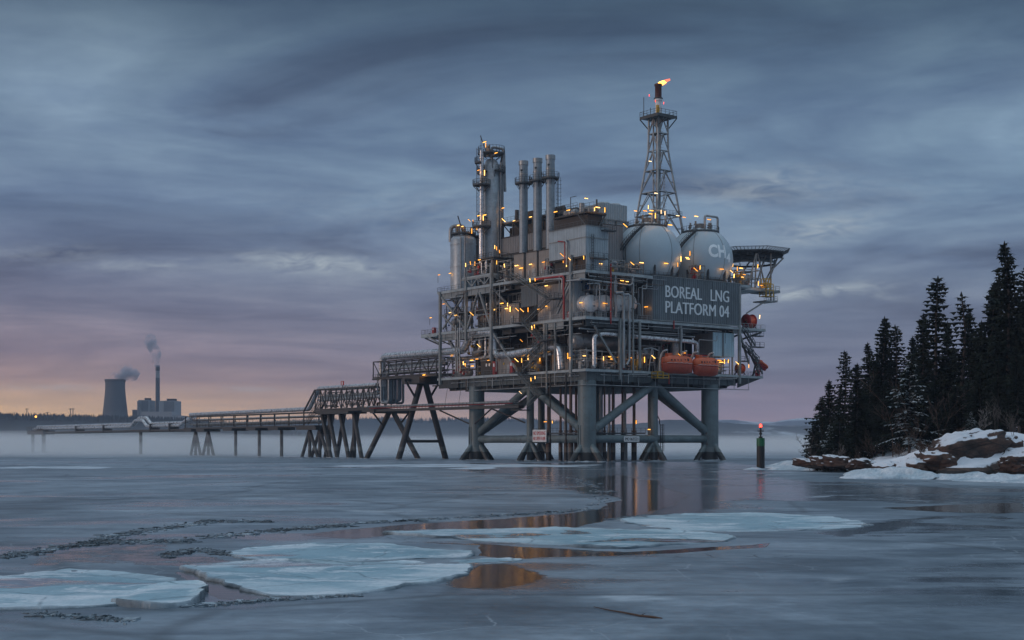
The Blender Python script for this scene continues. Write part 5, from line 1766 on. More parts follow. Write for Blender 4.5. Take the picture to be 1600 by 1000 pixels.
SK = [
    # lower deck, open face towards the jetty
    ('pump_skid', 'pump skid with lit yellow pipework at the jetty end of the lower deck', (-.6, 46, 20.6), (4, 8, 4.0), 3),
    ('pump_skid', 'pump skid under the silver pipe loops on the lower deck', (1.5, 36, 20.6), (4, 8, 4.6), 4),
    ('valve_skid', 'valve skid behind the lowest stair flight on the lower deck', (-.4, 17.5, 20.6), (4, 5.5, 5.5), 5),
    ('pump_skid', 'crowded pump skid behind the big silver pipe elbow', (1.2, 5.6, 20.6), (4, 6.5, 5.8), 6),
    ('filter_skid', 'dark filter skid at the corner of the lower deck above the front leg', (-1.0, -1.2, 20.6), (4.4, 5.2, 4.4), 7),
    ('manifold_skid', 'manifold skid beneath the horizontal silver vessel on the lower deck', (4.5, -1.2, 20.6), (5, 3.0, 3.2), 8),
    ('manifold_skid', 'manifold skid with red pipes behind the twin pale pipes', (10.4, -1.0, 20.6), (5.2, 4, 4.8), 9),
    ('compressor_skid', 'compressor skid beside the first orange lifeboat', (16.2, .6, 20.6), (6, 4, 6.2), 10),
    ('compressor_skid', 'compressor skid behind the two orange lifeboats', (23, .4, 20.6), (7.4, 4, 7.4), 12),
    ('winch_skid', 'lit winch skid below the blue clad cabin', (39, -.6, 20.6), (5.4, 4, 3.6), 13),
    # middle deck
    ('separator_skid', 'separator skid inside the corner bay of the middle deck above the jetty', (-1.0, 46.5, 32.2), (5, 7.5, 8.2), 14),
    ('separator_skid', 'separator skid inside the second bay of the middle deck from the jetty', (-.8, 38.2, 32.2), (5, 4.6, 8.6), 15),
    ('separator_skid', 'separator skid with red and pale pipes in the third bay of the middle deck', (-.6, 33.2, 32.2), (5, 4.4, 8.4), 16),
    ('exchanger_skid', 'exchanger skid behind the upright diagonal next to the stairs', (1.5, 24.6, 32.2), (4, 6.5, 8), 17),
    ('pipe_skid', 'pipe skid above the white tanks under the upper deck edge', (1.2, .4, 38.4), (6.4, 5, 3.4), 18),
    ('pipe_skid', 'pipe skid above the third and fourth white tanks', (8.4, .2, 38.6), (6.6, 5, 3.2), 19),
    # between lower and middle deck, upper half
    ('hanging_pipe_skid', 'suspended pipe rack above the silver pipe loops', (1.0, 35, 26.2), (4, 12, 4.6), 20),
    ('hanging_pipe_skid', 'suspended pipe rack under the middle deck behind the stairs', (1.0, 14, 27), (4, 9, 4), 21),
    # upper deck
    ('valve_skid', 'valve skid with many lamps between the drums on the raised deck', (-1.6, 38.6, 45.1), (3.4, 5.4, 3.2), 22),
    ('valve_skid', 'valve skid on the raised deck edge next to the slim column', (-1.8, 33.2, 45.1), (3.4, 4.6, 3.6), 23),
    ('pump_skid', 'pump skid with red valves beside the first filter box', (-1.0, 27, 42.5), (4, 5, 5.4), 24),
    ('valve_skid', 'valve skid between the last filter box and the clad block', (-1.4, 11.5, 42.5), (2.6, 1.6, 4.2), 25),
    ('pipe_skid', 'pipe skid on the upper deck in front of the plain sphere', (5.2, -1.6, 42.5), (4.6, 3.0, 3.0), 26),
    ('pipe_skid', 'pipe skid on the upper deck edge by the foot of the sphere stair', (10.8, -1.6, 42.5), (4.6, 3.0, 2.6), 27),
    ('lift_skid', 'lit machinery skid under the helideck', (50.6, .6, 42.4), (6, 6, 4.6), 28),
    ('machinery_skid', 'small machinery skid between the two spheres', (S1.x + 8.6, -1.2, 42.8), (2.6, 2.6, 3.6), 29),
]
for nm, lab, b, sz, sd_ in SK:
    skid(nm, lab, b, sz, sd_)


def single(name, mat, fill, lab, cat, group=None, base=None):
    mb = MB()
    fill(mb)
    b = base if base is not None else mb.v[0]
    o = mb.build(name, mat, base=b)
    return tag(o, lab, cat, group)


# cabins and enclosures on the decks
def cabin(name, lab, a, b, mat, win=(), rib=True, door=None, roof=True, cat='cabin'):
    a, b = Vector(a), Vector(b)
    t = thing(name, lab, cat, (a.x, a.y, a.z))
    def wall(mb):
        mb.box(a + Vector((.03, .03, 0)), b - Vector((.03, .03, .03)))
        if rib:
            mb.ribs((a.x, b.y), (a.x, a.y), a.z + .02, b.z, .6, .07)
            mb.ribs((a.x, a.y), (b.x, a.y), a.z + .02, b.z, .6, .07)
    part('wall', M[mat], wall, t)
    if roof:
        part('roof', M['steel'], lambda mb: mb.box((a.x - .14, a.y - .14, b.z), (b.x + .1, b.y + .1, b.z + .16)), t)
    for (v0, v1, z0, z1, m) in win:
        part('window' if m == 'glass' else 'panel', M[m], lambda mb: mb.box((a.x - .16, v0, z0), (a.x - .02, v1, z1)), t)
    if door:
        part('door', M['galv'], lambda mb: mb.box((a.x - .17, door[0], a.z + .1), (a.x - .02, door[0] + 1.0, a.z + 2.2)), t)
    return t


cabin('ribbed_cabin', 'small slate ribbed cabin under the stair landing on the middle deck', (-.6, 17.4, 36.2), (4, 23.4, 41.0), 'cladd')
cabin('ribbed_cabin', 'long pale ribbed cabin with lamp lit walls behind the zigzag stairs', (-.4, 5.2, 32.3), (5, 17.2, 40.4), 'cladw', door=(12, 0))
cabin('tank_house', 'rounded grey clad housing at the corner between stairs and white tanks', (-1.0, 3.2, 32.3), (2.2, 5.0, 41), 'clad')
cabin('equipment_cabin', 'tan equipment cabin with an orange lit front on the middle deck', (-.8, 24, 32.25), (4, 31, 37.2), 'tan', rib=False, door=(26, 0))
cabin('switch_cabin', 'dark switch cabin with two pale notices on the lower deck', (-1.4, 33.4, 20.65), (2.4, 38.6, 24.2), 'dark', rib=False, win=((35.8, 36.3, 22.8, 23.5, 'signw'), (34.6, 35.1, 22.8, 23.5, 'signw')))
cabin('switch_cabin', 'tan switch cabin with red cabinets at its ends on the lower deck', (-1.6, 25.2, 20.65), (2.4, 31.6, 24.4), 'tan', rib=False, win=((28.6, 29.0, 22.9, 23.4, 'yellow'),), door=(26.4, 0))
cabin('plant_room', 'tan plant room behind the stairs on the lower deck', (.8, 7.5, 20.65), (5, 13.6, 26.2), 'tan', rib=False, door=(11, 0))
a = at(1114, 540, v=-1.6); b = at(1147, 540, v=-1.6)
sv = at(1084, 540, u=a.x).y
t = thing('clad_cabin', 'pale blue ribbed two panel cabin hung above the deck behind the lifeboats', 'cabin', (a.x, -1.6, 25))
zb, zt = at(1130, 557, v=-1.6).z, at(1130, 520, v=-1.6).z
part('wall', M['cladb'], lambda mb: (mb.box((a.x + .02, -1.55, zb), (b.x, sv, zt)), mb.ribs((a.x + .02, -1.58), (a.x + 3.0, -1.58), zb, zt, .6, .06), mb.ribs((a.x + 3.7, -1.58), (b.x + .02, -1.58), zb, zt, .6, .06)), t)
part('side_wall', M['cladw'], lambda mb: mb.ribs((a.x - .02, sv), (a.x - .02, -1.55), zb + .3, zt, .6, .06), t, 'dull brownish ribbed side wall')
part('corner_strip', M['cladd'], lambda mb: mb.box((a.x + 3.02, -1.66, zb), (a.x + 3.68, -1.58, zt)), t)
part('support', M['steel'], lambda mb: [mb.box((u, -1.4, 20.6), (u + .3, -1.1, zb)) for u in (a.x, b.x - .4)], t)

for lab, u, v, z, h, mm, cat in (('red fire cabinet between the dark and the tan switch cabins', -1.9, 32.0, 20.62, 3.2, 'red', 'fire cabinet'), ('red fire cabinet at the stair end of the tan switch cabin', -2.1, 24.9, 20.62, 3.0, 'red', 'fire cabinet'),
                            ('red fire cabinet on the jetty side extension of the middle deck', -1.8, 58.4, 32.2, 1.5, 'red', 'fire cabinet'), ('red fire cabinet on the extension deck by the orange rescue boat', 53.4, -1.4, 20.55, 1.5, 'red', 'fire cabinet'),
                            ('red fire point with a white top near the first white tank', -1.9, 3.6, 32.2, 1.5, 'red', 'fire cabinet')):
    t = thing('fire_cabinet', lab, cat, (u, v, z))
    part('box', M[mm], lambda mb: mb.box((u - .35, v - .5, z), (u + .35, v + .5, z + h)), t)
    part('panel', M['signw'], lambda mb: mb.box((u - .39, v - .25, z + h * .6), (u - .351, v + .25, z + h * .85)), t)

# ---- large pipes
def pipe_thing(lab, pts, r, mat, n=12, bend=None, rings=2.2, name='pipe', group=None):
    pts = [Vector(p) for p in pts]
    t = thing(name, lab, 'pipe', pts[0], group)
    part('run', M[mat], lambda mb: mb.pipe(pts, r, n, bend), t)
    if rings:
        def rg(mb):
            for a, b in zip(pts[:-1], pts[1:]):
                L = (b - a).length
                d = (b - a) / L
                e = (bend or 2.2 * r) + .2
                s = e
                while s < L - e:
                    q = a + d * s
                    mb.tube(q, q + d * .12, r * 1.06 + .02, n, caps=False)
                    s += rings
        part('joint_band', M['galv'], rg, t)
    return t


def ap(lst, **k):
    return [at(x, y, **k) for x, y in lst]


big = ap([(597.5, 604), (597.5, 557.5), (724, 547.5), (737, 520.5), (772.5, 519), (774, 556), (800, 553.5), (874, 541), (877, 577)], u=-1.5)
pipe_thing('big silver pipe that loops over the lower deck from the jetty to the corner elbow', big, .92, 'silver', 18, 2.0, 2.6)
pipe_thing('short stout silver pipe dropping and turning inside the big pipe loop', ap([(752, 515), (752, 549), (741, 553)], u=.4), .85, 'silver2', 16, 1.6)
pipe_thing('slender silver pipe with a foot bend inside the big pipe loop', ap([(759, 520), (759, 556), (752, 560)], u=-.6), .3, 'silver', 10)
pipe_thing('second slender silver pipe beside the stout one in the loop', ap([(765, 522), (765, 560), (772, 563)], u=-.2), .26, 'silver2', 10)
pipe_thing('horizontal silver header above the cabins on the lower deck', ap([(700, 562), (790, 556)], u=1.2), .55, 'silver2', 12)
pipe_thing('pale pipe with a swan neck over the lower plant room', ap([(828, 547), (832, 555), (842, 557), (862, 553)], u=-2.0), .32, 'galv', 10)
for i, (x, y0, y1) in enumerate(((712.5, 508, 581), (715.6, 512, 582), (719, 500, 580))):
    pipe_thing(('first', 'second', 'third')[i] + ' of three thin pale drop pipes in front of the jetty end girder', ap([(x, y0), (x - 1, y0 + 45), (x, y1)], u=-3.1), .17, 'galv', 8, .4, 0, 'drop_pipe', 'thin drop pipes by the jetty end')
pipe_thing('horizontal pipe hung under the extension of the middle deck', ap([(671, 521), (672, 525), (676, 529), (713, 530)], u=-1.8), .26, 'dark', 8, .5, 0)
pipe_thing('pale pipe rising and turning at the stair deck next to a red pipe', ap([(851, 440), (851, 437.5), (877, 435.5), (878.5, 438), (878.5, 452)], u=-2.7), .22, 'galv', 8, .5, 0)
pipe_thing('red pipe under the deck edge of the exhaust stacks that drops to the middle deck', ap([(838, 436), (879.5, 431.5), (881, 434), (881, 499)], u=-2.65), .24, 'red', 8, .5, 0)
pipe_thing('thin pale pipe rising past the clad block corner', ap([(880, 376), (884, 376.5), (885.5, 379), (885.5, 414)], u=-2.6), .22, 'galv', 8, .4, 0)
pipe_thing('thin red pipe beside the pale riser at the clad block', ap([(872, 377), (882.5, 378), (882.5, 410)], u=-2.5), .14, 'red', 8, .4, 0)
pipe_thing('pale pipe with two bends hanging under the raised truss', ap([(772, 441), (788, 437), (789.5, 440), (789, 455), (783, 456)], u=-1.6), .16, 'galv', 8, .4, 0)
pipe_thing('horizontal pale pipe under the upper deck at the corner', ap([(885, 439), (915, 436.5), (960, 439.5), (986, 444)][:2], u=-2.7), .22, 'galv', 8, .4, 0)
pipe_thing('horizontal pale pipe under the upper deck above the white tanks', ap([(905, 436), (916, 436.5), (984, 445.5), (988, 443), (988, 434)], v=-2.7), .2, 'galv', 8, .4, 0)
pipe_thing('red vertical pipe crossing the upper deck edge between the white tanks', ap([(954.5, 412), (954.5, 506)], v=-2.8), .17, 'red', 8, .4, 2.5)
pipe_thing('first of the twin pale vertical pipes crossing the middle deck edge', ap([(961, 457.5), (973, 457), (974.5, 459), (974.5, 575)], v=-3.1), .3, 'galv', 10, .7, 0)
pipe_thing('second of the twin pale vertical pipes, ending beside the side wall', ap([(972, 460.5), (982, 460), (983.3, 463), (983.3, 562), (979, 570)], v=-3.1), .3, 'galv', 10, .7, 0)
pipe_thing('thin pale hairpin pipe in front of the third white tank', ap([(960, 472), (960, 438.5), (963.2, 438.5), (963.2, 465)], v=-2.7), .13, 'galv', 8, .3, 0)
pipe_thing('thin pale pipe with a bend in front of the second white tank', ap([(918, 443.5), (936, 442.5), (937, 444), (937, 470)], v=-2.6), .13, 'galv', 8, .3, 0)
pipe_thing('silver pipe that rises from the lower deck and runs to the lifeboats', ap([(926.5, 574), (928.5, 572), (928.5, 524), (944, 521.5), (1078, 533.5), (1089, 536), (1089, 560)], v=-1.7), .52, 'silver', 14, 1.1, 2.2)
pipe_thing('long grey pipe hung directly under the middle deck front edge', ap([(905, 513), (1085, 526.5)], v=-1.2), .2, 'pipeg', 8, .4, 0)
pipe_thing('second long grey pipe under the middle deck front edge', ap([(918, 517.5), (1064, 528)], v=-.8), .16, 'galv', 8, .4, 0)
pipe_thing('pale vertical pipe pair beside the middle of the front face', ap([(1065.5, 514), (1065.5, 530)], v=-2.2), .2, 'galv', 8, .4, 0)
pipe_thing('short red stub pipe below the name panel', ap([(1053, 501), (1053, 514)], v=-2.7), .16, 'red', 8, .4, 0)
pipe_thing('short red stub pipe below the first lifeboat', ap([(1045.5, 586), (1045.5, 600)], v=-2.6), .14, 'red', 8, .4, 0)
pipe_thing('upright silver stack base with a collar behind the first lifeboat', ap([(1054, 560), (1054, 534)], v=-.2), .95, 'silver2', 16, 1, 1.2)
pipe_thing('thin dark rail pipe hung below the leg side of the lower deck', ap([(676, 603), (780, 599)], u=-.5), .16, 'dark', 8, .4, 0)

t = thing('pressure_vessel', 'large horizontal silver vessel under the middle deck behind the pale pipes', 'vessel', (-.6, 4.2, 26))
part('shell', M['silver2'], lambda mb: mb.drum((-.8, 4.2, 27.2), (15.5, 4.2, 27.2), 1.75, 28, .4), t)
part('joint_band', M['galv'], lambda mb: [mb.tube((u, 4.2, 27.2), (u + .15, 4.2, 27.2), 1.78, 28, caps=False) for u in (1, 3.5, 6, 8.5, 11, 13.5)], t)
for u in (2.2, 12):
    part('saddle', M['steel'], lambda mb: mb.box((u, 3, 20.62), (u + .5, 5.4, 25.9)), t)

# yellow lifting frames and bits
for lab, b, sz in (('yellow tubular crate on the lower deck beside the pressure vessel', (12.6, -1.9, 20.65), (1.6, 1.2, 2.6)), ('yellow access basket hung off the deck below the helideck', (56.6, -1.2, 40.4), (2.6, 2.2, 3.2)), ('yellow boarding platform under the bow of the first lifeboat', (17.2, -4.6, 19.0), (3.4, 2.0, 1.5)),
                  ('second yellow basket beside the helideck post', (55.2, -2.6, 42.4), (1.6, 1.6, 2.2))):
    t = thing('yellow_basket', lab, 'basket', b)
    part('frame', M['yellow'], lambda mb: ([mb.box((b[0] + x * sz[0] - .07, b[1] + y * sz[1] - .07, b[2]), (b[0] + x * sz[0] + .07, b[1] + y * sz[1] + .07, b[2] + sz[2])) for x in (0, .5, 1) for y in (0, 1)],
                                            [mb.bar((b[0], b[1] + y * sz[1], b[2] + h), (b[0] + sz[0], b[1] + y * sz[1], b[2] + h), .12) for y in (0, 1) for h in (.1, sz[2] * .5, sz[2])],
                                            [mb.bar((b[0] + x * sz[0], b[1], b[2] + h), (b[0] + x * sz[0], b[1] + sz[1], b[2] + h), .12) for x in (0, 1) for h in (.1, sz[2] * .5, sz[2])]), t)
    part('floor', M['yellow'], lambda mb: mb.box((b[0] + .08, b[1] + .08, b[2] + .05), (b[0] + sz[0] - .08, b[1] + sz[1] - .08, b[2] + .16)), t)

# red hose reels
def reel(lab, c, r, w, mat='red'):
    t = thing('hose_reel', lab, 'hose reel', c)
    c = Vector(c)
    part('wheel', M[mat], lambda mb: [mb.lathe([(r * .35, x), (r, x), (r, x + .12), (r * .35, x + .12)], c + Vector((0, 0, 0)), 28, 'u') for x in (-w / 2, w / 2)], t)
    part('hose', M['oranged'] if mat != 'orange' else M['orange'], lambda mb: mb.tube(c + Vector((-w / 2 + .13, 0, 0)), c + Vector((w / 2 - .01, 0, 0)), r * .78, 24), t)
    part('stand', M['black'], lambda mb: [mb.bar(c + Vector((x, s * r * .8, -r - .3)), c + Vector((x, 0, 0)), .18) for x in (-w / 2 - .15, w / 2 + .25) for s in (-1, 1)], t)
    return t


q = at(1170, 500, v=.2)
reel('large dark red hose reel on the side deck beyond the name panel', (q.x, .2, 32.1 + 2.0), 1.75, 2.0)
q = at(1156, 570, v=.6)
reel('orange hose reel on the lower deck extension beyond the lifeboats', (q.x, .6, 22.4), 1.25, 1.2, 'orange')

# ---- lifeboats
def hull_profile(mb, c, L, B, H, part_, stern=.55):
    """closed loft along u; part_ 'hull' below the rubbing strake, 'canopy' above it"""
    c = Vector(c)
    ns = 21
    rings = []
    for i in range(ns):
        s = -1 + 2 * i / (ns - 1)
        e = abs(s)
        b = B / 2 * max(.02, (1 - e ** (3.2 if s < 0 else 2.4))) ** .55 if e < 1 else .02
        if s < 0:
            b = max(b, B / 2 * stern * (1 - max(0, (e - .96) / .04)))
        rise = .30 * H * max(0, e - .45) ** 1.6
        top = H * (.50 - .16 * max(0, e - .55) / .45)
        pts = []
        if part_ == 'hull':
            prof = [(1.0, .06), (.97, -.06), (.80, -.24), (.48, -.40), (.10, -.48)]
            for y, z in prof: pts.append((b * y, z * H + rise * (1 - (z + .48) / .6)))
            pts += [(-y, z) for y, z in pts[::-1]]
        else:
            prof = [(1.0, .061), (.95, .16), (.80, .33), (.5, .455), (.2, .5)]
            for y, z in prof: pts.append((b * y, min(z * H, top)))
            pts += [(-y, z) for y, z in pts[::-1]]
        rings.append([c + Vector((s * L / 2, y, z)) for y, z in pts])
    n = len(rings[0])
    vs = [p for r_ in rings for p in r_]
    fs = [(i * n + k, i * n + (k + 1) % n, (i + 1) * n + (k + 1) % n, (i + 1) * n + k) for i in range(ns - 1) for k in range(n)]
    fs += [tuple(range(n - 1, -1, -1)), tuple((ns - 1) * n + k for k in range(n))]
    mb.add(vs, fs, True)


def lifeboat(lab, c, L, B, H, cat='lifeboat'):
    c = Vector(c)
    t = thing('lifeboat', lab, cat, c, 'orange lifeboats')
    part('hull', M['oranged'], lambda mb: hull_profile(mb, c, L, B, H, 'hull'), t)
    part('canopy', M['orange'], lambda mb: hull_profile(mb, c, L, B, H, 'canopy'), t)
    part('fender', M['oranged'], lambda mb: mb.sweep([c + Vector((s * L / 2 * .97, -B / 2 * max(.02, 1 - abs(s) ** (3.2 if s < 0 else 2.4)) ** .55 - .03, .06 * H)) for s in np.linspace(-.93, .97, 24)], .1, 6), t)
    part('hatch', M['glass'], lambda mb: (mb.box((c.x + L * .22, c.y - B * .42, c.z + H * .20), (c.x + L * .27, c.y - B * .38, c.z + H * .34)), mb.box((c.x + L * .13, c.y - B * .43, c.z + H * .18), (c.x + L * .16, c.y - B * .40, c.z + H * .30))), t)
    part('window_band', M['glass'], lambda mb: [mb.box((c.x + L * k - .16, c.y - B * .455, c.z + H * .19), (c.x + L * k + .16, c.y - B * .40, c.z + H * .27)) for k in (-.3, -.2, -.1, 0)], t)
    part('wheelhouse', M['orange'], lambda mb: (mb.box((c.x - L * .34, c.y - .5, c.z + H * .44), (c.x - L * .2, c.y + .5, c.z + H * .60))), t)
    part('lifting_hook', M['galv'], lambda mb: [mb.tube((c.x + s * L * .32, c.y, c.z + H * .42), (c.x + s * L * .32, c.y, c.z + H * .68), .1, 8) for s in (-1, 1)], t)
    part('lifeline', M['signw'], lambda mb: mb.sweep([c + Vector((s * L / 2, -B / 2 * (1 - abs(s) ** 3) ** .55 - .07, .10 * H - .12 * abs(math.sin(s * 9)))) for s in np.linspace(-.85, .9, 50)], .04, 4), t)
    return t


b1, b2 = at(1058, 570, v=-4.6), at(1102.5, 573.5, v=-4.6)
lifeboat('long orange enclosed lifeboat hanging at the front, next to the yellow platform', (b1.x, -4.6, b1.z), 9.6, 3.0, 4.3)
lifeboat('shorter orange enclosed lifeboat hanging at the front below the blue cabin', (b2.x, -4.6, b2.z), 8.0, 3.0, 4.5)


def davit(lab, u, z):
    t = thing('davit', lab, 'davit', (u, -2.6, 20.6), 'lifeboat davits')
    part('arm', M['signw'], lambda mb: mb.sweep([(u, -2.2, 20.6), (u, -2.3, 23.5), (u, -2.6, z - 1), (u, -3.4, z), (u, -4.6, z + .2)], [.3, .28, .26, .22, .2], 8), t)
    part('brace', M['galv'], lambda mb: (mb.bar((u, -1.0, 20.6), (u, -2.5, z - 1.2), .2), mb.bar((u, -2.3, 23), (u, -3.6, z - .2), .14)), t)
    part('fall_wire', M['black'], lambda mb: mb.bar((u, -4.6, z + .2), (u, -4.6, z - .9), .08), t)


for k, (u, lab) in enumerate(((b1.x - 3.2, 'white davit arm at the outer end of the first lifeboat'), (b1.x + 3.0, 'white davit arm at the inner end of the first lifeboat'), (b2.x - 2.6, 'white davit arm at the inner end of the second lifeboat'), (b2.x + 2.6, 'white davit arm at the far end of the second lifeboat'))):
    davit(lab, u, b1.z + 3.1)
single('canopy_shelter', M['red'], lambda mb: mb.box((b2.x - 4, -2.6, b2.z + 2.7), (b2.x + 2.6, -1.7, b2.z + 3.0)), 'dark red shelter roof over the second lifeboat', 'shelter roof')
# angular launch frame next to the first lifeboat
single('launch_frame', M['galv'], lambda mb: [mb.bar(a, b, .22) for a, b in (((b1.x - 7.2, -2.8, 20.6), (b1.x - 6.2, -2.8, 26)), ((b1.x - 6.2, -2.8, 26), (b1.x - 4.6, -3.2, 25.4)), ((b1.x - 5.2, -2.8, 20.6), (b1.x - 6.0, -2.8, 25.8)), ((b1.x - 6.8, -2.8, 22.6), (b1.x - 5.4, -2.8, 22.6)), ((b1.x - 6.5, -2.8, 24.4), (b1.x - 5.8, -2.8, 24.4)), ((b1.x - 9, -2.8, 25.6), (b1.x - 6.2, -2.8, 26)))],
       'pale angular launch frame beside the first lifeboat', 'frame', base=(b1.x - 7.2, -2.8, 20.6))
q = at(1186, 572, v=-.4)
t = thing('rescue_boat', 'small orange red rescue boat tilted in its cradle beyond the far stair', 'rescue boat', (q.x, -.4, 20.6))
mbm = Matrix.Translation((q.x + .4, -.4, 23.6)) @ Matrix.Rotation(R(24), 4, 'Y')
def rb(mb):
    mb.M = mbm
    hull_profile(mb, (0, 0, 0), 4.8, 2.0, 1.9, 'hull')
def rb2(mb):
    mb.M = mbm
    mb.sweep([Vector((s * 2.35, -1.0 * max(.02, 1 - abs(s) ** 2.6) ** .5, .2)) for s in np.linspace(-1, .98, 20)] + [Vector((s * 2.35, 1.0 * max(.02, 1 - abs(s) ** 2.6) ** .5, .2)) for s in np.linspace(.98, -1, 20)], .3, 8)
    mb.box((-.5, -.4, .1), (.2, .4, 1.0))
part('hull', M['red'], rb, t)
part('tube', M['orange'], rb2, t)
part('cradle', M['black'], lambda mb: (mb.bar((q.x - 2.2, -.4, 20.6), (q.x - 1.0, -.4, 24.6), .3), mb.bar((q.x - 1.6, -1.2, 20.6), (q.x + .4, -.9, 22.8), .25), mb.bar((q.x - 1.6, .6, 20.6), (q.x + .4, .3, 22.8), .25)), t)
part('crane_post', M['galv'], lambda mb: (mb.tube((q.x - 1.6, -1.4, 20.6), (q.x - 1.6, -1.4, 25.2), .2, 10), mb.bar((q.x - 1.6, -1.4, 25.2), (q.x - .2, -.8, 25.4), .25)), t)

# ---- helideck
hc = at(1173, 396, v=8.0)
hz_ = hc.z
t = thing('helideck', 'dark octagonal helideck with a safety net rim on lattice struts', 'helideck', (hc.x, 8, 42.5))
def octa(r, z, n=8):
    return [Vector((hc.x + r * math.cos(math.pi / n + 2 * math.pi * k / n), 8 + r * math.sin(math.pi / n + 2 * math.pi * k / n), z)) for k in range(n)]
def f(mb):
    a, b = octa(8.8, hz_), octa(8.8, hz_ - .3)
    mb.add(a + b, [tuple(range(8)), tuple(range(15, 7, -1))] + [(k, k + 8, (k + 1) % 8 + 8, (k + 1) % 8) for k in range(8)])
    for k in range(-4, 5):
        w = math.sqrt(max(0, 8.1 ** 2 - (k * 1.9) ** 2))
        mb.box((hc.x + k * 1.9 - .12, 8 - w, hz_ - .9), (hc.x + k * 1.9 + .12, 8 + w, hz_ - .31))
    for k in (-2, 0, 2):
        w = math.sqrt(max(0, 8.0 ** 2 - (k * 2.4) ** 2))
        mb.box((hc.x - w, 8 + k * 2.4 - .15, hz_ - 1.3), (hc.x + w, 8 + k * 2.4 + .15, hz_ - .55))
part('deck', M['grate'], f, t)
def f(mb):
    a, b = octa(8.85, hz_ - .1), octa(10.3, hz_ + .55)
    for k in range(8):
        k2 = (k + 1) % 8
        mb.bar(b[k], b[k2], .14)
        for j in range(9):
            fr = j / 8
            mb.bar(a[k].lerp(a[k2], fr), b[k].lerp(b[k2], fr), .12)
        for fr in (.35, .7):
            mb.bar(a[k].lerp(b[k], fr), a[k2].lerp(b[k2], fr), .07)
part('safety_net', M['railm'], f, t)
def f(mb):
    L_ = [((52.5, 1, 42.4), (56.5, 2, hz_ - 1)), ((55, 1, 42.4), (56.6, 2, hz_ - 1)), ((61, 3, 43.0), (57, 2, hz_ - 1)), ((61, 3, 43.0), (66, 3.5, hz_ - 1)), ((57.4, 1.2, 42.4), (66, 3.5, hz_ - 1)), ((52.5, 11.5, 42.4), (57, 13, hz_ - 1)), ((57, 11.5, 42.4), (57, 13, hz_ - 1)), ((57, 11.5, 42.4), (66, 13, hz_ - 1)),
          ((56, 2, 42.4), (61, 3, hz_ - 1)), ((61, 3, 41), (61, 3, 44))]
    for a, b in L_: mb.tube(a, b, .2, 8)
    for a, b in (((hc.x - .2, 1, 39.5), (hc.x - .2, 1, hz_ - .8)), ((56.8, 1, 41), (hc.x - .2, 1, 44)), ((hc.x - .2, 1, 47.2), (hc.x + 6.6, 3, hz_ - 1.2))): mb.tube(a, b, .2, 8)
part('strut', M['tan'], f, t)
def f(mb):
    pts = octa(6.4, hz_ - 2.6)
    for k in range(8):
        mb.bar(pts[k], pts[(k + 1) % 8], .3, .5)
        mb.bar(pts[k], octa(7.4, hz_ - 1)[k], .12)
    mb.rail(pts + [pts[0]], 1.0, 1.6)
part('access_walkway', M['railm'], f, t)
part('platform', M['steel'], lambda mb: (mb.box((57.6, -.6, 41.6), (62.4, 5, 42.2)), mb.rail([(57.6, -.5, 42.2), (62.3, -.5, 42.2), (62.3, 5, 42.2)]), mb.box((57, -1.0, 39.2), (61, 3.5, 39.5)), mb.rail([(57, -1.0, 39.5), (61, -1.0, 39.5), (61, 3.5, 39.5)]), mb.bar((57.4, 0, 39.2), (51, 0, 36), .3), mb.bar((60.8, 0, 39.2), (60.8, 0, 42), .2)), t)
part('edge_light', M['lampr'], lambda mb: mb.sphere(Vector((hc.x + 7.9, 5.0, hz_ + .1)), .28, 10, 6), t)

# ================================================================== jetty with its pipelines
def jt(name, lab):
    return thing(name, lab, 'pipe jetty', (0, JT[name], 0))


def pile(parent, top, feet, r, mat='jetty'):
    for fu, fv in feet:
        part('pile', M[mat], lambda mb: mb.tube((fu, fv, -1.2), top, r, 14), parent)


def truss_side(mb, u, v0, v1, z0, z1, n, w=.22, diag=True):
    mb.bar((u, v0, z0), (u, v1, z0), w * 1.4); mb.bar((u, v0, z1), (u, v1, z1), w * 1.2)
    for i in range(n + 1):
        v = v0 + (v1 - v0) * i / n
        mb.bar((u, v, z0), (u, v, z1), w)
        if diag and i < n:
            vb = v0 + (v1 - v0) * (i + 1) / n
            if i % 2: mb.bar((u, v, z0), (u, vb, z1), w * .85)
            else: mb.bar((u, v, z1), (u, vb, z0), w * .85)


def cross(mb, v0, v1, z0, z1, n, hw, w=.2):
    for i in range(n + 1):
        v = v0 + (v1 - v0) * i / n
        mb.bar((-hw, v, z0), (hw, v, z0), w); mb.bar((-hw, v, z1), (hw, v, z1), w)


# high section next to the platform
t = thing('pipe_bridge', 'high pipe bridge on a tall A shaped trestle joining the platform', 'pipe bridge', (0, 72, 0))
part('deck', M['jetty'], lambda mb: mb.box((-2.6, 56.1, 21.3), (2.6, 87.5, 21.7)), t)
for u in (-2.5, 2.5):
    part('truss', M['jetty'], lambda mb: truss_side(mb, u, 56.2, 87, 21.9, 26.2, 8), t)
part('cross_frame', M['jetty'], lambda mb: cross(mb, 56.2, 87, 21.91, 26.21, 8, 2.4), t)
part('bearing', M['jetty'], lambda mb: (mb.box((-4, 62, 19.6), (4, 70, 21.29)), mb.tube((-5.4, 66.5, 20.5), (-2.4, 66.5, 16.2), .3, 8), mb.tube((5.4, 66.5, 20.5), (2.4, 66.5, 16.2), .3, 8), mb.box((-6, 65.8, 20.3), (6, 67.2, 20.9))), t)
pile(t, (-.6, 66.5, 19.9), [(-7.2, 67.5)], .8); pile(t, (.9, 66.5, 19.9), [(7.0, 65.5)], .8)
part('brace', M['jetty'], lambda mb: mb.tube((-5.2, 67.2, 4.7), (4.9, 65.8, 4.7), .4, 10), t)
part('handrail', M['railm'], lambda mb: mb.rail([(-2.7, 87, 21.7), (-2.7, 57, 21.7)]), t)
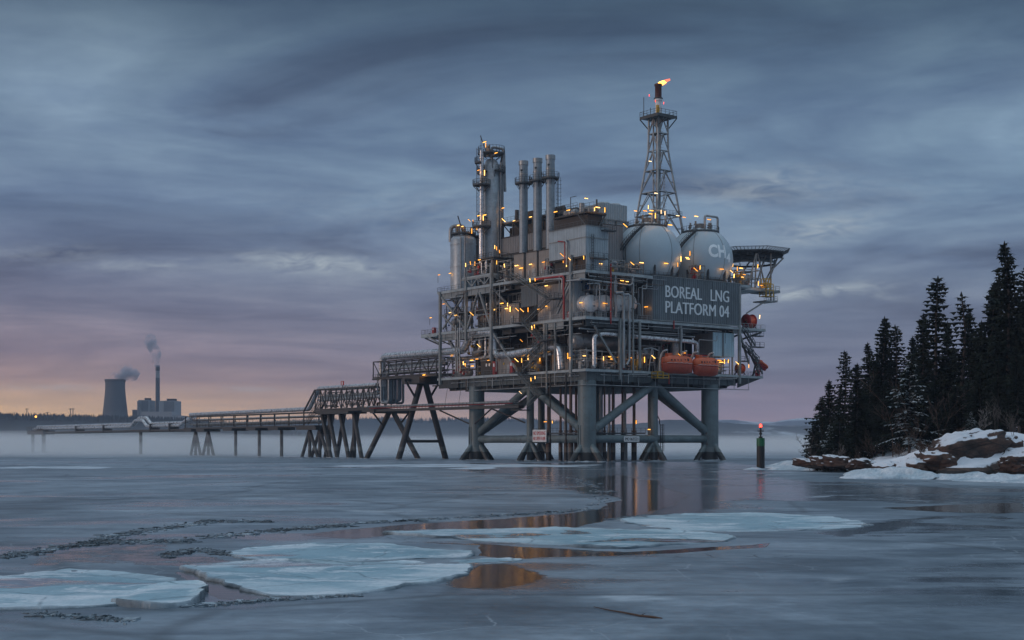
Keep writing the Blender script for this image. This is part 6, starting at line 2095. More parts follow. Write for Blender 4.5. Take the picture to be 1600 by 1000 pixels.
for i, (u, z, r, m) in enumerate(((-1.0, 24.2, .42, 'silver'), (.2, 23.4, .3, 'silver2'), (1.2, 24.6, .5, 'silver2'), (-1.8, 23.0, .22, 'pipeg'), (1.9, 23.0, .25, 'rust'), (0.6, 25.4, .35, 'silver2'))):
    pipe_thing(ORD[i] + ' of the pipes inside the high pipe bridge, counted from the seaward face', [(u, 57, z), (u, 85 + i * .3, z), (u, 85 + i * .3, 17.0 + i * .2), (u, 96, 17.0 + i * .2), (u, 118.6, 17.0 + i * .2)], r, m, 9, None, 3.2, 'pipeline', 'pipes inside the jetty bridge')
# vertical bundle of loops hanging at the step
for i in range(7):
    u = -2.2 + .75 * i
    mb = MB()
    mb.pipe([(u, 79.5 + .2 * (i % 2), 21.2), (u, 79.5 + .2 * (i % 2), 15.0 + .35 * (i % 3)), (u, 83.4, 15.0 + .35 * (i % 3)), (u, 83.4, 21.2)], .34, 10, .9)
    tag(mb.build('expansion_loop', M['stack' if i % 2 else 'silver2'], base=(u, 79.5, 21.2)), 'hanging U shaped pipe loop at the step of the jetty', 'pipe loop', 'U shaped pipe loops at the jetty step')

# middle section, enclosed truss
t = thing('pipe_trestle', 'enclosed truss section of the jetty packed with pipes on raking piles', 'pipe jetty', (0, 102, 0))
for u in (-2.6, 2.6):
    part('truss', M['jetty'], lambda mb: truss_side(mb, u, 86, 119, 13.9, 19.6, 11, .24, True), t)
part('cross_frame', M['jetty'], lambda mb: cross(mb, 86, 119, 13.91, 19.61, 11, 2.5), t)
part('deck', M['jetty'], lambda mb: mb.box((-2.9, 85.5, 13.2), (2.9, 119.4, 13.65)), t)
part('stair', M['jetty'], lambda mb: (flight(mb, (-2.0, 119.4, 13.9), (-2.0, 125.6, 9.6), 1.2), flight(mb, (2.0, 119.4, 19.4), (2.0, 126.6, 13.2), 1.2), mb.bar((-2.7, 119, 19.6), (-2.7, 125.8, 13.4), .4), mb.bar((2.7, 119, 19.6), (2.7, 125.8, 13.4), .4)), t)
part('cap_beam', M['jetty'], lambda mb: mb.box((-6, 81.0, 12.2), (6, 83.0, 13.19)), t)
part('cap_beam', M['jetty'], lambda mb: mb.box((-3, 99.5, 12.5), (3, 118, 13.18)), t)
part('cap_brace', M['jetty'], lambda mb: (mb.tube((-5.6, 82, 12.3), (-2.6, 82, 9), .26, 8), mb.tube((5.6, 82, 12.3), (2.6, 82, 9), .26, 8)), t)
pile(t, (-.6, 82, 12.5), [(-5.0, 87.5)], .72); pile(t, (.8, 82, 12.5), [(4.6, 74.5)], .72)
for v, sp in ((100.5, 5.2), (108, 4.6), (114.5, 4.4), (118.5, 4.0)):
    pile(t, (-.7, v, 12.8), [(-sp * .5, v - 8.0)], .6)
    pile(t, (.7, v, 12.8), [(sp * .5, v + 7.5)], .6)
    if v in (100.5, 114.5):
        pile(t, (0, v + .8, 12.8), [(0, v + .8)], .55)
def tangle(mb, g):
    for _ in range(1):
        v, z = g.uniform(87, 117), g.uniform(14.2, 19)
        u = g.uniform(-2.2, 2.2)
        mb.pipe([(u, v, z), (u, v + g.uniform(.8, 3), z), (u, v + g.uniform(.8, 3), z + g.uniform(-1.4, 1.4)), (u + g.uniform(-1, 1), v + 2.4, z)], g.uniform(.08, .2), 6)
g6 = random.Random(5)
for _ in range(46):
    part('small_pipe', M[g6.choice(('jetty', 'pipeg', 'silver2'))], lambda mb: tangle(mb, g6), t)
pipe_thing('silver pipe on top of the enclosed jetty truss, joined to the big loop', [(-1.5, 86.6, 20.0), (-1.5, 118.8, 20.0), (-1.5, 124.5, 14.2), (-1.5, 208, 13.9)], .62, 'silver', 14, 1.6, 3.0, 'pipeline')
pipe_thing('silver pipe showing between the posts of the enclosed jetty truss', [(-2.0, 84, 16.9), (-2.0, 117.5, 16.6)], .48, 'silver', 12, None, 3.0, 'pipeline')
# small notice on the truss
t2 = thing('notice_board', 'tiny red and white notice on a post above the jetty truss', 'sign', (-2.6, 107, 19.6))
q = at(535, 601, u=-2.6)
part('post', M['dark'], lambda mb: mb.bar((-2.6, q.y, 19.6), (-2.6, q.y, q.z), .14), t2)
part('board', M['redtxt'], lambda mb: mb.box((-2.66, q.y - .8, q.z - .2), (-2.54, q.y + .8, q.z + 1.0)), t2)
part('panel', M['signw'], lambda mb: mb.box((-2.69, q.y - .25, q.z - .1), (-2.661, q.y + .25, q.z + .9)), t2)

# catwalk from the truss to the platform stairs
t = thing('catwalk', 'long low railed catwalk carrying thin pipes from jetty to platform stairs', 'catwalk', (-4.6, 50, 13.5))
def f(mb):
    for u in (-5.4, -3.8):
        mb.bar((u, 18, 12.6), (u, 88, 12.9), .18, .55)
    for v in range(19, 88, 2):
        mb.bar((-5.4, v, 12.75), (-3.8, v, 12.75), .2)
    mb.box((-5.3, 18, 12.95), (-3.9, 88, 13.02))
part('deck', M['jetty'], f, t)
part('handrail', M['railm'], lambda mb: (mb.rail([(-5.5, 18, 13.0), (-5.5, 88, 13.0)]), mb.rail([(-3.7, 18, 13.0), (-3.7, 88, 13.0)])), t)
part('pipe', M['galv'], lambda mb: mb.tube((-4.9, 22, 13.8), (-4.9, 86, 14.0), .2, 8), t)
part('pipe', M['red'], lambda mb: mb.tube((-4.3, 22, 13.5), (-4.3, 86, 13.6), .14, 8), t)
part('hanger', M['railm'], lambda mb: [mb.bar((-4.4, v, 13), (-3.0, v, 20), .07) for v in (36, 44, 50)], t)
part('strut', M['jetty'], lambda mb: (mb.tube((-4.4, 30, 12.4), (-1.4, 41, 9), .2, 8), mb.tube((-4.4, 52, 12.4), (-1.4, 43.5, 9), .2, 8), mb.tube((-4.4, 30, 12.4), (-.9, 21.5, 9), .2, 8)), t)

# low section
t = thing('pipe_trestle', 'low open jetty section with pipes above a railed deck on single piles', 'pipe jetty', (0, 165, 0))
part('deck', M['jetty'], lambda mb: mb.box((-2.6, 119.5, 9.0), (2.6, 211, 9.4)), t)
for u in (-2.5, 2.5):
    part('frame', M['jetty'], lambda mb: ([mb.bar((u, v, 9.4), (u, v, 13.3), .28) for v in np.arange(126, 211, 9.3)], mb.bar((u, 122, 13.2), (u, 210, 13.2), .25)), t)
part('handrail', M['railm'], lambda mb: (mb.rail([(-2.7, 126, 9.4), (-2.7, 210, 9.4)], 1.2, 2.4, .06), mb.rail([(-2.7, 126, 10.6), (-2.7, 210, 10.6)], 1.0, 4.6, .06)), t)
part('cross_frame', M['jetty'], lambda mb: [mb.bar((-2.5, v, 13.21), (2.5, v, 13.21), .25) for v in np.arange(126, 211, 9.3)], t)
for v in (144.7, 159.6, 176.3):
    part('pile_cap', M['jetty'], lambda mb: mb.box((-3, v - 3.2, 8.2), (3, v + 3.2, 8.98)), t)
    part('pile', M['jetty'], lambda mb: mb.tube((0, v, -1.2), (0, v, 8.3), .5, 14), t)
for v, rk in ((121, 3.4), (127, 3.6), (197, 4.2), (207, 4.4)):
    part('pile_cap', M['jetty'], lambda mb: mb.box((-3, v - 3, 8.1), (3, v + 3, 8.97)), t)
    pile(t, (0, v, 8.2), [(-rk * .3, v - 7.5), (rk * .3, v + 7.5), (0, v)], .5)
part('pile_brace', M['jetty'], lambda mb: mb.tube((-1.5, 205.5, 4), (1.5, 208.5, 4), .3, 10), t)
for i, (u, z, r, m) in enumerate(((-.3, 10.6, .3, 'pipeg'), (.6, 10.2, .26, 'silver2'), (1.4, 10.7, .34, 'pipeg'), (.2, 11.9, .22, 'jetty'), (2.0, 12.2, .28, 'pipeg'))):
    pipe_thing(ORD[i] + ' of the dull pipes inside the low open jetty section', [(u, 121, z), (u, 210, z)], r, m, 8, None, 4.5, 'pipeline', 'pipes inside the low jetty section')
# outer section: pipes on single piles
t = thing('pipe_trestle', 'outermost jetty span of bare silver pipes fading into the mist', 'pipe jetty', (0, 290, 0))
part('beam', M['jetty'], lambda mb: (mb.box((-1.6, 210, 8.6), (-1.2, 372, 9.1)), mb.box((1.2, 210, 8.6), (1.6, 372, 9.1)), mb.tube((0, 210, 8.4), (0, 372, 8.4), .22, 8)), t)
part('cross_frame', M['jetty'], lambda mb: [mb.box((-1.9, v, 8.5), (1.9, v + .6, 11.2)) for v in (225, 242, 288, 318)], t)
for v, r in ((255, .6), (362, .85)):
    part('pile', M['jetty'], lambda mb: mb.tube((0, v, -1.2), (0, v, 8.6), r, 14), t)
part('pile', M['jetty'], lambda mb: mb.tube((-2, 370, -1.2), (-2, 370, 8.6), .7, 12), t)
part('dolphin', M['jetty'], lambda mb: (mb.box((-2.5, 355, 8.0), (2.5, 376, 9.6)), mb.box((-1.5, 360, 9.61), (1.5, 366, 10.4)), mb.rail([(-2.6, 355, 9.6), (-2.6, 376, 9.6)], 1.6, 3, .1)), t)
for i, (u, z, r) in enumerate(((-.9, 10.4, .55), (.6, 11.3, .62))):
    pipe_thing(('lower', 'upper')[i] + ' silver pipe of the outermost jetty span with an expansion hump', [(u, 209, z + 2.0), (u, 212, z + 2.0), (u, 218, z), (u, 247, z), (u, 251, z + 2.2), (u, 258, z + 2.2), (u, 262, z), (u, 372, z)], r, 'silver', 12, 2.0, 6.0, 'pipeline')

# ================================================================== lamps
LAMPPROTO, BULB = {}, {}
for k_, c_, e_ in (('lamp', (1.0, .43, .07), 17.0), ('lampw', (1.0, .66, .36), 14.0)):
    BULB[k_] = bpy.data.lights.new('bulb', 'POINT')
    BULB[k_].color = c_
    BULB[k_].energy = e_
    BULB[k_].shadow_soft_size = .42


def lamp_mesh(kind):
    mb = MB()
    h = Vector({'u': (1, 0, 0), 'v': (0, 1, 0), 'd': (.5, .55, -.55), 'e': (-.3, .6, .6), 'z': (0, 0, 1)}[kind[0]]).normalized()
    s = Vector((0, 0, 1)) if kind[0] != 'z' else Vector((1, 0, 0))
    mb.mi = 1
    mb.tube(h * -.56, h * .56, .075, 8)
    mb.mi = 0
    mb.bar(h * -.6 + s * .12, h * .6 + s * .12, .26, .07)
    back = Vector((.55, .1, 0)) if kind[0] != 'u' else Vector((.1, .55, 0))
    mb.bar(s * .2, s * .2 + back, .07)
    if len(kind) > 1:
        mb.bar(h * .6 + s * .15, h * .6 + s * .15 - Vector((0, 0, 2.6)), .1)
    return mb


def lamps(where, lst, mat='lamp', cat='lamp', name='tube_lamp'):
    rows = []
    for it in lst:
        px, py, pl, val, kind = it
        p = at(px, py, **{pl: val})
        rows.append((px, py, p, kind))
    rows.sort(key=lambda r: (r[0], r[1]))
    mat0 = mat
    for k, (px, py, p, kind) in enumerate(rows):
        mat = mat0 if mat0 != 'lamp' else ('lamp', 'lamp', 'lampy', 'lampa', 'lamp', 'lampa', 'lampy')[(k * 5 + int(px)) % 7]
        key = (kind, mat)
        if key not in LAMPPROTO:
            mb = lamp_mesh(kind)
            o = mb.build(name, [M['railm'], M[mat]], base=(0, 0, 0))
            LAMPPROTO[key] = o.data
            place(o, p)
        else:
            o = bpy.data.objects.new(name, LAMPPROTO[key])
            COL.objects.link(o)
            place(o, p)
        if mat != 'lampr':
            dl = Vector((-.12, -.12, -.28))
            if kind[0] == 'u': dl = Vector((0, -.05, -.25))
            L = bpy.data.objects.new('bulb', BULB[mat0])
            COL.objects.link(L)
            L.parent = o
            L.location = dl
        sc_ = .72 + .45 * ((int(px * 7) % 10) / 10)
        o.scale = (sc_, sc_, sc_)
        if mat == 'lampr':
            o.scale = (.45, .45, .45)
        n = len(rows)
        lab = (ORD[k] + ' glowing lamp ' if n > 1 else 'glowing lamp ') + where
        tag(o, lab, cat, 'lamps ' + where.split(',')[0])




def off(px, py, c, gap=.55):
    """v of the point just in front of a sphere where a photo pixel falls"""
    for k in range(400):
        p = at(px, py, v=-4 + k * .05)
        if (p - c).length < SR + gap:
            return p.y
    return c.y


FU, FV = -2.9, -3.0
lamps('on the tallest process column, going down', [(757, 222, 'u', 1.2, 'v'), (759, 227, 'u', 1.4, 'z'), (775, 239, 'u', 2.0, 'v')])
lamps('on the slim column platforms, from the upper one down', [(747.5, 266, 'u', -.6, 'v'), (757, 270, 'u', -.8, 'z'), (748, 337, 'u', -.9, 'v'), (755, 341, 'u', -1.1, 'z'), (757, 336, 'u', -1.1, 'v')])
lamps('above the stout silver drum, from the jetty side', [(716, 352, 'u', 1.0, 'v'), (722, 354, 'u', 1.2, 'v'), (733, 344, 'u', 2.0, 'e'), (739, 346.5, 'u', 2.0, 'z'), (737, 361, 'u', 2.4, 'z'), (745, 358, 'u', 1.0, 'd')])
lamps('on the roof frame of the clad hall, from the jetty side', [(786, 325, 'u', 5.0, 'v'), (787, 344, 'u', 5.0, 'e'), (803, 345, 'u', 5.0, 'v'), (829, 339, 'u', 4.9, 'v'), (776, 343, 'u', 4.6, 'z')])
lamps('on the raised truss deck, from the jetty side', [(735, 411, 'u', FU, 'd'), (727.5, 414, 'u', FU, 'z'), (749, 406, 'u', FU, 'v'), (742, 412, 'u', -1.2, 'z'), (773, 386, 'u', 0.2, 'z'), (776, 388, 'u', .2, 'z'), (780.5, 393, 'u', -.4, 'd'), (776, 410, 'u', -2.4, 'z'), (788, 415, 'u', -2.6, 'd')])
lamps('at the filter boxes under the exhaust stacks', [(807, 415, 'u', -1.0, 'v'), (829, 413, 'u', -1.0, 'v'), (849, 409.5, 'u', -1.0, 'v'), (814, 419, 'u', -1.0, 'v')])
lamps('beneath the clad block, from the stack side', [(878, 398, 'u', FU, 'e'), (890, 404.5, 'u', FU, 'e'), (880, 408, 'u', -1.6, 'z'), (885, 413, 'u', -1.6, 'z'), (912, 402.5, 'u', FU, 'd')])
lamps('on the roof house of the clad block', [(888, 328.5, 'u', -1.0, 'v'), (868, 331, 'u', -1.0, 'v'), (916, 310, 'v', -1.9, 'u'), (934, 324, 'v', -2.4, 'u'), (929, 327, 'v', -2.5, 'd'), (945, 328, 'v', -2.2, 'z')])
lamps('along the top stair flight beside the stack deck', [(828, 438, 'u', -4.9, 'd'), (836, 437, 'u', -3.0, 'd'), (853.5, 446.5, 'u', -.9, 'v')])
lamps('on the middle deck corner bay at the jetty end', [(686, 429.5, 'u', -3.0, 'v+'), (703, 427, 'u', -1.2, 'v'), (693, 475, 'u', -2.8, 'v'), (703, 488.5, 'u', -2.6, 'v'), (712, 492.5, 'u', -2.6, 'v'), (737, 490, 'u', -2.9, 'e'), (673, 496.5, 'u', -2.2, 'v+')])
lamps('inside the open bays of the middle deck, from the jetty side', [(773, 484, 'u', -1.2, 'v'), (784, 474, 'u', -.9, 'v'), (793, 476, 'u', -.9, 'z'), (791, 482, 'u', -1.0, 'v'), (760, 490, 'u', -1.2, 'z'), (741, 474, 'u', -1.1, 'z')])
lamps('around the middle stair flights, from the jetty side', [(808, 483.5, 'u', -4.3, 'e'), (815.5, 484.5, 'u', -4.3, 'e'), (853, 478.5, 'u', -.8, 'v'), (825, 484, 'u', -1.0, 'z'), (841, 483, 'u', -.8, 'v'), (831, 512, 'u', -4.6, 'd'), (835, 510, 'u', -3.0, 'd'), (814.5, 532, 'u', -2.6, 'e'), (797, 483, 'u', -1.2, 'z')])
lamps('around the lower stair flights, from the jetty side', [(807, 562.5, 'u', -4.2, 'e'), (815, 563, 'u', -1.2, 'z'), (825, 560, 'u', -.4, 'z'), (849, 556, 'u', .2, 'v'), (843.5, 561, 'u', .2, 'z'), (854.5, 559, 'u', .2, 'z'), (829.5, 593, 'u', -4.8, 'd'), (836, 590, 'u', -4.2, 'd')])
lamps('along the lower deck at the jetty end', [(763, 563, 'u', -2.2, 'v'), (724, 567.5, 'u', -2.9, 'd'), (727, 570.5, 'u', -2.8, 'd'), (737, 563, 'u', -1.2, 'v'), (745, 561, 'u', -1.6, 'v'), (748, 540, 'u', -1.0, 'e'), (738, 572, 'u', -1.3, 'v'), (706, 556, 'u', -1.2, 'v'), (662, 586, 'u', -2.7, 'v')])
lamps('along the lower deck front, from the corner leg', [(887, 556, 'u', FU, 'z'), (889, 559, 'u', FU, 'v'), (913, 556, 'v', FV, 'u'), (954, 557.5, 'v', -1.9, 'u'), (956, 561, 'v', -1.6, 'u'), (985, 559, 'v', -1.9, 'u'), (968, 558, 'v', -1.2, 'u'), (1007, 562, 'v', -1.5, 'z'), (1021, 557.5, 'v', -2.9, 'e'), (943, 560, 'v', -1.4, 'z')])
lamps('around the lifeboats and the blue cabin', [(1062, 554.5, 'v', -2.6, 'e'), (1069, 551.5, 'v', -2.6, 'u'), (1095, 560, 'v', -2.2, 'u'), (1104, 560, 'v', -2.2, 'u'), (1124, 563, 'v', -1.9, 'u'), (1127, 566, 'v', -1.9, 'u'), (1132, 565, 'v', -1.6, 'z'), (1138, 564.5, 'v', -2.6, 'd'), (1152, 567, 'v', -2.6, 'e'), (1170, 572, 'v', -2.4, 'z')])
lamps('beside the white tanks, from the corner', [(907.5, 473, 'u', -1.1, 'v'), (945.5, 474, 'v', -.7, 'u'), (1009.5, 479.5, 'u', 16.8, 'v'), (972, 438.5, 'v', FV, 'u'), (980, 440, 'v', FV, 'u'), (939, 412, 'v', -2.0, 'u')])
lamps('around the foot of the plain sphere', [(988, 411.5, 'v', -2.6, 'e'), (1002.5, 410.5, 'v', -2.6, 'u+'), (1041, 411.5, 'v', off(1041, 411.5, S1), 'u'), (1059, 413.5, 'v', off(1059, 413.5, S1), 'z'), (1064, 404.5, 'v', off(1064, 404.5, S1), 'z')])
lamps('between the spheres and at the lettered sphere', [(1073.5, 402.5, 'v', 1.0, 'u'), (1075, 404.5, 'v', 1.2, 'u'), (1094, 418, 'v', -2.4, 'd'), (1087, 421, 'v', -1.6, 'e'), (1128, 420.5, 'v', off(1128, 420.5, S2), 'u'), (1078, 396, 'v', 1.4, 'z')])
lamps('on top of the spheres, from the clad block side', [(977, 352, 'v', 2.0, 'e'), (993, 329.5, 'v', 2.0, 'u'), (1008, 329.5, 'v', 2.0, 'u'), (1013, 323.5, 'v', 4.0, 'z'), (1016.5, 334, 'v', 2.0, 'u'), (1018, 329, 'v', 2.4, 'u'), (1047, 351.5, 'v', 1.0, 'u'), (1069, 339.5, 'v', 2.0, 'u'), (1088, 338, 'v', 2.0, 'u'), (1108, 343, 'v', 2.0, 'u+'), (1024, 337, 'v', 2.4, 'z')])
lamps('on the sphere heads, white ones', [(1033, 331, 'v', 3.0, 'z'), (1039, 333, 'v', 3.2, 'z'), (1059, 337, 'v', 3.2, 'u')], 'lampw')
lamps('under the helideck, from the sphere side', [(1143, 424, 'v', -1.2, 'e'), (1147, 431, 'v', -.8, 'd'), (1145, 414, 'v', 2.2, 'd'), (1163, 429, 'v', -.7, 'u'), (1160, 433, 'v', -.5, 'u'), (1158, 419, 'v', .4, 'u'), (1184, 416, 'v', .2, 'd'), (1190, 446, 'v', -1.4, 'u'), (1185, 443, 'v', -1.4, 'z'), (1152, 420, 'v', .6, 'z')])
lamps('on the flare tower and side deck', [(1016, 252, 'v', 14.0, 'u'), (1187, 495, 'v', -2.4, 'd'), (1025, 302, 'v', 14, 'u')], 'lampw')
lamps('over the low gangway between the legs', [(852, 659, 'u', -.8, 'v'), (863, 659.5, 'u', -.9, 'd'), (994, 659.5, 'v', .6, 'd'), (1015, 671, 'v', 1.0, 'u')])
lamps('under the deck at the catwalk end', [(813, 613, 'u', -2.6, 'e')], 'lampw')
lamps('on the high pipe bridge deck', [(663, 585, 'u', -2.8, 'v')])
lamps('red, on the flare tower head', [(1024, 158, 'v', 15.0, 'z'), (1014.5, 149, 'v', 15, 'z'), (1037, 161, 'v', 15, 'z')], 'lampr')

# ================================================================== channel marker
q = gw(1188.5, 731)
mx, my = q.x, q.y
hh = lambda py: CAMH + (HOR - py) * my / FPX
t = thing('channel_marker', 'black channel marker post with a green band and a lit red lamp on top', 'navigation marker', (mx, my, 0), frame='W')
part('post', M['black'], lambda mb: mb.tube((mx, my, -1), (mx, my, hh(697)), .68, 24), t)
part('band', M['green'], lambda mb: mb.tube((mx, my, hh(697)), (mx, my, hh(684.5)), .70, 24), t)
part('stalk', M['black'], lambda mb: (mb.tube((mx, my, hh(684.5)), (mx, my, hh(668)), .13, 10), mb.tube((mx, my, hh(684.5)), (mx, my, hh(682)), .34, 12), mb.tube((mx, my, hh(674.5)), (mx, my, hh(673.6)), .52, 14), mb.tube((mx, my, hh(679)), (mx, my, hh(676)), .26, 12), [mb.bar((mx + .5 * math.cos(w), my + .5 * math.sin(w), hh(673.6)), (mx + .5 * math.cos(w), my + .5 * math.sin(w), hh(671)), .05) for w in np.linspace(0, 5.2, 6)]), t)
part('lantern', M['lampr'], lambda mb: (mb.tube((mx, my, hh(668)), (mx, my, hh(664.6)), .22, 12), mb.sphere((mx, my, hh(664.4)), .22, 12, 8, 0)), t)
part('collar', M['dark'], lambda mb: (mb.tube((mx, my, hh(668.4)), (mx, my, hh(667.6)), .3, 12), mb.bar((mx, my, hh(663)), (mx, my, hh(660)), .07)), t)

# ================================================================== rocky headland
SHORE = [gw(x, y) for x, y in ((1246, 722), (1232, 727), (1262, 731), (1300, 734), (1330, 737), (1345, 742), (1372, 744), (1420, 746), (1470, 748), (1530, 748), (1580, 747), (1640, 748), (1800, 752))]
shore = [(p.x, p.y) for p in SHORE]
shore = [(60, 262), (49, 250), (44.5, 236)] + shore + [(190, 120), (260, 200), (200, 420), (90, 330)]
HX = np.arange(36, 165, .8)
HY_ = np.concatenate([np.arange(126, 200, .55), np.arange(200, 270, 1.2), np.arange(270, 330, 3)])
GX, GY = np.meshgrid(HX, HY_)
PH = np.stack([GX.ravel(), GY.ravel()], 1)
SDH = poly_sd(PH, shore)


def land_h(x, y, s):
    """height of the headland; s = distance inland"""
    n = noise.noise(Vector((x * .05, y * .05, 3)))
    n2 = noise.noise(Vector((x * .16, y * .13, 9)))
    n3 = noise.noise(Vector((x * .5, y * .42, 1)))
    # ledges: granite slabs stepping up from the water
    w = s + n2 * 1.4
    a = 1.35 * max(0.0, min(1.0, (w + .2) / 1.1)) + 1.0 * max(0.0, min(1.0, (w - 2.3 - n) / 1.6)) + .9 * max(0.0, min(1.0, (w - 6 - 3 * n) / 4)) + max(0.0, min(26.0, w - 8)) * .10
    big = max(0.0, min(1.0, (x - 42) / 15))
    a = a * (.40 + .62 * big) + n3 * .22 * min(1, max(0, s)) + n2 * .5 * min(1, max(0, s / 6)) * big
    # rounded knoll above the small bluff
    d2 = ((x - 58.5) / 9.5) ** 2 + ((y - 175) / 8) ** 2
    a += 2.3 * math.exp(-d2) * min(1, max(0, s / 2))
    if s < -.2:
        a = -1.0 + min(0.0, s) * .3
    return a


hz2 = np.array([land_h(float(x), float(y), float(s_)) for (x, y), s_ in zip(PH, SDH)])


def land_at(x, y):
    return land_h(x, y, float(poly_sd(np.array([[x, y]]), shore)[0]))


nx, ny = len(HX), len(HY_)
mb = MB()
mb.add([(float(a), float(b), float(c)) for (a, b), c in zip(PH, hz2)], [(j * nx + i, j * nx + i + 1, (j + 1) * nx + i + 1, (j + 1) * nx + i) for j in range(ny - 1) for i in range(nx - 1)
       if max(hz2[j * nx + i], hz2[j * nx + i + 1], hz2[(j + 1) * nx + i], hz2[(j + 1) * nx + i + 1]) > -.9], True)


def rock_material(name, snow=1.0, tint=(1, 1, 1)):
    m, nt = new_mat(name)
    geo = nd(nt, 'ShaderNodeNewGeometry')
    pos = geo.outputs['Position']
    n1 = nd(nt, 'ShaderNodeTexNoise', {'Vector': pos, 'Scale': .28, 'Detail': 8.0, 'Roughness': .65, 'Distortion': .5})
    mp = nd(nt, 'ShaderNodeMapping', {'Vector': pos, 'Scale': (.35, .35, 1.8), 'Rotation': (.25, .3, 0)})
    n2 = nd(nt, 'ShaderNodeTexNoise', {'Vector': mp.outputs[0], 'Scale': 1.0, 'Detail': 8.0, 'Roughness': .7})
    vor = nd(nt, 'ShaderNodeTexVoronoi', {'Vector': mp.outputs[0], 'Scale': .55}, feature='DISTANCE_TO_EDGE')
    T = lambda c: tuple(a * b for a, b in zip(c, tint))
    c = ramp(nt, n1.outputs[0], [(.30, T((.022, .019, .018))), (.45, T((.060, .041, .033))), (.58, T((.105, .064, .047))), (.72, T((.10, .09, .084)))]).outputs[0]
    c = mixc(nt, 1.0, c, ramp(nt, n2.outputs[0], [(.3, (.35, .35, .37)), (.6, (1.1, 1.1, 1.1))]).outputs[0], 'MULTIPLY')
    c = mixc(nt, ramp(nt, vor.outputs[0], [(.0, (1, 1, 1)), (.05, (0, 0, 0))]).outputs[0], c, (.015, .014, .014))
    z = nd(nt, 'ShaderNodeSeparateXYZ', {0: pos}).outputs[2]
    # dark tide band of wet weed above the ice
    tide = math_(nt, 'LESS_THAN', math_(nt, 'ADD', z, math_(nt, 'MULTIPLY', n1.outputs[0], 1.3)), 1.55)
    c = mixc(nt, math_(nt, 'MULTIPLY', tide, .85), c, (.016, .016, .015))
    nz = nd(nt, 'ShaderNodeSeparateXYZ', {0: geo.outputs['Normal']}).outputs[2]
    n4 = nd(nt, 'ShaderNodeTexNoise', {'Vector': pos, 'Scale': .55, 'Detail': 6.0, 'Roughness': .6})
    sv = math_(nt, 'ADD', nz, math_(nt, 'MULTIPLY', math_(nt, 'SUBTRACT', n4.outputs[0], .5), .55))
    sf = nd(nt, 'ShaderNodeMapRange', {0: sv, 1: .66, 2: .75, 3: 0.0, 4: snow}, interpolation_type='SMOOTHSTEP').outputs[0]
    sf = math_(nt, 'MULTIPLY', sf, math_(nt, 'GREATER_THAN', z, 1.25))
    c = mixc(nt, sf, c, (.74, .78, .84))
    hgt = math_(nt, 'ADD', math_(nt, 'MULTIPLY', n2.outputs[0], .8), n1.outputs[0])
    bn = nd(nt, 'ShaderNodeBump', {'Height': hgt, 'Strength': .9, 'Distance': .5})
    b = nd(nt, 'ShaderNodeBsdfPrincipled', {'Base Color': c, 'Roughness': .75, 'Normal': bn.outputs[0]})
    nd(nt, 'ShaderNodeOutputMaterial', {'Surface': b.outputs[0]})
    return m


rockm = rock_material('granite_with_snow')
rockb = rock_material('granite_boulder', .9, (1.15, 1.0, .95))
o = mb.build('terrain', rockm, base=(0, 0, 0), frame='W')
tag(o, 'rocky wooded headland of brown granite under patchy snow', kind='structure')


def boulder(lab, c, sx, sy, sz, seed, cat='boulder', name='boulder', rot=0.0):
    mb = MB()
    nu, nv = 64, 34
    vs = []
    cr_, sr_ = math.cos(rot), math.sin(rot)
    for j in range(nv + 1):
        tt = -math.pi / 2 + math.pi * j / nv
        for i in range(nu):
            w = 2 * math.pi * i / nu
            d = Vector((math.cos(tt) * math.cos(w), math.cos(tt) * math.sin(w), math.sin(tt)))
            # block-like with worn edges
            p = 4.0
            k = (abs(d.x) ** p + abs(d.y) ** p + abs(d.z) ** p) ** (-1 / p)
            q = d * k
            e = 1 + .20 * noise.noise(d * 1.4 + Vector((seed, 0, 0))) + .17 * noise.noise(d * 3.2 + Vector((0, seed, 0))) + .09 * noise.noise(d * 7 + Vector((0, 0, seed))) + .035 * noise.noise(d * 17 + Vector((seed, 0, seed)))
            q = Vector((q.x * sx * e, q.y * sy * e, q.z * sz * e))
            vs.append((c[0] + q.x * cr_ - q.y * sr_, c[1] + q.x * sr_ + q.y * cr_, c[2] + q.z + q.x * .12))
    fs = [(j * nu + i, j * nu + (i + 1) % nu, (j + 1) * nu + (i + 1) % nu, (j + 1) * nu + i) for j in range(nv) for i in range(nu)]
    mb.add(vs, fs, True)
    return tag(mb.build(name, rockb, base=c, frame='W'), lab, cat, 'granite boulders along the shore')


for px, py, d, sx, sy, sz, sd_, lab in (
    (1512, 711, 170, 5.4, 2.6, 2.7, 1, 'largest reddish boulder with a domed snow dusted top'), (1432, 729, 167, 3.4, 1.8, 1.0, 2, 'long low red slab under the snow slope'),
    (1385, 731, 168, 2.2, 1.6, .8, 3, 'low brown slab where the snow slope meets the water'), (1566, 712, 172, 2.8, 2.4, 2.6, 4, 'dark upright boulder behind the domed one'),
    (1285, 722, 203, 1.9, 1.4, .8, 5, 'brown boulder by itself near the tip of the point'), (1262, 723, 207, 2.4, 1.4, .6, 6, 'flat dark slab at the very tip of the point'), (1308, 721, 198, 2.0, 1.6, .9, 7, 'pale boulder second from the tip of the point'),
    (1466, 724, 167, 2.6, 1.8, 1.4, 8, 'cracked dark red boulder below the domed one'), (1598, 731, 164, 3.0, 2.0, 1.2, 9, 'dark slab with snow beside the frame edge ice'), (1348, 728, 182, 2.3, 1.6, .9, 10, 'small dark boulder between point and slope')):
    p = wd(px, py, d)
    boulder(lab, (p.x, p.y, p.z - .1), sx * .92, sy, sz, sd_ * 3.7, rot=sd_ * .4)

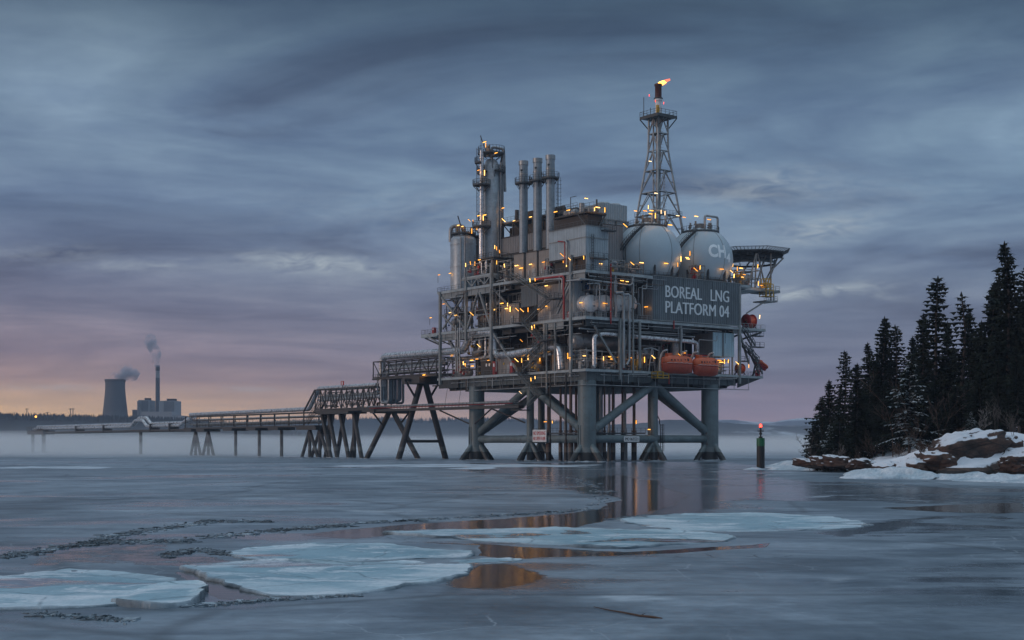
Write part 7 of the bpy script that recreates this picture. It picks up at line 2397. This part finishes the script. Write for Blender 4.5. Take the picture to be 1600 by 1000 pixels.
# ice foot: lumpy frozen spray shelves along the waterline
def ice_mat(name, a, b, rough=.35, sss=0.0):
    m, nt = new_mat(name)
    geo = nd(nt, 'ShaderNodeNewGeometry')
    pos = geo.outputs['Position']
    n1 = nd(nt, 'ShaderNodeTexNoise', {'Vector': pos, 'Scale': .32, 'Detail': 7.0, 'Roughness': .62, 'Distortion': .5})
    mp = nd(nt, 'ShaderNodeMapping', {'Vector': pos, 'Scale': (2.6, 2.6, .5)})
    n2 = nd(nt, 'ShaderNodeTexNoise', {'Vector': mp.outputs[0], 'Scale': 1.6, 'Detail': 6.0})
    n3 = nd(nt, 'ShaderNodeTexNoise', {'Vector': pos, 'Scale': 4.5, 'Detail': 5.0, 'Roughness': .7})
    c = ramp(nt, n1.outputs[0], [(.38, a), (.62, b)]).outputs[0]
    c = mixc(nt, 1.0, c, ramp(nt, n2.outputs[0], [(.3, (.75, .77, .8)), (.65, (1.05, 1.05, 1.05))]).outputs[0], 'MULTIPLY')
    hgt = math_(nt, 'ADD', math_(nt, 'MULTIPLY', n2.outputs[0], .5), math_(nt, 'MULTIPLY', n3.outputs[0], .25))
    bn = nd(nt, 'ShaderNodeBump', {'Height': hgt, 'Strength': .7, 'Distance': .25})
    b_ = nd(nt, 'ShaderNodeBsdfPrincipled', {'Base Color': c, 'Roughness': rough, 'IOR': 1.31, 'Normal': bn.outputs[0]})
    nd(nt, 'ShaderNodeOutputMaterial', {'Surface': b_.outputs[0]})
    return m


spray = ice_mat('spray_ice', (.36, .47, .54), (.66, .71, .75), .35)


def ice_foot(lab, line, w0, hmax, seed):
    pts = [Vector(p) for p in line]
    P = []
    for a, b in zip(pts[:-1], pts[1:]):
        k = max(2, int((b - a).length / .18))
        P += [a.lerp(b, i / k) for i in range(k)]
    P.append(pts[-1])
    m = len(P)
    prof = [(-.35, 1.0), (-.1, 1.12), (.12, 1.08), (.30, .92), (.42, .62), (.52, .40), (.68, .30), (.84, .22), (.95, .12), (1.0, -.05), (.98, -.4)]
    vs, fs = [], []
    n = len(prof)
    for i, p in enumerate(P):
        d = (P[min(i + 1, m - 1)] - P[max(0, i - 1)]).normalized()
        o = Vector((d.y, -d.x, 0))
        o = o if o.y < 0 else -o
        f = math.sin(math.pi * i / (m - 1)) ** .5
        wv = w0 * (.62 + .75 * noise.noise(Vector((i * .026, seed, 0))) + .2 * noise.noise(Vector((i * .11, seed, 2)))) * (.25 + .75 * f) + .5
        hv = hmax * (.75 + .55 * noise.noise(Vector((i * .036, seed, 5)))) * (.2 + .8 * f)
        wv *= 1 + .10 * noise.noise(Vector((i * .55, seed, 8))) + .06 * noise.noise(Vector((i * 1.3, seed, 3)))
        for j, (a, b) in enumerate(prof):
            q = p + o * (a * wv)
            zz = hv * b + (.22 * hv * noise.noise(Vector((q.x * .8, q.y * .8, seed))) + .10 * noise.noise(Vector((q.x * 2.6, q.y * 2.6, seed)))) * (1 if b > 0 else 0)
            vs.append((q.x, q.y, zz))
    fs = [(i * n + j, (i + 1) * n + j, (i + 1) * n + j + 1, i * n + j + 1) for i in range(m - 1) for j in range(n - 1)]
    mb = MB()
    mb.add(vs, fs, True)
    return tag(mb.build('shore_ice', spray, base=P[0], frame='W'), lab, 'ice shelf', 'ice shelves frozen to the shore')


def gl(lst):
    return [gw(x, y) for x, y in lst]


ice_foot('long ribbed white ice shelf frozen to the foot of the granite slope', gl([(1318, 746), (1345, 746), (1390, 747), (1430, 748), (1466, 749)]), 5.5, 1.5, 1.0)
ice_foot('bluish white ice shelf around the tip of the rocky point', gl([(1208, 729), (1240, 731), (1275, 734), (1305, 735), (1332, 738)]), 7.5, 1.35, 7.0)
ice_foot('greenish ice wall in the cleft beneath the domed boulder', gl([(1460, 748.5), (1490, 749), (1525, 749.5), (1545, 750)]), 2.2, 1.3, 12.0)
ice_foot('snowy ice shelf beside the frame edge below the dark slab', gl([(1500, 751), (1540, 752), (1600, 752), (1680, 754)]), 5.5, 1.0, 17.0)
ice_foot('small ice cap at the foot of the channel marker', gl([(1166, 733.4), (1177, 733.6), (1186, 733.2)]), 2.2, .30, 23.0)

# ================================================================== trees
def needle_mat(name, a, b, dark=1.0):
    m, nt = new_mat(name)
    geo = nd(nt, 'ShaderNodeNewGeometry')
    n1 = nd(nt, 'ShaderNodeTexNoise', {'Vector': geo.outputs['Position'], 'Scale': 1.1, 'Detail': 3.0})
    oi = nd(nt, 'ShaderNodeObjectInfo')
    c = ramp(nt, n1.outputs[0], [(.35, a), (.65, b)]).outputs[0]
    c = mixc(nt, math_(nt, 'MULTIPLY', oi.outputs['Random'], .4), c, (.018, .022, .016))
    b_ = nd(nt, 'ShaderNodeBsdfPrincipled', {'Base Color': c, 'Roughness': .85, 'Specular IOR Level': .15})
    nd(nt, 'ShaderNodeOutputMaterial', {'Surface': b_.outputs[0]})
    return m


needles = needle_mat('spruce_needles', (.010, .015, .011), (.026, .034, .024))
frosted = painted('frosted_needles', (.34, .39, .42), .8, streak=False, var=.3)
bark = painted('grey_bark', (.075, .062, .055), .85, streak=False, var=.35)
barkd = painted('dead_bark', (.17, .155, .145), .85, streak=False, var=.3)
twig = painted('brown_twigs', (.085, .055, .042), .85, streak=False, var=.3)


def spruce_mesh(H, Rb, seed, frost=0.0, bare=.12, dens=1.0, top_heavy=0.0, gap=.42):
    """one spruce of height H: trunk and a crown of drooping boughs built of many small needle sprays"""
    g = random.Random(seed)
    tr, cr = MB(), MB()
    lean = (g.uniform(-.02, .02), g.uniform(-.02, .02))
    ax = lambda z: Vector((lean[0] * z + .12 * math.sin(z * .5 + seed), lean[1] * z, z))
    tr.sweep([ax(H * k / 8) - (Vector((0, 0, .6)) if k == 0 else Vector()) for k in range(9)], [max(.02, .011 * H * (1 - k / 8) ** .9 + .015) for k in range(9)], 7)
    z = H * bare
    k0 = 0
    while z < H * .985:
        f = (z / H - bare) / (1 - bare)
        prof = (1 - f) ** .85 * (.55 + .45 * min(1, f / .12)) + top_heavy * math.exp(-((f - .86) / .10) ** 2)
        lump = 1 + .48 * noise.noise(Vector((seed * 3.1, z * .55, 0)))
        nb = max(3, int((5.5 + 2.5 * (1 - f)) * dens))
        for b in range(nb):
            w = 2 * math.pi * (b + g.random() * .9) / nb + k0
            L = Rb * prof * lump * g.uniform(.45, 1.3) + .18
            if g.random() < .10:
                L *= g.uniform(.3, .6)
            base = ax(z + g.uniform(-.15, .15))
            d = Vector((math.cos(w), math.sin(w), 0))
            droop = g.uniform(.10, .34) + .25 * (1 - f)
            up = .30 * f + g.uniform(-.05, .08)
            seg = max(2, int(L / .38))
            side = Vector((-d.y, d.x, 0))
            tip = None
            fr = g.random() < frost
            for s in range(seg):
                t0, t1 = s / seg, (s + 1) / seg
                p0 = base + d * (L * t0) + Vector((0, 0, L * (up * t0 - droop * t0 * t0 + .12 * t0 ** 4)))
                p1 = base + d * (L * t1) + Vector((0, 0, L * (up * t1 - droop * t1 * t1 + .12 * t1 ** 4)))
                wd0 = (.12 + .30 * L * .45 * (1 - t0) ** .6) * g.uniform(.7, 1.3)
                for sd in (-1, 1):
                    q = p0.lerp(p1, g.uniform(.35, .9)) + side * (sd * wd0 * g.uniform(.7, 1.25)) + d * g.uniform(.05, .30) + Vector((0, 0, -g.uniform(.05, .28)))
                    cr.mi = 1 if fr and g.random() < .75 else 0
                    cr.add([p0 + Vector((0, 0, .03)), p1 + Vector((0, 0, g.uniform(-.02, .05))), q], [(0, 1, 2)])
                    cr.mi = 0
                    q2 = p0.lerp(p1, .5) + side * (sd * wd0 * .45) + Vector((0, 0, -g.uniform(.16, .48)))
                    cr.add([p0, p1, q2], [(0, 1, 2)])
            cr.mi = 0
            cr.add([p1 - side * .07, p1 + side * .07, p1 + d * g.uniform(.15, .35) + Vector((0, 0, .05))], [(0, 1, 2)])
        z += gap * (.75 + .5 * g.random()) * (1 - .45 * f)
        k0 += 1.1
    tipv = ax(H)
    for k in range(6):
        w = k * 1.05
        cr.add([tipv - Vector((0, 0, .9 - .1 * k)), tipv + Vector((.12 * math.cos(w), .12 * math.sin(w), -.5)), tipv + Vector((0, 0, .15))], [(0, 1, 2)])
    return tr, cr


PROTO = {}


def tree_proto(key, lab, H, Rb, seed, **kw):
    tr, cr = spruce_mesh(H, Rb, seed, **kw)
    PROTO[key] = (H, tr, cr, None)


tree_proto('a', '', 20, 2.9, 1)
tree_proto('b', '', 20, 2.4, 2, gap=.46)
tree_proto('c', '', 20, 3.3, 3, dens=1.15)
tree_proto('d', '', 20, 2.3, 4, bare=.25, gap=.6, top_heavy=.10, dens=.9)
tree_proto('e', '', 14, 3.1, 5, dens=1.1, frost=.06)
tree_proto('f', '', 14, 3.2, 6, frost=.55, dens=1.05)
tree_proto('g', '', 20, 2.0, 7, bare=.35, gap=.75, dens=.75)
tree_proto('h', '', 20, 2.6, 8, gap=.40, top_heavy=.05)
MESHDATA = {}


def put_tree(key, x, y, htop, lab, rz, width=1.0):
    H, tr, cr, _ = PROTO[key]
    zb = land_at(x, y)
    sc = (htop - zb) / H
    t = thing('spruce_tree', lab, 'tree', (x, y, zb - .1), 'spruces on the headland', frame='W')
    t.rotation_euler = (0, 0, rz)
    t.scale = (sc * width * 1.5, sc * width * 1.5, sc)
    if key not in MESHDATA:
        BASE[t.name] = Vector((0, 0, 0))
        a = tr.build('trunk', bark, t)
        b = cr.build('crown', [needles, frosted], t)
        MESHDATA[key] = (a.data, b.data)
    else:
        for nm, dt in zip(('trunk', 'crown'), MESHDATA[key]):
            c = bpy.data.objects.new(nm, dt)
            COL.objects.link(c)
            c.parent = t
    return t


TREES = [  # photo column, row of the top, distance, kind, width, label
    (1285, 618, 214, 'e', 1.0, 'short broad spruce at the outer end of the wood'),
    (1301, 592, 208, 'b', 1.1, 'small spruce second from the outer end of the wood'),
    (1320, 546, 204, 'd', .95, 'slender spruce that stands above the outer end of the wood'),
    (1338, 566, 200, 'h', 1.0, 'spruce just inland of the slender outer one'),
    (1362, 534, 196, 'a', .95, 'pointed spruce left of the twin tops'.replace('left of', 'on the outer side of')),
    (1382, 494, 192, 'h', .95, 'outer one of the twin topped tall spruces'),
    (1402, 506, 189, 'd', 1.0, 'inner one of the twin topped tall spruces'),
    (1437, 488, 186, 'b', .9, 'narrow spruce beside the flat topped tall one'),
    (1459, 431, 182, 'd', 1.1, 'tall ragged spruce with a flat bushy top'),
    (1424, 524, 194, 'c', .8, 'dense spruce in the dip between twin tops and flat top'),
    (1480, 500, 186, 'c', .75, 'dense dark spruce just inland of the flat topped one'),
    (1507, 456, 176, 'g', 1.25, 'sparse spruce with a long bare trunk, in the middle of the wood'),
    (1520, 480, 182, 'b', .9, 'thin spruce behind the sparse one'),
    (1546, 440, 172, 'h', .95, 'full spruce with a blunt top below the tallest'),
    (1567, 428, 176, 'd', .8, 'half hidden spruce beside the tallest one'),
    (1581, 376, 166, 'a', .95, 'tallest spruce, rising at the frame edge'),
    (1597, 412, 170, 'd', .9, 'spruce partly cut by the frame edge'),
    (1612, 400, 168, 'c', .8, 'big spruce mostly outside the frame'),
    (1420, 562, 172, 'f', .95, 'frost covered young spruce in front of the dark wood'),
    (1346, 612, 188, 'e', 1.0, 'low dark spruce at the shore below the twin tops'),
    (1312, 640, 196, 'e', .9, 'lowest shore spruce near the point'),
    (1380, 600, 180, 'c', .9, 'broad dark spruce beside the frosted one'),
    (1462, 590, 174, 'c', .8, 'broad dark spruce below the flat topped one'),
    (1496, 596, 170, 'e', 1.1, 'bushy spruce at the top of the snow slope'),
    (1530, 560, 164, 'h', 1.0, 'dark spruce below the blunt topped one'),
    (1560, 560, 160, 'c', .85, 'dark spruce at the head of the snow slope'),
    (1592, 540, 158, 'h', 1.0, 'dark spruce beside the frame edge under the tallest one'),
    (1518, 642, 160, 'f', .8, 'small frosted spruce above the domed boulder'),
    (1440, 640, 172, 'e', .9, 'low bushy spruce inland of the frosted one'),
    (1405, 640, 180, 'e', 1.0, 'low dark spruce at the foot of the frosted one'),
    (1298, 660, 202, 'f', .7, 'lightly frosted small spruce at the point'),
    (1545, 640, 162, 'e', .9, 'low spruce behind the domed boulder'),
    (1332, 640, 210, 'c', .7, 'back row spruce seen behind the shore trees'),
    (1372, 560, 212, 'c', .9, 'back row spruce closing the gap under the twin tops'),
    (1445, 540, 212, 'a', 1.1, 'back row spruce filling the middle of the wood'),
    (1488, 540, 206, 'c', .9, 'back row spruce behind the sparse one'),
    (1534, 520, 200, 'a', 1.1, 'back row spruce behind the blunt topped one'),
    (1578, 500, 196, 'c', .9, 'back row spruce behind the tallest one'),
    (1292, 640, 214, 'c', .7, 'dense low spruce between the outermost tree and the slender one'), (1310, 600, 216, 'a', .8, 'spruce filling the gap behind the slender outer one'),
    (1352, 590, 206, 'c', .8, 'dense spruce filling the wood inland of the slender one'), (1392, 560, 204, 'c', .85, 'dense spruce standing under the twin tops'),
    (1412, 580, 200, 'e', 1.1, 'bushy spruce behind the frosted one'), (1450, 600, 196, 'e', 1.2, 'bushy spruce under the flat topped one'),
    (1475, 560, 198, 'c', .85, 'dense spruce under the inland shoulder of the flat topped one'), (1505, 560, 194, 'c', .9, 'dense spruce behind the bare trunk'),
    (1528, 500, 188, 'a', .9, 'pointed spruce between the sparse and the blunt topped ones'), (1556, 500, 186, 'c', .8, 'dense spruce under the blunt topped one'),
    (1600, 470, 180, 'c', .85, 'dense spruce at the frame edge behind the tallest one'), (1570, 600, 176, 'e', 1.2, 'bushy spruce low under the tallest one'),
    (1535, 620, 178, 'e', 1.1, 'bushy spruce low behind the crest of the slope'), (1604, 610, 170, 'e', 1.2, 'bushy spruce low at the frame edge'),
    (1322, 660, 206, 'e', .9, 'lowest bushy spruce behind the point'), (1360, 650, 196, 'e', 1.0, 'low bushy spruce where the slope begins'), (1385, 655, 192, 'e', .9, 'low bushy spruce beside the slope'),
    (1272, 660, 212, 'e', .8, 'smallest spruce at the very tip of the wood'),
]
for i, (px, py, d, k, wdt, lab) in enumerate(TREES):
    p = wd(px, py, d + (24 if px > 1340 else 8))
    put_tree(k, p.x, p.y, p.z, lab, i * 1.7, wdt)


def bare_mesh(H, seed, spread=.5, n0=3, droop=0.0, stems=1, thick=.018):
    g = random.Random(seed)
    mb = MB()
    def grow(p, d, L, r, lev):
        k = 4
        pts, rad = [p], [r]
        q = p
        for s in range(k):
            d = (d + Vector((g.uniform(-.2, .2), g.uniform(-.2, .2), .06 - droop * .1))).normalized()
            q = q + d * (L / k)
            pts.append(q); rad.append(max(.012, r * (1 - .8 * (s + 1) / k)))
            if lev > 0 and s > 0:
                for _ in range(g.randint(1, n0)):
                    w = g.uniform(0, 6.28)
                    e = (d * .75 + Vector((math.cos(w), math.sin(w), g.uniform(-.1, .5))) * spread * 1.3).normalized()
                    grow(q, e, L * g.uniform(.32, .6), max(.012, r * .5), lev - 1)
        mb.sweep(pts, rad, 4 if lev < 2 else 6, False)
    for s in range(stems):
        w = g.uniform(0, 6.28)
        a = 0 if stems == 1 else g.uniform(.1, .6)
        grow(Vector((0, 0, -.2)), Vector((a * math.cos(w), a * math.sin(w), 1)).normalized(), H * g.uniform(.75, 1.0), thick * H * (1 if stems == 1 else .35), 3 if stems == 1 else 2)
    return mb


for i, (px, pyt, d, H, seed, st, mat, nm, lab) in enumerate((
    (1272, 668, 205, 2.9, 3, 1, bark, 'bare_sapling', 'bare leaning sapling at the outermost end of the wood'),
    (1264, 682, 206, 2.2, 5, 5, twig, 'bare_shrub', 'bare twiggy shrub hanging over the point'),
    (1283, 640, 208, 5.0, 8, 1, bark, 'bare_tree', 'bare thin tree rising behind the short broad spruce'),
    (1306, 660, 196, 3.6, 12, 1, barkd, 'bare_tree', 'pale bare birch at the shore near the point'),
    (1395, 590, 176, 8.0, 14, 1, twig, 'bare_tree', 'brown bare tree between the frosted spruce and the broad one'),
    (1526, 650, 152, 3.0, 17, 1, barkd, 'bare_tree', 'pale bare sapling on the snow above the domed boulder'),
    (1441, 686, 152, 1.6, 21, 14, twig, 'bare_shrub', 'round brown bush on the snow slope'),
    (1456, 690, 151, 1.1, 22, 8, twig, 'bare_shrub', 'smaller brown bush next to the round one'),
    (1498, 672, 154, 1.3, 24, 9, twig, 'bare_shrub', 'dark bush on the crest of the snow slope'),
    (1404, 690, 168, 1.6, 25, 9, twig, 'bare_shrub', 'twiggy bush at the edge of the wood below the frosted spruce'),
    (1425, 650, 166, 4.5, 26, 4, twig, 'bare_shrub', 'tall brown brush in front of the dark wood'),
    (1470, 640, 164, 5.0, 27, 3, twig, 'bare_shrub', 'tall brown brush at the top of the snow slope'),
    (1555, 655, 156, 3.4, 28, 4, bark, 'bare_shrub', 'grey brush between the low spruce and the frame edge'),
    (1585, 660, 152, 3.0, 29, 5, bark, 'bare_shrub', 'grey brush at the frame edge above the snow'),
    (1335, 672, 186, 3.4, 31, 4, twig, 'bare_shrub', 'brown brush at the shore beneath the low dark spruce'),
    (1362, 668, 180, 3.2, 33, 5, twig, 'bare_shrub', 'brown brush where the snow slope begins'),
)):
    p = wd(px, pyt, d + (20 if px > 1340 else 6))
    zb = land_at(p.x, p.y)
    mb = bare_mesh(H, seed, .5, 3 if st == 1 else 2, 0, st, .012)
    mb.M = None
    mb.v = [(a + p.x, b + p.y, c + zb) for a, b, c in mb.v]
    tag(mb.build(nm, mat, base=(p.x, p.y, zb), frame='W'), lab, 'tree' if 'tree' in nm or 'sapling' in nm else 'shrub')

# ================================================================== ice floes
def floe_mat():
    m, nt = new_mat('blue_floe_ice')
    geo = nd(nt, 'ShaderNodeNewGeometry')
    pos = geo.outputs['Position']
    def N(scale, detail=5.0, rough=.6, dist=.4, sc=(1, 1, 1)):
        mp = nd(nt, 'ShaderNodeMapping', {'Vector': pos, 'Scale': sc})
        return nd(nt, 'ShaderNodeTexNoise', {'Vector': mp.outputs[0], 'Scale': scale, 'Detail': detail, 'Roughness': rough, 'Distortion': dist}).outputs[0]
    a, b, f = N(.16, 5.0, .6, 1.0, (.7, 1, 1)), N(.6, 6.0, .65, .8), N(5.0, 5.0, .7)
    mix = math_(nt, 'ADD', math_(nt, 'MULTIPLY', a, .7), math_(nt, 'MULTIPLY', b, .3))
    c = ramp(nt, mix, [(.33, (.20, .27, .32)), (.43, (.32, .44, .50)), (.52, (.45, .59, .65)), (.61, (.60, .69, .74)), (.70, (.76, .80, .83))]).outputs[0]
    zn = nd(nt, 'ShaderNodeSeparateColor', {0: nd(nt, 'ShaderNodeAttribute', attribute_name='zone').outputs['Color']}).outputs[0]
    inn = nd(nt, 'ShaderNodeMapRange', {0: math_(nt, 'ADD', zn, math_(nt, 'MULTIPLY', math_(nt, 'SUBTRACT', a, .5), 1.3)), 1: .60, 2: .80, 3: 1.0, 4: 0.0}, interpolation_type='SMOOTHSTEP').outputs[0]
    c = mixc(nt, math_(nt, 'MULTIPLY', inn, .6), c, (.17, .35, .43))
    pool = nd(nt, 'ShaderNodeMapRange', {0: N(.20, 4.0, .5, .6, (.6, 1, 1.0)), 1: .56, 2: .62, 3: 0.0, 4: 1.0}, interpolation_type='SMOOTHSTEP').outputs[0]
    c = mixc(nt, math_(nt, 'MULTIPLY', pool, .8), c, (.13, .17, .20))
    c = mixc(nt, 1.0, c, ramp(nt, f, [(.3, (.78, .80, .82)), (.7, (1.14, 1.13, 1.12))]).outputs[0], 'MULTIPLY')
    wv = nd(nt, 'ShaderNodeVectorMath', {0: pos, 1: nd(nt, 'ShaderNodeTexNoise', {'Vector': pos, 'Scale': .5, 'Detail': 4.0}).outputs[1]}, operation='ADD')
    ck = nd(nt, 'ShaderNodeTexVoronoi', {'Vector': wv.outputs[0], 'Scale': .22}, feature='DISTANCE_TO_EDGE').outputs[0]
    c = mixc(nt, ramp(nt, ck, [(.0, (.8, .8, .8)), (.016, (0, 0, 0))]).outputs[0], c, (.10, .17, .21))
    sn = nd(nt, 'ShaderNodeMapRange', {0: N(.45, 6.0, .68, .9, (.5, 1.0, 1.0)), 1: .53, 2: .60, 3: 0.0, 4: .75}, interpolation_type='SMOOTHSTEP').outputs[0]
    sn = math_(nt, 'MULTIPLY', sn, ramp(nt, f, [(.36, (.35, .35, .35)), (.55, (1, 1, 1))]).outputs[0])
    c = mixc(nt, sn, c, (.76, .81, .85))
    r = math_(nt, 'ADD', .36, math_(nt, 'MULTIPLY', pool, -.28))
    h = math_(nt, 'ADD', math_(nt, 'MULTIPLY', f, .25), math_(nt, 'MULTIPLY', b, .7))
    h = math_(nt, 'MULTIPLY', h, math_(nt, 'SUBTRACT', 1.0, pool))
    bn = nd(nt, 'ShaderNodeBump', {'Height': h, 'Strength': .55, 'Distance': .15})
    s_ = nd(nt, 'ShaderNodeBsdfPrincipled', {'Base Color': c, 'Roughness': r, 'IOR': 1.31, 'Normal': bn.outputs[0]})
    nd(nt, 'ShaderNodeOutputMaterial', {'Surface': s_.outputs[0]})
    return m


floe_top = floe_mat()
floe_side = ice_mat('floe_edge_snow', (.08, .12, .15), (.42, .50, .55), .5)


def floe(lab, outline, thick, seed, rim=.10, tilt=0.0):
    """slab with a ragged outline, a snowy raised rim and a hollowed blue top"""
    P = [gw(x, y) for x, y in outline]
    n = len(P)
    # smooth closed curve, then ragged
    ring = []
    for i in range(n):
        p0, p1, p2, p3 = P[i - 1], P[i], P[(i + 1) % n], P[(i + 2) % n]
        k = max(3, int((p2 - p1).length / .28))
        for j in range(k):
            u = j / k
            ring.append(.5 * ((2 * p1) + (p2 - p0) * u + (2 * p0 - 5 * p1 + 4 * p2 - p3) * u * u + (3 * p1 - p0 - 3 * p2 + p3) * u ** 3))
    c = sum(ring, Vector()) / len(ring)
    size = max((p - c).length for p in ring)
    R_ = []
    for p in ring:
        d = (p - c)
        e = .05 * size * noise.noise(Vector((p.x * .6, p.y * .6, seed))) + .03 * size * noise.noise(Vector((p.x * 1.5, p.y * 1.5, seed))) + .16 * noise.noise(Vector((p.x * 3, p.y * 3, seed))) + .08 * noise.noise(Vector((p.x * 9, p.y * 9, seed)))
        R_.append(p + d.normalized() * e)
    m = len(R_)
    lv = [(1.0, -.10), (1.004, .25), (1.0, .75), (.994, 1.0), (.985, 1.0), (.965, .92), (.92, .84), (.82, .80), (.7, .80), (.55, .8), (.4, .82), (.25, .8), (.1, .8)]
    vs = []
    mats = []
    for li, (f, zf) in enumerate(lv):
        for p in R_:
            q = c + (p - c) * f
            rr = (.5 + .9 * noise.noise(Vector((p.x * .45, p.y * .45, seed + 4))))
            lump = noise.noise(Vector((q.x * .9, q.y * .9, seed + 8))) * .03 + noise.noise(Vector((q.x * 3.2, q.y * 3.2, seed))) * .018
            lip = max(.12, min(1.0, .55 + 1.5 * noise.noise(Vector((p.x * .28, p.y * .28, seed + 20)))))
            blend = max(0.0, min(1.0, (f - .55) / .45))
            z = thick * zf * (lip * blend + .75 * (1 - blend)) + (rim * lip * max(0, rr) * max(0, 1 - abs(f - .985) / .035) if li > 1 else 0) + (lump if li > 1 else 0) + tilt * (q.x - c.x) / size * (zf > 0)
            vs.append((q.x, q.y, z if li > 0 else -.15))
    fs, mi = [], []
    for li in range(len(lv) - 1):
        for k in range(m):
            fs.append((li * m + k, li * m + (k + 1) % m, (li + 1) * m + (k + 1) % m, (li + 1) * m + k))
    fs.append(tuple((len(lv) - 1) * m + k for k in range(m)))
    mb = MB()
    split = 4 * m
    mb.mi = 1; mb.add(vs[:5 * m], fs[:split], True)
    mb.mi = 0
    off = 4 * m
    mb.add(vs[off:], [tuple(i - off for i in f) for f in fs[split:]], True)
    o = mb.build('ice_floe', [floe_top, floe_side], base=c, frame='W')
    zl = [f for f, _ in lv for _k in range(m)]
    zl = zl[:5 * m] + zl[4 * m:]
    at_ = o.data.color_attributes.new('zone', 'FLOAT_COLOR', 'POINT')
    at_.data.foreach_set('color', np.array([(z_, z_, z_, 1.0) for z_ in zl], dtype=np.float32).ravel())
    return tag(o, lab, 'ice floe', 'large ice floes')


floe('wide blue floe cut by the frame edge, with a pale melt pool', [(-140, 905), (-20, 900), (60, 894), (110, 889), (180, 893), (250, 901), (290, 914), (270, 932), (210, 944), (120, 951), (0, 953), (-140, 950)], .045, 1.0, .04)
floe('small whiter slab riding on the blue floe at the frame edge', [(176, 940), (196, 930), (230, 922), (280, 917), (318, 918), (316, 930), (300, 946), (250, 951), (200, 949)], .16, 2.0, .06, .05)
floe('broad pale floe with a snowy lip, in the middle of the front row', [(284, 885), (330, 880), (430, 878), (560, 881), (640, 879), (700, 883), (740, 882), (732, 896), (690, 908), (620, 919), (540, 930), (440, 932), (400, 929), (350, 912), (310, 899)], .075, 3.0, .08)
floe('narrow bright blue floe behind the broad pale one', [(360, 868), (378, 859), (440, 855), (530, 850), (600, 852), (680, 858), (738, 864), (720, 872), (640, 874), (540, 877), (430, 878), (380, 874)], .06, 4.0, .05)
floe('long white floe with ragged far rim in front of the platform reflection', [(604, 834), (640, 829), (720, 827), (830, 826.5), (930, 826), (1020, 829), (1090, 833), (1142, 838), (1130, 846), (1060, 851), (990, 857), (930, 857), (850, 852), (760, 846), (680, 840)], .08, 5.0, .09)
floe('light turquoise floe beyond the long white one', [(974, 813), (1010, 808), (1100, 804), (1200, 803.5), (1290, 808), (1357, 819), (1330, 826), (1250, 829), (1130, 831), (1050, 828), (1000, 821)], .06, 6.0, .05)
floe('thin ice sliver beside the tip of the broad pale floe', [(700, 877), (760, 873), (815, 874), (800, 879), (740, 881)], .04, 7.0, .03)

# frozen-in stick and loose brash
mb = MB()
pts = [gw(x, y) + Vector((0, 0, .03)) for x, y in ((928, 950), (950, 955), (975, 959), (1000, 964), (1020, 966), (1035, 968))]
mb.sweep(pts, [.008, .016, .022, .026, .03, .012], 7)
mb.sweep([pts[3], pts[3] + Vector((.15, .3, .02))], [.014, .006], 5)
tag(mb.build('driftwood_stick', twig, base=pts[0], frame='W'), 'thin dark stick frozen into the ice near the front', 'stick')
mb = MB()
g = random.Random(9)
paths = [([(0, 872), (60, 862), (130, 850), (200, 846), (300, 846)], 520, 6), ([(130, 852), (180, 836), (260, 826), (330, 815), (420, 815)], 420, 5), ([(420, 830), (560, 818), (700, 810), (850, 802), (930, 795)], 420, 2.5), ([(260, 868), (310, 858), (350, 866)], 200, 5),
         ([(320, 840), (470, 826), (540, 822)], 240, 5), ([(930, 790), (945, 770), (915, 755), (890, 745)], 140, 2.5), ([(290, 948), (420, 938), (560, 930)], 130, 3), ([(960, 812), (1010, 806)], 50, 2), ([(60, 960), (200, 970)], 120, 8)]
for pth, n, jy in paths:
    for _ in range(int(n * 1.5)):
        f = g.random() * (len(pth) - 1)
        i = int(f)
        x = pth[i][0] + (pth[min(i + 1, len(pth) - 1)][0] - pth[i][0]) * (f - i) + g.gauss(0, 9)
        y = pth[i][1] + (pth[min(i + 1, len(pth) - 1)][1] - pth[i][1]) * (f - i) + g.gauss(0, jy * .26)
        p = gw(x, max(y, 720))
        s = g.uniform(.015, .06) * (p.y / 55) ** .5 * g.choice((1, 1, 1, 1.6, 3.2))
        h = g.uniform(.01, .04)
        k = g.randint(4, 6)
        w0 = g.uniform(0, 6)
        top = [p + Vector((s * 1.6 * g.uniform(.5, 1.3) * math.cos(w0 + 6.283 * a / k), s * 1.6 * g.uniform(.5, 1.3) * math.sin(w0 + 6.283 * a / k), h * g.uniform(.3, 1.8))) for a in range(k)]
        bot = [Vector((q.x, q.y, -.02)) for q in top]
        mb.mi = 0 if g.random() < .72 else 1
        mb.add(top + bot, [tuple(range(k))] + [(a, a + k, (a + 1) % k + k, (a + 1) % k) for a in range(k)])
brash = ice_mat('dark_brash_ice', (.045, .058, .068), (.20, .25, .29), .4)
tag(mb.build('brash_ice', [brash, floe_side], base=(0, 0, 0), frame='W'), 'loose brash of small ice chips along the cracks', kind='stuff')
